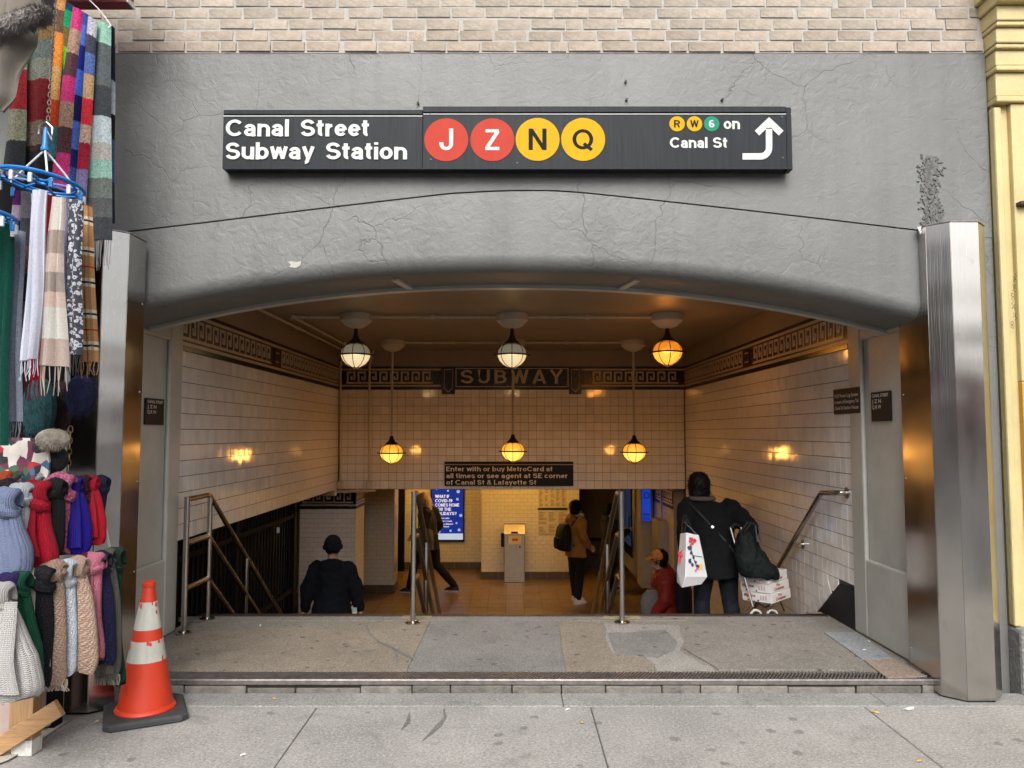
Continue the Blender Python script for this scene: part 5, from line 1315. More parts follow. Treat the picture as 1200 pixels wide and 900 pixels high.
# blonde woman walking left
hp = P(494, 575, 14.1)
p6, T6, V6 = person('person with pale hair, black jacket and grey bag striding left past poster', (P(504, 600, 14.1).x, 14.1, ZF), radians(78), hp.z - ZF - 0.03, dict(kneL=(-.08, .25, .50), ankL=(-.08, .34, .10), kneR=(.09, -.10, .48), ankR=(.09, -.42, .12), hipL=(-.09, .03, .92), hipR=(.09, -.03, .92), chest=(0, .05, 1.28), neck=(0, .09, 1.46), head=(0, .13, 1.61),
    elL=(-.27, .02, 1.14), wrL=(-.22, .20, 1.02), elR=(.28, -.10, 1.15), wrR=(.25, .06, .98)),
    dict(skin=SKIN, trousers=BLK, shoes=SHOEB, sole=WSOLE, jacket=cloth('black puffer', (.018, .018, .022), .5), hair=M('pale blond hair', (.62, .46, .28), .5, var=.25, vs=40)), hair='long', jr=1.1)
bg_ = MB(); BT = T6 @ Matrix.Translation(Vector((-.32, .02, .98)))
bg_.loft([[BT @ Vector((.07 * (1 - .15 * abs(z) * 6) * cos(2*pi*q/16), .19 * f * (abs(sin(2*pi*q/16)) ** .6) * (1 if sin(2*pi*q/16) >= 0 else -1), z)) for q in range(16)] for z, f in ((-.19, .8), (-.17, 1), (0, 1), (.14, .9), (.17, .7))])
bgo = bg_.build('shoulder_bag', cloth('grey green canvas', (.11, .105, .085)), None, smooth=True); tag(bgo, 'grey green canvas bag carried at the blonde woman\'s side', 'bag')
MB().tube([T6 @ Vector(p) for p in ((-.33, -.1, 1.14), (-.22, -.10, 1.40), (-.14, 0, 1.50), (-.2, .12, 1.42), (-.33, .1, 1.14))], .012, 6).build('strap', SHOEB, bgo)
# man with brown jacket and backpack
p4, T4, V4 = person('person in brown hooded jacket and black trousers standing by the notices', (P(675, 650, 13.3).x, 13.3, ZF), radians(-62), P(672, 587, 13.3).z - ZF, dict(elL=(-.26, -.03, 1.15), wrL=(-.22, .12, 1.0), elR=(.26, -.03, 1.15), wrR=(.22, .13, 1.0), ankL=(-.1, .05, .09), ankR=(.11, -.04, .09)),
    dict(skin=SKIN, trousers=BLK, shoes=M('white trainers', (.7, .66, .60), .6), sole=WSOLE, jacket=cloth('brown jacket cloth', (.30, .145, .035)), hair=HAIRB), hair='bob', hood=True, jr=1.12, jacket=(1.12, .80))
MB().tube([T4 @ Vector((.1 * cos(a), .03 + .1 * sin(a), 1.505)) for a in [2*pi*q/14 for q in range(14)]], .022, 6, loop=True).build('pale_collar', WSOLE, p4)
def backpack(T, label, mat):
    m = MB(); BT = T @ Matrix.Translation(Vector((0, -.235, 1.16)))
    m.loft([[BT @ Vector((w * (1 if abs(cos(a)) > .7 else abs(cos(a)) / .7) * (1 if cos(a) > 0 else -1), -d * .5 + d * sin(a) * (1 if abs(sin(a)) > .7 else abs(sin(a)) / .7) * .9 + .03, z)) for a in [2*pi*q/20 for q in range(20)]] for z, w, d in ((-.25, .11, .07), (-.22, .15, .10), (0, .16, .11), (.14, .145, .09), (.21, .10, .06), (.225, .05, .03))])
    o = m.build('backpack', mat, None, smooth=True); tag(o, label, 'backpack')
    pk = MB(); pk.loft([[BT @ Vector((w * cos(a), -.13 + .05 * sin(a), z)) for a in [2*pi*q/14 for q in range(14)]] for z, w in ((-.2, .09), (-.17, .12), (-.04, .12), (-.02, .10))]); pk.build('pocket', mat, o, smooth=True)
    for s in (-1, 1):
        MB().tube([T @ Vector(p) for p in ((s*.10, -.16, 1.34), (s*.13, -.05, 1.475), (s*.14, .09, 1.41), (s*.15, .14, 1.22), (s*.155, .05, 1.06), (s*.12, -.14, 1.0))], .017, 6).build('strap', mat, o)
backpack(T4, 'black backpack worn by the person in the brown jacket', cloth('black nylon', (.012, .012, .013), .6))
# dark figure at ticket machine
p5, T5, V5 = person('person all in dark clothes reaching towards the ticket machine', (P(714, 650, 14.2).x, 14.2, ZF), radians(-70), P(712, 591, 14.2).z - ZF, dict(elR=(.25, .14, 1.16), wrR=(.13, .36, 1.22), elL=(-.24, .10, 1.15), wrL=(-.1, .36, 1.2), ankL=(-.1, .12, .09), ankR=(.1, -.14, .09)),
    dict(skin=SKIN, trousers=BLK, shoes=SHOEB, sole=WSOLE, jacket=cloth('charcoal coat', (.02, .018, .018)), hair=HAIRB), hair='short', jr=1.1, jacket=(1.2, .62), hood=True)
# person in red jacket and orange cap
p3, T3, V3 = person('person in dark red jacket and orange cap going down the stairs', (P(780, 650, 9.0).x, 9.0, ZF), radians(75), P(778, 643, 9.0).z - ZF, dict(chest=(0, .03, 1.28), neck=(0, .05, 1.45), head=(0, .09, 1.60), elL=(-.26, .0, 1.13), wrL=(-.24, .16, .95), elR=(.26, .0, 1.13), wrR=(.24, .16, .95), kneL=(-.1, .08, .5), kneR=(.1, -.03, .5)),
    dict(skin=SKIN, trousers=BLK, shoes=SHOEB, jacket=cloth('dark red jacket cloth', (.20, .018, .012), .6), hair=HAIRB, hat=cloth('orange cap cloth', (.55, .19, .05), .9, 60)), hair='short', hat='cap', jr=1.2, jacket=(1.15, .74))
sb = MB(); sb.loft([[P(764, 705, 8.85) + Vector((w * cos(a), .06 * sin(a), z)) for a in [2*pi*q/14 for q in range(14)]] for z, w in ((-.25, .09), (-.2, .13), (0, .13), (.09, .1), (.14, .04))])
tag(sb.build('shopping_bag', cloth('grey plastic bag', (.12, .11, .10), .5), smooth=True), 'small grey plastic bag held by the person in red', 'bag')
bk = MB(); bk.loft([[P(797, 697, 9.0) + Vector((w * cos(a), .14 * sin(a), z)) for a in [2*pi*q/14 for q in range(14)]] for z, w in ((-.4, .1), (-.3, .14), (.05, .14), (.2, .1), (.24, .04))])
tag(bk.build('backpack', cloth('dark nylon pack', (.014, .013, .014), .6), smooth=True), 'dark pack on the back of the person in red', 'backpack')
# woman with white bag and trolley
Y2 = 7.22; zf = stairz(Y2); hp = P(823, 556, Y2)
p2, T2, V2 = person('person in long black coat walking down the stairs with bags', (P(838, 650, Y2).x, Y2, zf), radians(-4), (hp.z - zf) * 1.02, dict(chest=(-.03, .07, 1.28), neck=(-.10, .12, 1.45), head=(-.12, .16, 1.585), shL=(-.235, .10, 1.395), elL=(-.28, .04, 1.15), wrL=(-.285, .05, .97), shR=(.165, .10, 1.385), elR=(.34, -.02, 1.20), wrR=(.30, -.13, 1.08),
    hipL=(-.09, 0, .92), kneL=(-.12, .08, .50), ankL=(-.13, .06, .09), kneR=(.14, .02, .50), ankR=(.18, -.06, .12), pel=(.015, .0, .95)),
    dict(skin=SKIN, trousers=cloth('dark blue trousers', (.009, .011, .016)), shoes=SHOEB, jacket=cloth('black wool coat', (.006, .006, .007), .95), hair=HAIRB), hair='bob', jr=1.16, jacket=(1.16, .74), voxel=.01)
MB().tube([T2 @ (Vector((-.10 + .115 * cos(a), .10 + .115 * sin(a), 1.478))) for a in [2*pi*q/18 for q in range(18)]], .021, 8, loop=True).build('scarf_collar', M('brown tweed', (.08, .055, .045), .95, var=.5, vs=60), p2, smooth=True)
MB().tube([T2 @ Vector(p) for p in ((-.24, .02, 1.44), (-.17, -.09, 1.36), (-.02, -.095, 1.20), (.12, -.105, 1.04), (.22, -.11, .90))], .010, 6).build('shoulder_strap', SHOEB, p2)
MB().tube([T2 @ Vector((-.045, -.092, 1.225)), T2 @ Vector((-.03, -.10, 1.21))], .02, 8).build('strap_buckle', RAILSTEEL, p2)
# white printed tote
Yb = 7.05; WBAG = M('white plastic bag', (.72, .72, .72), .35, var=.06, vs=8, bmp=.3, bs=14, bd=.01)
def bp(px, py, y=Yb): return P(px, py, y)
wb = MB()
fr_ = [(804, 624), (817, 627), (829, 675), (804, 677)]
A = [bp(797, 625, 7.0), bp(804, 624, 6.90), bp(819, 627, 6.95), bp(813, 627, 7.1)]
B = [bp(793, 668, 7.04), bp(803, 676, 6.90), bp(829, 676, 6.98), bp(822, 668, 7.16)]
D = [bp(793, 682, 7.06), bp(799, 689, 6.94), bp(822, 685, 7.00), bp(817, 680, 7.14)]
wb.loft([A, [a.lerp(b, .5) + Vector((0, -.008, 0)) for a, b in zip(A, B)], B, D])
wbo = wb.build('shopping_bag', WBAG, None, bevel=.006); tag(wbo, 'white bag printed with a flowering branch, hanging at the dark coat', 'bag')
def bag_pt(u, v): return A[1].lerp(A[2], u).lerp(B[1].lerp(B[2], u), v) + Vector((0, -.013, 0))
def bag_side(u, v): return A[0].lerp(A[1], u).lerp(B[0].lerp(B[1], u), v) + Vector((-.008, -.010, 0))
prints = {'red': M('red flower print', (.60, .03, .05), .5), 'ink': M('blue black print', (.03, .04, .10), .5), 'pink': M('pink print', (.75, .06, .32), .5), 'yellow': M('yellow print', (.8, .5, .05), .5)}
random.seed(3)
for col, fn, pts in (('red', bag_pt, [(.25, .18), (.35, .12), (.45, .22), (.55, .15), (.3, .28)]), ('ink', bag_pt, [(.22, .34), (.30, .45), (.42, .55), (.52, .66), (.60, .74), (.2, .62), (.35, .72)]), ('pink', bag_pt, [(.55, .80), (.48, .85)]), ('yellow', bag_pt, [(.75, .72), (.7, .78)]), ('red', bag_side, [(.3, .5), (.5, .45), (.4, .62), (.6, .55), (.35, .72)])):
    for u, v in pts:
        m = MB(); c = fn(u, v); r = random.uniform(.010, .020)
        m.add([c + Vector((r * cos(a) * random.uniform(.5, 1.3), -.001, r * sin(a) * random.uniform(.6, 1.5))) for a in [2*pi*q/9 for q in range(9)]], [tuple(range(9))]).build('flower_print', prints[col], wbo, fix=False)
MB().tube([bag_pt(.42, .1), bag_pt(.3, .35), bag_pt(.45, .6), bag_pt(.58, .82)], .003, 5).build('branch_print', prints['ink'], wbo)
MB().tube([bag_pt(.35, .5), bag_pt(.9, .52)], .0025, 5).build('branch_print', prints['ink'], wbo)
for q in (0, 2): MB().tube([A[q].lerp(A[q + 1], .3), bp(800 + q, 612, 7.05), bp(802 + q, 603, 7.1), bp(805 + q, 612, 7.05), A[q].lerp(A[q + 1], .7)], .006, 6).build('handle', SHOEB, wbo)
# trolley with boxes
YT = 6.98
tl = thing('hand_trolley', 'folding metal hand trolley pulled down the stairs behind the dark coat', 'trolley', P(900, 716, YT))
hd = T2 @ V2['wrR']
b0, b1 = P(893, 706, YT - .12), P(862, 618, YT + .1)
for s in (-.09, .09):
    MB().tube([b0 + Vector((s, s * .4, -.03)), b1 + Vector((s * .6, s * .3, 0))], .010, 8).build('tube', RAILSTEEL, tl, smooth=True)
MB().tube([b1 + Vector((-.054, -.03, 0)), b1 + Vector((0, 0, .03)), b1 + Vector((.054, .03, 0))], .012, 8).build('grip', SHOEB, tl, smooth=True)
MB().tube([P(871, 717, YT), P(884, 704, YT), P(897, 712, YT), P(913, 702, YT), P(919, 716, YT)], .008, 6).build('base_frame', SHOEB, tl)
for px in (886, 905):
    c = P(px, 721, YT); w = MB().tube([c + Vector((.045 * cos(2*pi*q/18), 0, .045 * sin(2*pi*q/18))) for q in range(18)], .011, 8, loop=True).build('wheel', M('white rubber wheel', (.6, .58, .53), .6), tl, smooth=True)
    MB().tube([c + Vector((0, -.015, 0)), c + Vector((0, .015, 0))], .03, 12).build('hub', SHOEB, w)
CARD = M('white printed carton', (.68, .65, .62), .5, var=.05, vs=9); CRED = M('dark red carton print', (.30, .03, .02), .6)
R_ = Matrix.Rotation(radians(-40), 4, 'Z') @ Matrix.Rotation(radians(6), 4, 'Y') @ Matrix.Rotation(radians(-7), 4, 'X')
base = P(905, 708, YT - .14)
labs = ['white printed carton at the bottom of the trolley stack', 'white printed carton in the middle of the trolley stack', 'white printed carton on top of the trolley stack']
for k in range(3):
    T = Matrix.Translation(base) @ Matrix.Rotation(radians(-4), 4, 'Y') @ Matrix.Translation(Vector((-.008 * k, 0, .086 * k))) @ Matrix.Rotation(radians(40), 4, 'Z')
    m = MB().box(0, .31, 0, .30, .001, .084, 0, T); o = m.build('carton', CARD, None, bevel=.004); tag(o, labs[k], 'carton', 'cartons on the hand trolley')
    R3 = T.to_3x3(); tt = 'The Container'
    text('lettering', 'The', CRED, o, T @ Vector((.10, -.001, .05)), R3 @ Vector((1, 0, 0)), R3 @ Vector((0, 0, 1)), .06, .02, .002, .03, shear=.3)
    text('lettering', 'Container', CRED, o, T @ Vector((.06, -.001, .018)), R3 @ Vector((1, 0, 0)), R3 @ Vector((0, 0, 1)), .17, .024, .002, .03, shear=.3)
    text('lettering', 'Big Joe', CRED, o, T @ Vector((-.001, .28, .045)), R3 @ Vector((0, -1, 0)), R3 @ Vector((0, 0, 1)), .12, .022, .002, .03, shear=.3)
    for q in range(3): MB().box(-.0015, 0.001, .05 + q * .025, .065 + q * .025, .025, .06, 0, T).build('small_print', M('grey pink print', (.5, .38, .36), .6), o)
    e = MB(); 
    for q in range(2): MB().box(-.002, .001, .13 + q * .10, .145 + q * .10, .008, .022, 0, T).build('hand_hole', SHOEB, o)
gb = MB(); c0 = P(886, 674, YT - .06)
spec = [(.02, 0, -.01, .18, .12), (.01, 0, .05, .195, .13), (-.04, 0, .13, .165, .11), (-.09, .02, .23, .12, .085), (-.12, .03, .32, .085, .065), (-.13, .03, .37, .06, .045)]
T = Matrix.Translation(c0) @ Matrix.Rotation(radians(8), 4, 'Y')
gb.loft(rings_from(spec, T)); o = remeshed(gb, 'tote_bag', M('dark green woven bag', (.006, .010, .009), .7, var=.5, vs=40, bmp=.6, bs=60, spec=.12), thing('tote_bag', 'dark green woven tote bag slumped on top of the cartons', 'bag', c0), .013, 2, .02, 13)
o.name = 'bag_body'
for s in (0, .03): MB().tube([T @ Vector((-.2 + s, -.05, .36)), T @ Vector((-.16 + s, -.09, .46)), T @ Vector((-.08 + s, -.06, .44)), T @ Vector((-.05 + s, -.08, .30))], .009, 6).build('handle', SHOEB, o.parent)
# ------------------------------------------------------------------ traffic cone
cc = PZ(170, 838, 0.0)
co = thing('traffic_cone', 'orange traffic cone with two worn white bands on a black rubber base', 'traffic cone', (cc.x, cc.y, 0))

def cone_mat():
    m, nt, b = newmat('orange cone plastic'); v = coords(nt, world=True)
    n1 = N(nt, 'ShaderNodeTexNoise', Scale=5.0, Detail=6.0); L(nt, v, n1.inputs['Vector'])
    c = mixc(nt, n1.outputs['Fac'], (0.46, 0.026, 0.006), (0.60, 0.045, 0.012))
    n2 = N(nt, 'ShaderNodeTexNoise', Scale=17.0, Detail=7.0, Roughness=0.7, Distortion=0.6); L(nt, coords(nt, (1, 1, 0.45), world=True), n2.inputs['Vector'])
    c = mixc(nt, ramp(nt, n2.outputs['Fac'], [(0.57, (0, 0, 0)), (0.68, (0.6, 0.6, 0.6))]), c, (0.10, 0.03, 0.02))
    c = mixc(nt, ramp(nt, n2.outputs['Fac'], [(0.30, (0.5, 0.5, 0.5)), (0.38, (0, 0, 0))]), c, (0.55, 0.16, 0.10))
    L(nt, c, b.inputs['Base Color']); b.inputs['Roughness'].default_value = 0.45; bump(nt, b, n2.outputs['Fac'], 0.15, 0.004); return m
CO = cone_mat(); CW = M('scuffed white cone band', (.46, .44, .385), .55, var=.22, vs=16, scale=(1, 1, .25), bmp=.3, bs=50); RUB = M('black rubber', (.035, .035, .036), .75, var=.3, vs=10, bmp=.4, bs=40)
Bs = Matrix.Translation(Vector((cc.x, cc.y, 0))) @ Matrix.Rotation(radians(27), 4, 'Z')
bm_ = MB(); s = .212
def sq(h, z, ch=.035): return [Bs @ Vector((x, y, z)) for x, y in ((-h + ch, -h), (h - ch, -h), (h, -h + ch), (h, h - ch), (h - ch, h), (-h + ch, h), (-h, h - ch), (-h, -h + ch))]
bm_.loft([sq(s, .004), sq(s, .03), sq(s - .012, .04)]); bm_.build('base', RUB, co, bevel=.004)
def cr(z): return .150 - (z - .04) * (.150 - .030) / (.72 - .04)
def frustum(z0, z1, off=0.0, n=40, wob=0): return MB().loft([[Vector((cc.x + (cr(z) + off) * cos(2*pi*k/n), cc.y + (cr(z) + off) * sin(2*pi*k/n), z)) for k in range(n)] for z in [z0 + (z1 - z0) * q / 6 for q in range(7)]])
frustum(.036, .72).build('cone_body', CO, co, smooth=True)
MB().lathe((cc.x, cc.y, 0), [(.158, .036), (.162, .045), (.154, .06), (.142, .066)], 40).build('skirt_ring', CO, co, smooth=True)
MB().lathe((cc.x, cc.y, 0), [(.034, .72), (.036, .73), (.034, .745), (.024, .752), (.0, .752)], 24).build('tip', CO, co, smooth=True)
def zof(py): return P(172, py, cc.y - .08).z
for z0, z1 in ((zof(777), zof(753)), (zof(740), zof(708))):
    b = frustum(z0, z1, .0022)
    b.build('reflective_band', CW, co, smooth=True)
random.seed(5)
for z0, z1 in ((zof(777), zof(753)), (zof(740), zof(708))):      # peeled flakes of orange showing through
    for k in range(5):
        a = random.uniform(pi * 1.15, pi * 1.95); z = random.uniform(z0 + .01, z1 - .01) if k > 1 else z1 - .006; w = random.uniform(.004, .01); h = random.uniform(.008, .022)
        pts = [(a + w / cr(z) * cos(q) * random.uniform(.6, 1.2), z + h * sin(q) * random.uniform(.6, 1.2)) for q in [2*pi*i/8 for i in range(8)]]
        MB().add([Vector((cc.x + (cr(zz) + .0035) * cos(aa), cc.y + (cr(zz) + .0035) * sin(aa), zz)) for aa, zz in pts], [tuple(range(8))]).build('peeled_patch', CO, co, fix=False)

# ------------------------------------------------------------------ stall: hanging blankets
GR = 'striped blankets hanging at the stall'
def c8(r, g, b): return tuple(.68 * ((x / 255.0) / 12.92 if x / 255.0 < .04045 else ((x / 255.0 + .055) / 1.055) ** 2.4) for x in (r, g, b))    # cloth colours
def hang(name, label, cat, mat, TL, TR_, BL, BR, Y0, Y1=None, fold=.012, nf=3, th=.012, group=None, fringe=0, fmat=None, curve=0, seed=0, nv=26, tap=0, root=None):
    """cloth hanging between four photo corners at depth Y0 (top) .. Y1 (bottom)"""
    Y1 = Y1 or Y0
    tl, tr, bl, br = P(*TL, Y0), P(*TR_, Y0), P(*BL, Y1), P(*BR, Y1)
    rs = random.Random(seed); ph = rs.uniform(0, 6); ph2 = rs.uniform(0, 6)
    wid = (tr - tl).length
    def fn(u, v):
        v = 1 - v                      # v=1 at top in uv, so run from the bottom up
        p = tl.lerp(tr, u).lerp(bl.lerp(br, u), v)
        d = fold * (sin(2 * pi * nf * u + ph) + .15 * sin(2 * pi * nf * 2.1 * u + ph2 + 2 * v)) * (.35 + .65 * v)
        d += .006 * sin(7 * v + ph2) + curve * sin(pi * v)
        sx = fold * .35 * sin(5 * v + ph + 6 * u)
        return p + Vector((sx, -d - .018 * (1 - (2 * u - 1) ** 2), 0))
    t = thing(name, label, cat, (bl + br) / 2, group) if fringe else None
    m = MB().sheet(fn, 18, nv, th)
    if not fringe:
        o = m.build(name, mat, None, smooth=True); tag(o, label, cat, group); return o
    m.build('cloth', mat, t, smooth=True)
    k = max(9, int(wid / .0052)); f = MB()
    for i in range(k):
        u = (i + .5) / k; p = fn(u, 0); L_ = fringe * rs.uniform(.8, 1.15)
        f.tube([p + Vector((0, 0, .006)), p + Vector((rs.uniform(-.006, .006), rs.uniform(-.008, .008), -L_ * .5)), p + Vector((rs.uniform(-.012, .012), rs.uniform(-.012, .012), -L_))], [.0026, .0022, .0016], 4)
    tag(f.build('fringe', fmat or mat, t), kind='stuff')
    return t
YB1 = 4.30
DG, BR_, GG, DR, TN = c8(52, 50, 50), c8(125, 98, 62), c8(118, 122, 110), c8(112, 32, 36), c8(120, 102, 92)
hang('blanket', 'wide blanket with brown, grey green and dark red blocks behind the chain', 'blanket', strip_mat('brown red blanket', [(c8(38, 36, 38), 0), (c8(62, 48, 44), .17), (TN, .2), (DR, .33), (GG, .55), (c8(96, 104, 100), .66), (BR_, .76), (c8(60, 58, 60), .88)][:8], .3), (32, 2), (72, -6), (24, 216), (66, 216), YB1, fold=.012, nf=2, group=GR, seed=1)
hang('blanket', 'narrow blanket edge of pale green, red and charcoal beside the grey cape', 'blanket', strip_mat('pale green red strip', [(c8(150, 112, 60), 0), (c8(44, 46, 48), .1), (c8(128, 128, 108), .27), (c8(140, 38, 44), .46), (c8(140, 142, 122), .7), (c8(110, 112, 100), .85)], .3), (22, 30), (34, 26), (2, 218), (28, 218), YB1 - .04, fold=.006, nf=1, group=GR, seed=2)
hang('blanket', 'blanket fold of orange, tan and rust next to the chain', 'blanket', strip_mat('orange tan strip', [(c8(70, 120, 128), 0), (c8(200, 70, 36), .18), (c8(212, 160, 96), .34), (c8(226, 136, 52), .55), (c8(110, 82, 66), .76), (c8(208, 148, 88), .9)], .25), (66, -8), (77, -4), (60, 185), (67, 185), YB1 - .05, fold=.006, nf=1, group=GR, seed=3)
hang('blanket', 'blanket fold of bright green, teal and olive', 'blanket', strip_mat('green teal strip', [(c8(60, 110, 124), 0), (c8(110, 104, 52), .28), (c8(24, 134, 140), .45), (c8(96, 190, 36), .58), (c8(116, 100, 56), .72), (c8(24, 150, 96), .84), (c8(30, 70, 96), .95)], .25), (76, 2), (87, 8), (58, 190), (68, 190), YB1 - .03, fold=.006, nf=1, group=GR, seed=4)
PK, BE, MX = c8(214, 62, 128), c8(176, 142, 122), c8(92, 60, 64)
hang('blanket', 'blanket fold of hot pink, beige and maroon blocks', 'blanket', strip_mat('pink beige strip', [(PK, 0), (MX, .2), (BE, .34), (PK, .48), (MX, .62), (BE, .75), (PK, .88)], .3), (86, 8), (97, 14), (58, 224), (80, 224), YB1 - .05, fold=.007, nf=1, group=GR, seed=5)
hang('blanket', 'blanket fold of royal and navy blue blocks', 'blanket', strip_mat('blue navy strip', [(c8(62, 84, 150), 0), (c8(24, 38, 100), .15), (c8(78, 108, 190), .25), (c8(20, 28, 76), .40), (c8(64, 100, 200), .54), (c8(22, 36, 120), .68), (c8(84, 110, 190), .82), (c8(60, 80, 160), .93)], .25), (96, 14), (106, 20), (76, 230), (90, 230), YB1 - .03, fold=.006, nf=1, group=GR, seed=6)
hang('blanket', 'thin blanket fold of white, red and slate blue', 'blanket', strip_mat('white red thin strip', [(c8(120, 110, 150), 0), (c8(150, 30, 50), .15), (c8(190, 160, 140), .3), (c8(205, 48, 60), .40), (c8(196, 160, 120), .55), (c8(90, 112, 170), .68), (c8(70, 70, 84), .8), (c8(190, 186, 196), .9)], .25), (105, 20), (114, 26), (90, 232), (102, 232), YB1 - .06, fold=.006, nf=1, group=GR, seed=7)
hang('blanket', 'wide blanket of mint, grey and charcoal blocks with long fringe', 'blanket', strip_mat('mint grey blanket', [(c8(66, 68, 72), 0), (c8(92, 94, 94), .10), (c8(112, 118, 112), .19), (c8(150, 190, 176), .28), (c8(184, 178, 172), .36), (c8(196, 208, 212), .44), (c8(70, 74, 78), .56), (c8(96, 104, 104), .70), (c8(92, 100, 98), .8), (c8(150, 196, 176), .90)], .2), (112, 24), (129, 30), (101, 283), (131, 281), YB1 - .02, fold=.008, nf=1.5, group=GR, seed=8, fringe=.16, fmat=M('grey wool fringe', (.14, .14, .135), .95))
hang('blanket', 'navy and white blanket edge against the grey wall', 'blanket', strip_mat('navy white strip', [(c8(40, 44, 60), 0), (c8(70, 84, 120), .2), (c8(24, 26, 34), .42), (c8(180, 186, 196), .55), (c8(170, 176, 190), .66), (c8(28, 32, 44), .72)], .2), (128, 28), (134, 34), (128, 262), (134, 262), YB1 + .03, fold=.004, nf=1, group=GR, seed=9)
# grey cape with fur trim
YC = 3.75
cp = thing('cape', 'taupe wool cape with a grey fur trim, top left', 'cape', P(15, 130, YC))
CAPE = M('taupe wool', (.16, .14, .115), .95, var=.12, vs=8, bmp=.3, bs=140)
def capef(u, v):
    v = 1 - v
    xr_ = interp(v, [(0, 46), (.25, 43), (.5, 40), (.62, 30), (.72, 20), (.9, 17), (1.0, 3)])
    p = P(-40 + (xr_ + 40) * u, -30 + v * 160 - 16 * (1 - u) * v, YC)
    return p + Vector((0, -.030 * sin(10 * u + 2.5 * v) - .008 * sin(23 * u - 3 * v), 0))
MB().sheet(capef, 24, 26, .01).build('cloth', CAPE, cp, smooth=True)
fu = MB(); random.seed(8)
FUR = M('grey brown fur', (.18, .16, .15), .95, var=.35, vs=30)
path = [P(-12, 34, YC - .07), P(10, 30, YC - .08), P(28, 24, YC - .08), P(42, 18, YC - .07), P(50, 17, YC - .05)]
core = fu.tube(path, [.045, .05, .05, .045, .03], 10)
def fur(m, pts, r, n, ln, th=.0022):
    for k in range(n):
        i = random.randrange(len(pts) - 1); t_ = random.random(); c = pts[i].lerp(pts[i + 1], t_)
        d = Vector((random.gauss(0, 1), random.gauss(0, 1), random.gauss(0, 1))).normalized()
        a = c + d * r * .9; e = a + d * ln * .6 + Vector((random.uniform(-.5, .5), random.uniform(-.5, .5), random.uniform(-.9, .2))) * ln * .8
        s_ = d.cross(Vector((.3, .5, .8))).normalized() * th
        m.add([a - s_, a + s_, e], [(0, 1, 2)])
fur(fu, path, .045, 3200, .034, .0035)
tag(fu.build('fur_trim', FUR, cp, fix=False), kind='stuff')
# awning corner
aw = thing('awning', 'dark red awning corner at the top left above the blankets', 'awning', P(120, 5, 4.5))
p = P(157, 12, 4.45)
AWR = M('dark red awning', (.17, .022, .025), .6, var=.15, vs=5)
MB().box(p.x - 2.4, p.x, 4.36, 4.45, p.z, p.z + .5).build('fascia', AWR, aw, bevel=.006); MB().box(p.x - 2.4, p.x - .03, 4.10, 4.355, p.z + .12, p.z + .2).build('underside', DEEPBLACK, aw)
MB().box(p.x + .0005, p.x + .008, 4.36, 4.45, p.z, p.z + .03).build('trim', WHITEP, aw)
hk = [P(105, 0, 4.3), P(115, 10, 4.3), P(126, 24, 4.3), P(130, 30, 4.28), P(127, 33, 4.27)]
tag(MB().tube(hk, .004, 6).build('wire_hook', M('white wire', (.6, .6, .58), .4)), 'white wire hook holding the mint blanket under the awning', 'hook')
# chain
CHN = M('dark chain steel', (.11, .095, .08), .45, .8, .3, 30)
def chain(label, pa, pb, n, mat, r=.016):
    t = thing('chain', label, 'chain', pb)
    lm = MB().tube([(r * .62 * cos(2*pi*q/12), 0, r * 1.15 * sin(2*pi*q/12)) for q in range(12)], .0023, 5, loop=True).mesh('link', smooth=True); lm.materials.append(mat)
    for k in range(n): inst('link', lm, t, pa.lerp(pb, (k + .5) / n), (0, 0, (k % 2) * pi / 2 + .4))
    return t
chain('steel chain hanging in front of the brown and orange blankets', P(66, -4, 3.95), P(56, 146, 3.72), 34, CHN, .0115)
chain('brass chain hanging under the navy fur hat', P(83, 500, 4.05), P(80, 552, 4.05), 8, M('brass chain', (.35, .26, .12), .35, .9))
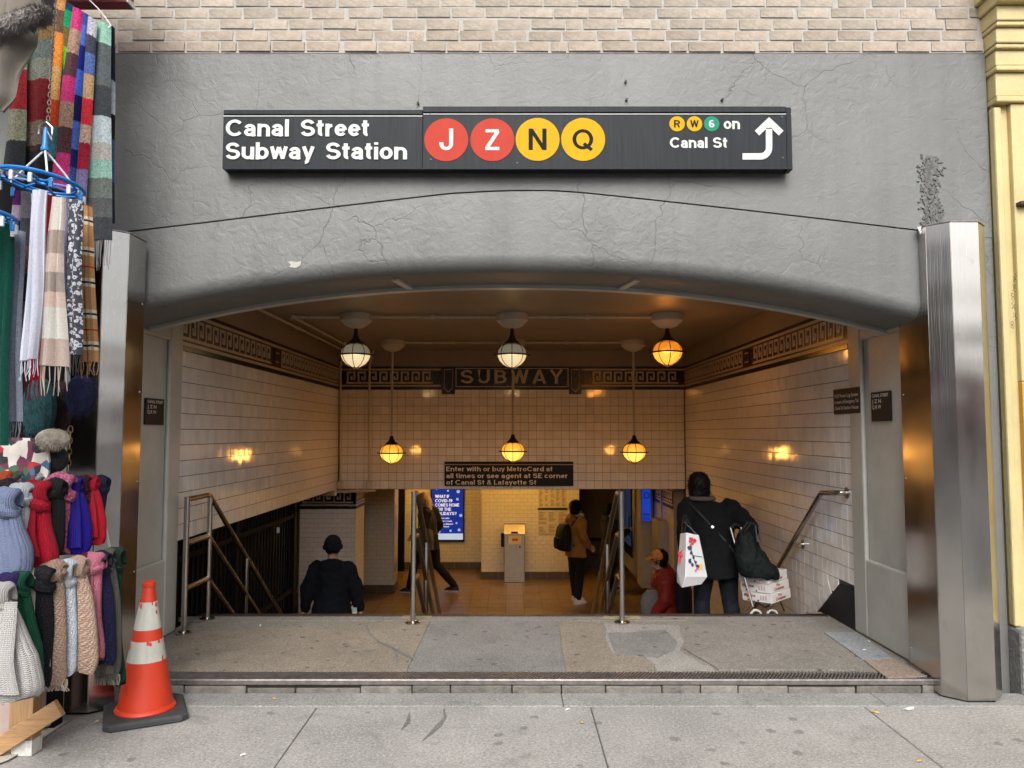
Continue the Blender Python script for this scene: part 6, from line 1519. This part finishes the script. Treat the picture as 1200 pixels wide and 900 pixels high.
# blue clip hangers
BLUE = M('blue hanger plastic', (.008, .15, .45), .35, var=.1, vs=8)
def ring_hanger(label, cx, cy, rpx, Y, hook, nspoke=8):
    c = P(cx, cy, Y); R = rpx / 900 * Y
    t = thing('clip_hanger', label, 'clip hanger', c)
    tilt = Matrix.Translation(c) @ Matrix.Rotation(radians(6), 4, 'Y') @ Matrix.Rotation(radians(-4), 4, 'X')
    q = lambda a, r, z=0: tilt @ Vector((r * cos(a), r * sin(a), z))
    MB().tube([q(2*pi*k/40, R) for k in range(40)], .0085, 8, loop=True).build('outer_ring', BLUE, t, smooth=True)
    MB().tube([q(2*pi*k/40, R - .035, .004) for k in range(40)], .006, 8, loop=True).build('inner_ring', BLUE, t, smooth=True)
    for k in range(nspoke):
        a = 2*pi*k/nspoke + .2; MB().bar(q(a, .03, .004), q(a, R), .012, .008).build('spoke', BLUE, t)
    MB().tube([q(2*pi*k/16, .03, .004) for k in range(16)], .008, 8, loop=True).build('hub_ring', BLUE, t, smooth=True)
    CLR = M('clear grey clip', (.5, .52, .55), .3)
    for k in range(14):
        a = 2*pi*k/14 + .1; p = q(a, R, -.012)
        cl = MB().box(p.x - .009, p.x + .009, p.y - .006, p.y + .006, p.z - .05, p.z - .005).build('clip', CLR if k % 3 else BLUE, t, bevel=.003)
        MB().tube([p + Vector((.008 * cos(v), -.002, -.016 + .011 * sin(v))) for v in [2*pi*j/10 for j in range(10)]], .0025, 5, loop=True).build('clip_spring', CLR, cl)
    if hook:
        top = P(53, 172, Y); MB().lathe(top - Vector((0, 0, .02)), [(.018, 0), (.02, .01), (.013, .03), (.011, .10), (.006, .115)], 10).build('swivel', BLUE, t, smooth=True)
        hx = P(54, 150, Y)
        MB().tube([top + Vector((0, 0, .09)), hx + Vector((.03, 0, -.06)), hx + Vector((.03, 0, 0)), hx + Vector((0, 0, .03)), hx + Vector((-.03, 0, .01)), hx + Vector((-.035, 0, -.03))], .005, 6).build('hook', RAILSTEEL, t, smooth=True)
        RP = M('white cord', (.62, .62, .6), .8, var=.3, vs=120)
        for a in (pi * .93, pi * 1.72, pi * .25): MB().tube([top - Vector((0, 0, .015)), top.lerp(q(a, R - .01), .5) + Vector((0, 0, -.004)), q(a, R - .01)], .0048, 6).build('cord', RP, t, smooth=True)
    return t
YR = 3.62
ring_hanger('blue round clip hanger with hook, holding the long scarves', 48, 214, 46, YR, True)
ring_hanger('blue round clip hanger at the photo edge above the dark green scarf', -22, 250, 36, YR - .25, False)
# scarves hanging from the rings
GS = 'scarves clipped to the round hangers'
def col1(name, rgb, fuzz=.12): return strip_mat(name, [(c8(*rgb), 0), (c8(*rgb), .5)], fuzz)
hang('scarf', 'dark green scarf at the left photo edge', 'scarf', col1('dark green cloth', (16, 70, 58)), (-12, 262), (16, 262), (-16, 522), (9, 522), YR - .12, fold=.012, nf=2, group=GS, seed=11)
hang('scarf', 'blue grey fringed scarf beside the dark green one', 'scarf', col1('blue grey cloth', (136, 144, 160)), (14, 268), (28, 272), (8, 494), (25, 494), YR - .05, fold=.010, nf=2, group=GS, seed=12, fringe=.085)
hang('scarf', 'short strip of purple striped scarf under the ring', 'scarf', strip_mat('purple stripes', [c8(80, 40, 90), c8(170, 150, 170), c8(96, 40, 100), c8(40, 30, 60), c8(160, 140, 160), c8(86, 36, 92)], .15), (16, 224), (25, 224), (13, 330), (22, 330), YR + .08, fold=.005, nf=1, group=GS, seed=13)
hang('scarf', 'dark grey plaid scarf behind the white scarf', 'scarf', strip_mat('dark plaid', [c8(60, 56, 62), c8(100, 94, 98), c8(56, 48, 60), c8(110, 84, 84), c8(60, 58, 66), c8(96, 92, 100)], .15), (25, 225), (35, 225), (24, 420), (34, 420), YR + .06, fold=.005, nf=1, group=GS, seed=14)
hang('scarf', 'plain white fringed scarf in the middle of the ring', 'scarf', col1('white cloth', (206, 208, 222), .05), (40, 224), (56, 224), (27, 424), (45, 420), YR - .17, fold=.012, nf=2, group=GS, seed=15, fringe=.085)
hang('scarf', 'crimson scarf behind, its red fringe showing below the white one', 'scarf', col1('crimson cloth', (132, 20, 32)), (55, 230), (63, 230), (29, 446), (53, 446), YR + .02, fold=.008, nf=2, group=GS, seed=16, fringe=.09)
hang('scarf', 'cream and beige block check scarf with long fringe', 'scarf', strip_mat('cream beige check', [(c8(176, 158, 148), 0), (c8(208, 206, 198), .16), (c8(206, 182, 168), .34), (c8(150, 138, 130), .43), (c8(206, 186, 174), .55), (c8(158, 140, 130), .66), (c8(214, 206, 196), .8)], .06, cross=[(0, 1.6, .16, c8(186, 170, 160), .35)]), (62, 232), (75, 232), (44, 428), (79, 430), YR - .15, fold=.014, nf=2, group=GS, seed=17, fringe=.12, fmat=M('cream fringe', (.32, .275, .24), .95))
hang('scarf', 'pale lavender scarf slip between the check and animal print scarves', 'scarf', col1('lavender cloth', (150, 148, 180)), (74, 232), (80, 232), (76, 410), (80, 410), YR + .0, fold=.004, nf=1, group=GS, seed=18)
def leopard():
    m, nt, b = newmat('leopard print'); uv = nt.nodes.new('ShaderNodeUVMap'); mp = N(nt, 'ShaderNodeMapping'); mp.inputs['Scale'].default_value = (5.2, 30, 1); L(nt, uv.outputs[0], mp.inputs['Vector'])
    nz = N(nt, 'ShaderNodeTexNoise', Scale=1.6, Detail=2.0); L(nt, mp.outputs[0], nz.inputs['Vector'])
    sc = N(nt, 'ShaderNodeVectorMath', operation='SCALE'); L(nt, nz.outputs['Color'], sc.inputs[0]); sc.inputs['Scale'].default_value = .9
    ad = N(nt, 'ShaderNodeVectorMath', operation='ADD'); L(nt, mp.outputs[0], ad.inputs[0]); L(nt, sc.outputs[0], ad.inputs[1])
    vo = N(nt, 'ShaderNodeTexVoronoi', Scale=1.0); L(nt, ad.outputs[0], vo.inputs['Vector'])
    c = ramp(nt, vo.outputs['Distance'], [(0, (.03, .03, .04)), (.16, (.03, .03, .04)), (.19, (.36, .37, .40)), (.42, (.36, .37, .40)), (.46, (.028, .028, .04))])
    L(nt, c, b.inputs['Base Color']); b.inputs['Roughness'].default_value = .8
    return m
hang('scarf', 'black and white animal print scarf with black fringe', 'scarf', leopard(), (81, 234), (97, 236), (78, 416), (94, 416), YR - .12, fold=.008, nf=2, group=GS, seed=19, fringe=.09, fmat=M('black fringe', (.012, .012, .014), .95))
TAN = c8(184, 138, 92)
hang('scarf', 'tan tartan scarf with fringe, rightmost on the ring', 'scarf', strip_mat('tan tartan', [(TAN, 0), (TAN, .5)], .08, cross=[(1, 5.0, .14, c8(222, 206, 180), .9), (1, 5.0, .035, (.02, .018, .018), 1), (1, 35.0, .10, (.03, .025, .025), .0), (0, 2.0, .10, c8(120, 84, 56), .5), (1, 5.0, .10, (.03, .025, .025), .0), (1, 2.5, .012, c8(170, 30, 34), .9), (0, 1.0, .05, (.04, .03, .03), .7)]), (97, 240), (107, 242), (94, 424), (115, 424), YR + .04, fold=.008, nf=2, group=GS, seed=20, fringe=.075)
for k, (pa, pb) in enumerate((((97, 262), (109, 265)),)): pass
# furs and bits behind
def furlump(label, cat, name, px, py, rx, ry, Y, col, n=1500, ln=.03, sq_=1.0):
    c = P(px, py, Y); k = Y / 900; m = MB()
    ball(m, c, 1, Matrix.Identity(4), (rx * k, rx * k * .6, ry * k))
    random.seed(int(px * 31 + py))
    for i in range(n):
        d = Vector((random.gauss(0, 1), random.gauss(0, 1) - .3, random.gauss(0, 1))).normalized(); a = c + Vector((d.x * rx * k, d.y * rx * k * .6, d.z * ry * k)) * .97
        e = a + d * ln * .35 + Vector((random.uniform(-.5, .5), random.uniform(-.4, .2), random.uniform(-1, .2))) * ln; s_ = d.cross(Vector((.4, .3, .8))).normalized() * .0025
        m.add([a - s_, a + s_, e], [(0, 1, 2)])
    return tag(m.build(name, M(name + ' ' + label[:18], col, .9, var=.5, vs=25), None, fix=False), label, cat)
furlump('teal fur piece below the red fringe', 'fur', 'fur_stole', 46, 478, 20, 36, 3.95, (.012, .055, .065))
furlump('navy fur hat below the animal print scarf', 'hat', 'fur_hat', 95, 463, 18, 24, 3.95, (.012, .015, .06))
furlump('dark brown fur between the teal and navy furs', 'fur', 'fur_stole', 71, 478, 13, 32, 4.05, (.03, .014, .012))
furlump('cream fur hat tilted below the teal fur', 'hat', 'fur_hat', 62, 515, 20, 13, 3.9, (.33, .29, .235), 1200, .018)
furlump('black hat under the cream fur hat', 'hat', 'hat', 67, 538, 13, 15, 3.98, (.008, .007, .008), 500, .012)
def floral():
    m, nt, b = newmat('floral print'); v = coords(nt); vo = N(nt, 'ShaderNodeTexVoronoi', Scale=22.0); L(nt, v, vo.inputs['Vector']); sp_ = N(nt, 'ShaderNodeSeparateColor'); L(nt, vo.outputs['Color'], sp_.inputs[0])
    c = ramp(nt, sp_.outputs[0], [(0, (.02, .02, .025)), (.2, (.12, .02, .05)), (.38, (.5, .47, .42)), (.6, (.03, .09, .05)), (.72, (.35, .02, .03)), (.84, (.55, .5, .45)), (.93, (.04, .1, .2))], 'CONSTANT')
    L(nt, c, b.inputs['Base Color']); b.inputs['Roughness'].default_value = .8; return m
hang('scarf', 'floral print cloth above the upper row of knit scarves', 'scarf', floral(), (-8, 512), (56, 514), (-8, 566), (58, 566), 3.93, fold=.012, nf=3, seed=31)
hang('scarf', 'dark cloth backdrop hanging behind the scarves at the stall edge', 'cloth', col1('black cloth', (20, 18, 20)), (-30, 200), (84, 226), (-30, 560), (70, 560), 4.20, fold=.02, nf=3, seed=32)
# ------------------------------------------------------------------ knotted knit scarves on two rails
def knotted(label, cat, kx, ky, krx, kry, bx0, bx1, by, Y, mat, group, sway=0.0, seed=0, fringe=None, kslant=.35, split=0):
    """knot centred at photo (kx,ky) with half sizes; tails spreading to bx0..bx1 at height by"""
    rs = random.Random(seed); k = Y / 900.0
    krx *= rs.uniform(1.04, 1.2); kry *= rs.uniform(.98, 1.1)
    c = P(kx, ky, Y)
    t = thing('knit_scarf', label, cat, P((bx0 + bx1) / 2, by, Y), group)
    a0 = rs.uniform(0, 6); sgn = 1 if seed % 2 else -1
    # the knot: the scarf passes over the rail and is wrapped by a slanting turn of itself
    kn = MB(); rings = []; nn = 20; R = kry * k * .52
    for i in range(15):
        th = -.35 * pi + 1.55 * pi * i / 14; cy = Vector((0, -cos(th) * R * .75, sin(th) * R)) if False else Vector((0, cos(pi - th) * R * .8, sin(th) * R))
        d = Vector((0, sin(th) * .8, cos(th))); nrm = Vector((0, -cos(th), sin(th)))
        w = krx * k * (.92 + .05 * sin(3 * th + a0)); tk = krx * k * .40
        rings.append([c + cy + Vector((w * cos(2*pi*j/nn) * (1 + .04 * sin(2*pi*j*3/nn + a0)), 0, 0)) + nrm * tk * sin(2*pi*j/nn) * (1 + .22 * sin(2*pi*j*4/nn + a0 + th)) for j in range(nn)])
    kn.loft(rings); kn.build('loop', mat, t, smooth=True)
    bd = MB(); cb_ = c + Vector((0, -krx * k * .15, -kry * k * .36)); rings = []
    tl_ = sgn * (.22 + .25 * rs.random())
    for i in range(24):
        ph = 2 * pi * i / 24; rm = krx * k * .36 * (1 + .14 * sin(2 * ph + a0))
        o_ = Vector((cos(ph) * krx * k * .66, sin(ph) * krx * k * .60, cos(ph) * tl_ * krx * k)); er = Vector((cos(ph), sin(ph), 0)); r = []
        for j in range(12):
            q = 2*pi*j/12; mm_ = rm * (1 + .10 * sin(4 * q + 2 * ph + a0))
            r.append(cb_ + o_ + er * mm_ * cos(q) + Vector((0, 0, mm_ * 1.25 * sin(q))))
        rings.append(r)
    bd.loft(rings, loop=True); bd.build('wrap', mat, t, smooth=True)
    # tails: flattened tube with pleats
    yt = ky + kry * .25; n, m_ = 28, 18; rings = []
    for i in range(m_):
        v = i / (m_ - 1); py = yt + (by - yt) * v
        cx = kx + ((bx0 + bx1) / 2 - kx) * (v ** .8); hw = krx * .72 + ((bx1 - bx0) / 2 * 1.1 - krx * .72) * min(1, v * 1.7) ** .8
        if v > .93: hw *= 1 - (v - .93) * 2.2
        cx += (2.2 * sin(4.5 * v + a0) + 1.2 * sin(9 * v + a0 * 2)) * v
        p = P(cx, py, Y); r = []
        for j in range(n):
            ph = 2 * pi * j / n
            pl = 1 + .16 * sin(5 * ph + a0 + v * 1.5) * min(1, v * 3) + .08 * sin(9 * ph + a0 * 2)
            r.append(p + Vector((hw * k * cos(ph) * (1 + .05 * sin(6 * v + a0)), (hw * k * .55 + .012) * sin(ph) * pl, .012 * sin(3 * ph + a0) * v)))
        rings.append(r)
    b = MB().loft(rings); b.build('tail', mat, t, smooth=True)
    if by - ky > 45 and seed % 3:            # a second, shorter end lying in front
        rings = []; x2 = kx + (bx1 - bx0) * rs.uniform(-.12, .22); by2 = ky + (by - ky) * rs.uniform(.72, .95); w2 = max(4, (bx1 - bx0) * rs.uniform(.2, .3))
        for i in range(14):
            v = i / 13; p = P(x2 + ((bx0 + bx1) / 2 - kx + 3 * sin(3 * v + a0)) * v, yt + (by2 - yt) * v, Y) - Vector((0, (krx * .55 + ((bx1 - bx0) / 2 * .52) * min(1, v * 1.6)) * k, 0))
            rings.append([p + Vector((w2 * k * (.7 + .5 * v) * cos(2*pi*j/16), (.012 + .006 * sin(2*pi*j*3/16 + a0)) * sin(2*pi*j/16), 0)) for j in range(16)])
        MB().loft(rings).build('tail', mat, t, smooth=True)
    if fringe:
        f = MB()
        for i in range(26):
            p = P(bx0 + (bx1 - bx0) * (i + .5) / 26, by - 2, Y + rs.uniform(-.02, .02)); f.tube([p, p + Vector((rs.uniform(-.01, .01), 0, -.025)), p + Vector((rs.uniform(-.02, .02), rs.uniform(-.01, .01), -.055))], [.004, .0035, .0025], 5)
        tag(f.build('fringe', fringe, t), kind='stuff')
    return t
def K(n, rgb, style='rib', c2=None): return knit_mat('knit ' + n, c8(*rgb), style, c8(*c2) if c2 else None)
GU, GL = 'knit scarves knotted on the upper rail', 'knit scarves knotted on the lower rail'
W_ = (214, 218, 226)
UP = [  # label, knot, body, depth, material
 ('navy knit scarf at the far right end of the upper rail', 118, 567, 9, 11, 112, 122, 618, 4.10, K('navy', (26, 34, 72))),
 ('red knit scarf, second from the right end of the upper rail', 106, 568, 9, 13, 102, 126, 636, 4.04, K('red', (206, 26, 52))),
 ('red and black flecked knit scarf on the upper rail', 97, 567, 8, 13, 96, 112, 634, 4.00, K('red fleck', (110, 18, 30), 'rib', (20, 14, 20))),
 ('royal blue knit scarf on the upper rail', 87, 570, 10, 14, 77, 108, 647, 3.95, K('royal blue', (38, 24, 150))),
 ('pink and white flecked knit scarf on the upper rail', 72, 570, 16, 17, 69, 83, 648, 3.90, K('pink fleck', (214, 80, 132), 'rib', (226, 150, 180))),
 ('black knit scarf on the upper rail', 64, 574, 12, 16, 53, 75, 650, 3.82, K('black', (26, 24, 28))),
 ('crimson knit scarf on the upper rail', 44, 579, 14, 19, 33, 64, 663, 3.76, K('crimson', (184, 16, 44))),
 ('white knit scarf on the upper rail', 25, 581, 13, 19, 20, 35, 665, 3.70, K('white', W_)),
 ('thick grey blue knit scarf at the left end of the upper rail', 8, 588, 15, 21, -6, 34, 674, 3.62, K('grey blue', (140, 152, 186))),
 ('dark plum knit hat behind the grey blue scarf', 8, 570, 11, 9, 4, 14, 600, 3.72, K('plum', (42, 26, 38))),
 ('orange knit piece lying at the back of the upper rail', 8, 558, 7, 7, 2, 14, 572, 3.9, K('orange', (220, 92, 48))),
 ('olive knit piece lying at the back of the upper rail', 20, 557, 7, 6, 14, 26, 572, 3.92, K('olive', (96, 98, 82))),
 ('dull blue knit piece lying at the back of the upper rail', 31, 557, 6, 6, 26, 36, 572, 3.94, K('dull blue', (70, 104, 140))),
 ('white knit piece at the back behind the pink flecked scarf', 45, 558, 7, 8, 40, 52, 572, 3.94, K('white', W_)),
]
for i, (lab, kx, ky, rx, ry, b0_, b1_, by, Y, m) in enumerate(UP): knotted(lab, 'scarf', kx, ky, rx, ry, b0_, b1_, by, Y, m, GU, seed=40 + i)
LO = [
 ('dark green and white tweed scarf at the right end of the lower rail', 135, 655, 9, 19, 130, 144, 800, 4.12, K('dark green tweed', (24, 56, 44), 'rib', (30, 66, 52)), None),
 ('olive grey fringed scarf near the right end of the lower rail', 127, 655, 8, 17, 114, 141, 792, 4.06, K('olive grey', (104, 102, 92)), M('olive fringe', (.14, .135, .11), .95)),
 ('navy cable knit scarf on the lower rail', 118, 660, 11, 18, 116, 136, 776, 4.00, K('navy cable', (28, 30, 66), 'cable'), None),
 ('pink cable knit scarf on the lower rail', 110, 661, 12, 17, 104, 119, 772, 3.94, K('pink cable', (220, 130, 150), 'cable'), None),
 ('maroon knit scarf tucked beside the pink one', 100, 660, 9, 14, 96, 108, 740, 3.93, K('maroon', (112, 20, 36)), None),
 ('beige cable knit scarf on the lower rail', 90, 666, 12, 17, 84, 115, 786, 3.86, K('beige cable', (204, 172, 152), 'cable'), None),
 ('white cable knit scarf on the lower rail', 76, 671, 12, 18, 68, 91, 788, 3.80, K('white cable', (216, 224, 236), 'cable'), None),
 ('tan fringed knit scarf on the lower rail', 62, 671, 13, 17, 52, 79, 798, 3.74, K('tan cable', (176, 148, 130), 'cable'), M('tan fringe', (.32, .26, .21), .95)),
 ('black knit scarf on the lower rail', 51, 678, 12, 17, 41, 59, 802, 3.68, K('black cable', (24, 22, 28), 'cable'), None),
 ('cream knit scarf between the black and green scarves', 37, 678, 9, 15, 32, 43, 768, 3.66, K('cream', (216, 208, 196)), None),
 ('bottle green knit scarf on the lower rail', 24, 683, 11, 18, 21, 48, 806, 3.58, K('bottle green', (10, 84, 58)), None),
 ('purple knit scarf behind the big white one', 11, 684, 12, 15, 8, 22, 740, 3.55, K('purple', (48, 28, 98)), None),
 ('big off white knit scarf at the left end of the lower rail', 1, 698, 14, 20, -30, 42, 816, 3.45, K('off white', (214, 210, 206)), None),
]
for i, (lab, kx, ky, rx, ry, b0_, b1_, by, Y, m, fm) in enumerate(LO): knotted(lab, 'scarf', kx, ky, rx, ry, b0_, b1_, by, Y, m, GL, seed=70 + i, fringe=fm)
# stall frame
WOOD = M('pine wood', (.30, .18, .085), .65, var=.38, vs=5, scale=(9, 9, .6), bmp=.3, bs=20); WOOD2 = M('pine brace wood', (.33, .19, .085), .65, var=.38, vs=5, scale=(1.2, 6, 14), bmp=.3, bs=20)
sf = thing('stall_frame', 'pine timber stall frame with slanting brace and taped foot', 'stall frame', PZ(30, 888, 0))
f0 = PZ(30, 884, 0)
MB().box(f0.x - .055, f0.x + .04, f0.y - .02, f0.y + .06, .002, .78).build('leg', WOOD, sf, bevel=.004)
MB().box(f0.x - .085, f0.x - .058, f0.y - .01, f0.y + .10, .10, .80).build('leg_board', WOOD, sf, bevel=.004)
MB().bar(P(-30, 893, f0.y - .04), P(70, 829, f0.y - .04), .035, .085).build('brace', WOOD2, sf, bevel=.004)
MB().box(f0.x - .058, f0.x + .043, f0.y - .023, f0.y + .063, .001, .075).build('tape_wrap', M('white tape', (.55, .54, .50), .4, var=.25, vs=30, bmp=.5, bs=40), sf)
MB().tube([P(-40, 590, 3.55), P(126, 566, 4.14)], .018, 10).build('upper_rail', WOOD, sf, smooth=True)
MB().tube([P(-40, 705, 3.40), P(142, 655, 4.16)], .018, 10).build('lower_rail', WOOD, sf, smooth=True)
MB().tube([P(115, 575, 4.12), P(128, 640, 4.16), P(140, 700, 4.2)], .007, 8).build('white_strut', WHITEP, sf, smooth=True)
MB().box(-3.3, -2.42, 3.95, 4.15, .02, .60).build('dark_crate', DEEPBLACK, sf) if False else None
bx_ = tag(MB().box(f0.x - .60, f0.x - .10, f0.y + .12, f0.y + .5, .004, .32).build('storage_box', M('dull pink cardboard', (.34, .26, .23), .85, var=.12, vs=6), bevel=.006), 'dull pink cardboard box behind the stall leg', 'box')
MB().box(f0.x - .59, f0.x - .11, f0.y + .13, f0.y + .49, .321, .325).build('lid', M('dark box lid', (.06, .05, .05), .8), bx_)
tag(MB().box(f0.x - .9, P(70, 800, 4.3).x, 4.26, 4.34, .004, .62).build('panel_board', DEEPBLACK), 'black board closing the stall underside behind the scarves', 'board')
CARDB = M('pale cardboard', (.42, .38, .32), .9, var=.12, vs=8)
def sheetpoly(label, pxs, z):
    q = [PZ(a, b, z) for a, b in pxs]
    return tag(MB().prism([(p.x, p.y) for p in q], lambda u, v, n: Vector((u, v, n)), z - .003, z).build('cardboard', CARDB), label, 'cardboard')
sheetpoly('pale cardboard sheet on the pavement behind the taped foot', [(30, 868), (48, 866), (80, 844.5), (44, 844)], .007)
sheetpoly('pale cardboard sheet on the pavement at the left photo edge', [(-30, 905), (10, 890), (24, 882), (-20, 876)], .011)
d0 = PZ(49, 850, .02); tag(MB().lathe(d0, [(.045, 0), (.05, .004), (.05, .02), (.042, .026), (.0, .027)], 24).build('wooden_disc', M('pale wood disc', (.48, .38, .30), .7), smooth=True), 'pale round disc lying beside the stall leg', 'disc')
# ------------------------------------------------------------------ litter
PAP = M('white scrap', (.7, .68, .64), .8); LEAF = M('yellow leaf', (.45, .30, .06), .8, var=.2, vs=30); BUTT = M('cigarette butt', (.55, .42, .28), .8)
def scrap(label, cat, name, px, py, z, sx, sy, mat, seed):
    rs = random.Random(seed); c = PZ(px, py, z + .003); n = 8; rot = rs.uniform(0, 3)
    pts = [(sx * cos(2*pi*q/n) * rs.uniform(.6, 1.1), sy * sin(2*pi*q/n) * rs.uniform(.6, 1.1)) for q in range(n)]
    T = Matrix.Translation(c) @ Matrix.Rotation(rot if sx != sy else 0, 4, 'Z')
    m = MB(); m.add([T @ Vector((a, b, .001 + .006 * rs.random())) for a, b in pts] + [T @ Vector((0, 0, .009))], [(q, (q + 1) % n, n) for q in range(n)])
    o = m.build(name, mat, None, fix=False); sdm = o.modifiers.new('thick', 'SOLIDIFY'); sdm.thickness = .0015
    return tag(o, label, cat)
scrap('white paper scrap on the pavement before the right steel column', 'paper', 'paper_scrap', 1064, 831, 0, .05, .02, PAP, 1)
scrap('yellow leaf on the paving joint right of the middle', 'leaf', 'leaf', 1027, 835, 0, .025, .014, LEAF, 2)
scrap('yellow leaf near the bottom right photo edge', 'leaf', 'leaf', 1077, 892, 0, .022, .012, LEAF, 3)
scrap('white paper scrap on the landing near the right pillar', 'paper', 'paper_scrap', 1013, 762, LZ, .02, .012, PAP, 4)
scrap('tiny white scrap on the landing against the right pillar foot', 'paper', 'paper_scrap', 1018, 752, LZ, .015, .01, PAP, 5)
scrap('cream scrap at the kerb below the left landing', 'paper', 'paper_scrap', 321, 819, 0, .018, .01, LEAF, 6)
scrap('white scrap on the left front paving slab', 'paper', 'paper_scrap', 285, 885, 0, .02, .009, PAP, 7)
scrap('white scrap on the paving right of the centre joint', 'paper', 'paper_scrap', 665, 832, 0, .02, .008, PAP, 8)
scrap('yellow scrap beside the centre paving joint', 'leaf', 'leaf', 682, 847, 0, .02, .009, LEAF, 9)
scrap('pale scrap on the landing by the left handrail', 'paper', 'paper_scrap', 305, 733, LZ, .03, .006, PAP, 10)
scrap('brown cigarette butt beside the cone base', 'butt', 'cigarette_butt', 113, 846, 0, .022, .009, BUTT, 11)
# ------------------------------------------------------------------ unseen far side of the street: buildings added and sized for the steel's reflections
rd = tag(MB().box(-90, 90, -30, 1.18, -0.139, -0.135).build('road', ASPHALT), kind='structure')
for k, (x0, x1, h, col, acol, lab) in enumerate(((-80, -20, 22, (.22, .165, .15), (.35, .03, .03), 'tall brown building across the street, mirrored in the right steel column'), (-19.9, 12, 7, (.36, .31, .25), (.30, .05, .05), 'unseen beige building added behind the viewer, kept low to let sky light in'), (12.1, 80, 6.6, (.30, .20, .17), (.45, .05, .06), 'low red brick building across the street, mirrored in the left steel column'))):
    t = thing('shop_building', lab, 'building', ((x0 + x1) / 2, -34, 0))
    WM = M('street wall %d' % k, col, .9, var=.15, vs=1.5); GM = M('dark shop glass', (.03, .035, .04), .1)
    MB().box(x0, x1, -38, -34, -.14, h).build('wall', WM, t)
    n = int((x1 - x0) / 4.5)
    for i in range(n):
        xc = x0 + (i + .5) * (x1 - x0) / n
        for z in (4.6, 8.0, 11.4, 14.8, 18.2):
            if z + 1.9 < h: w = MB().box(xc - .9, xc + .9, -34.02, -33.96, z, z + 1.8).build('window', GM, t); MB().box(xc - 1.0, xc + 1.0, -34.0, -33.9, z - .12, z - .02).build('sill', WHITEP, w)
        MB().box(xc - 1.8, xc + 1.8, -34.03, -33.95, .2, 2.5).build('shop_window', GM, t)
    MB().prism([(-34, 3.4), (-32.4, 2.7), (-32.4, 2.4), (-34, 2.5)], lambda u, v, w: Vector((w, u, v)), x0 + .3, x1 - .3).build('awning', M('street awning %d' % k, acol, .8), t)
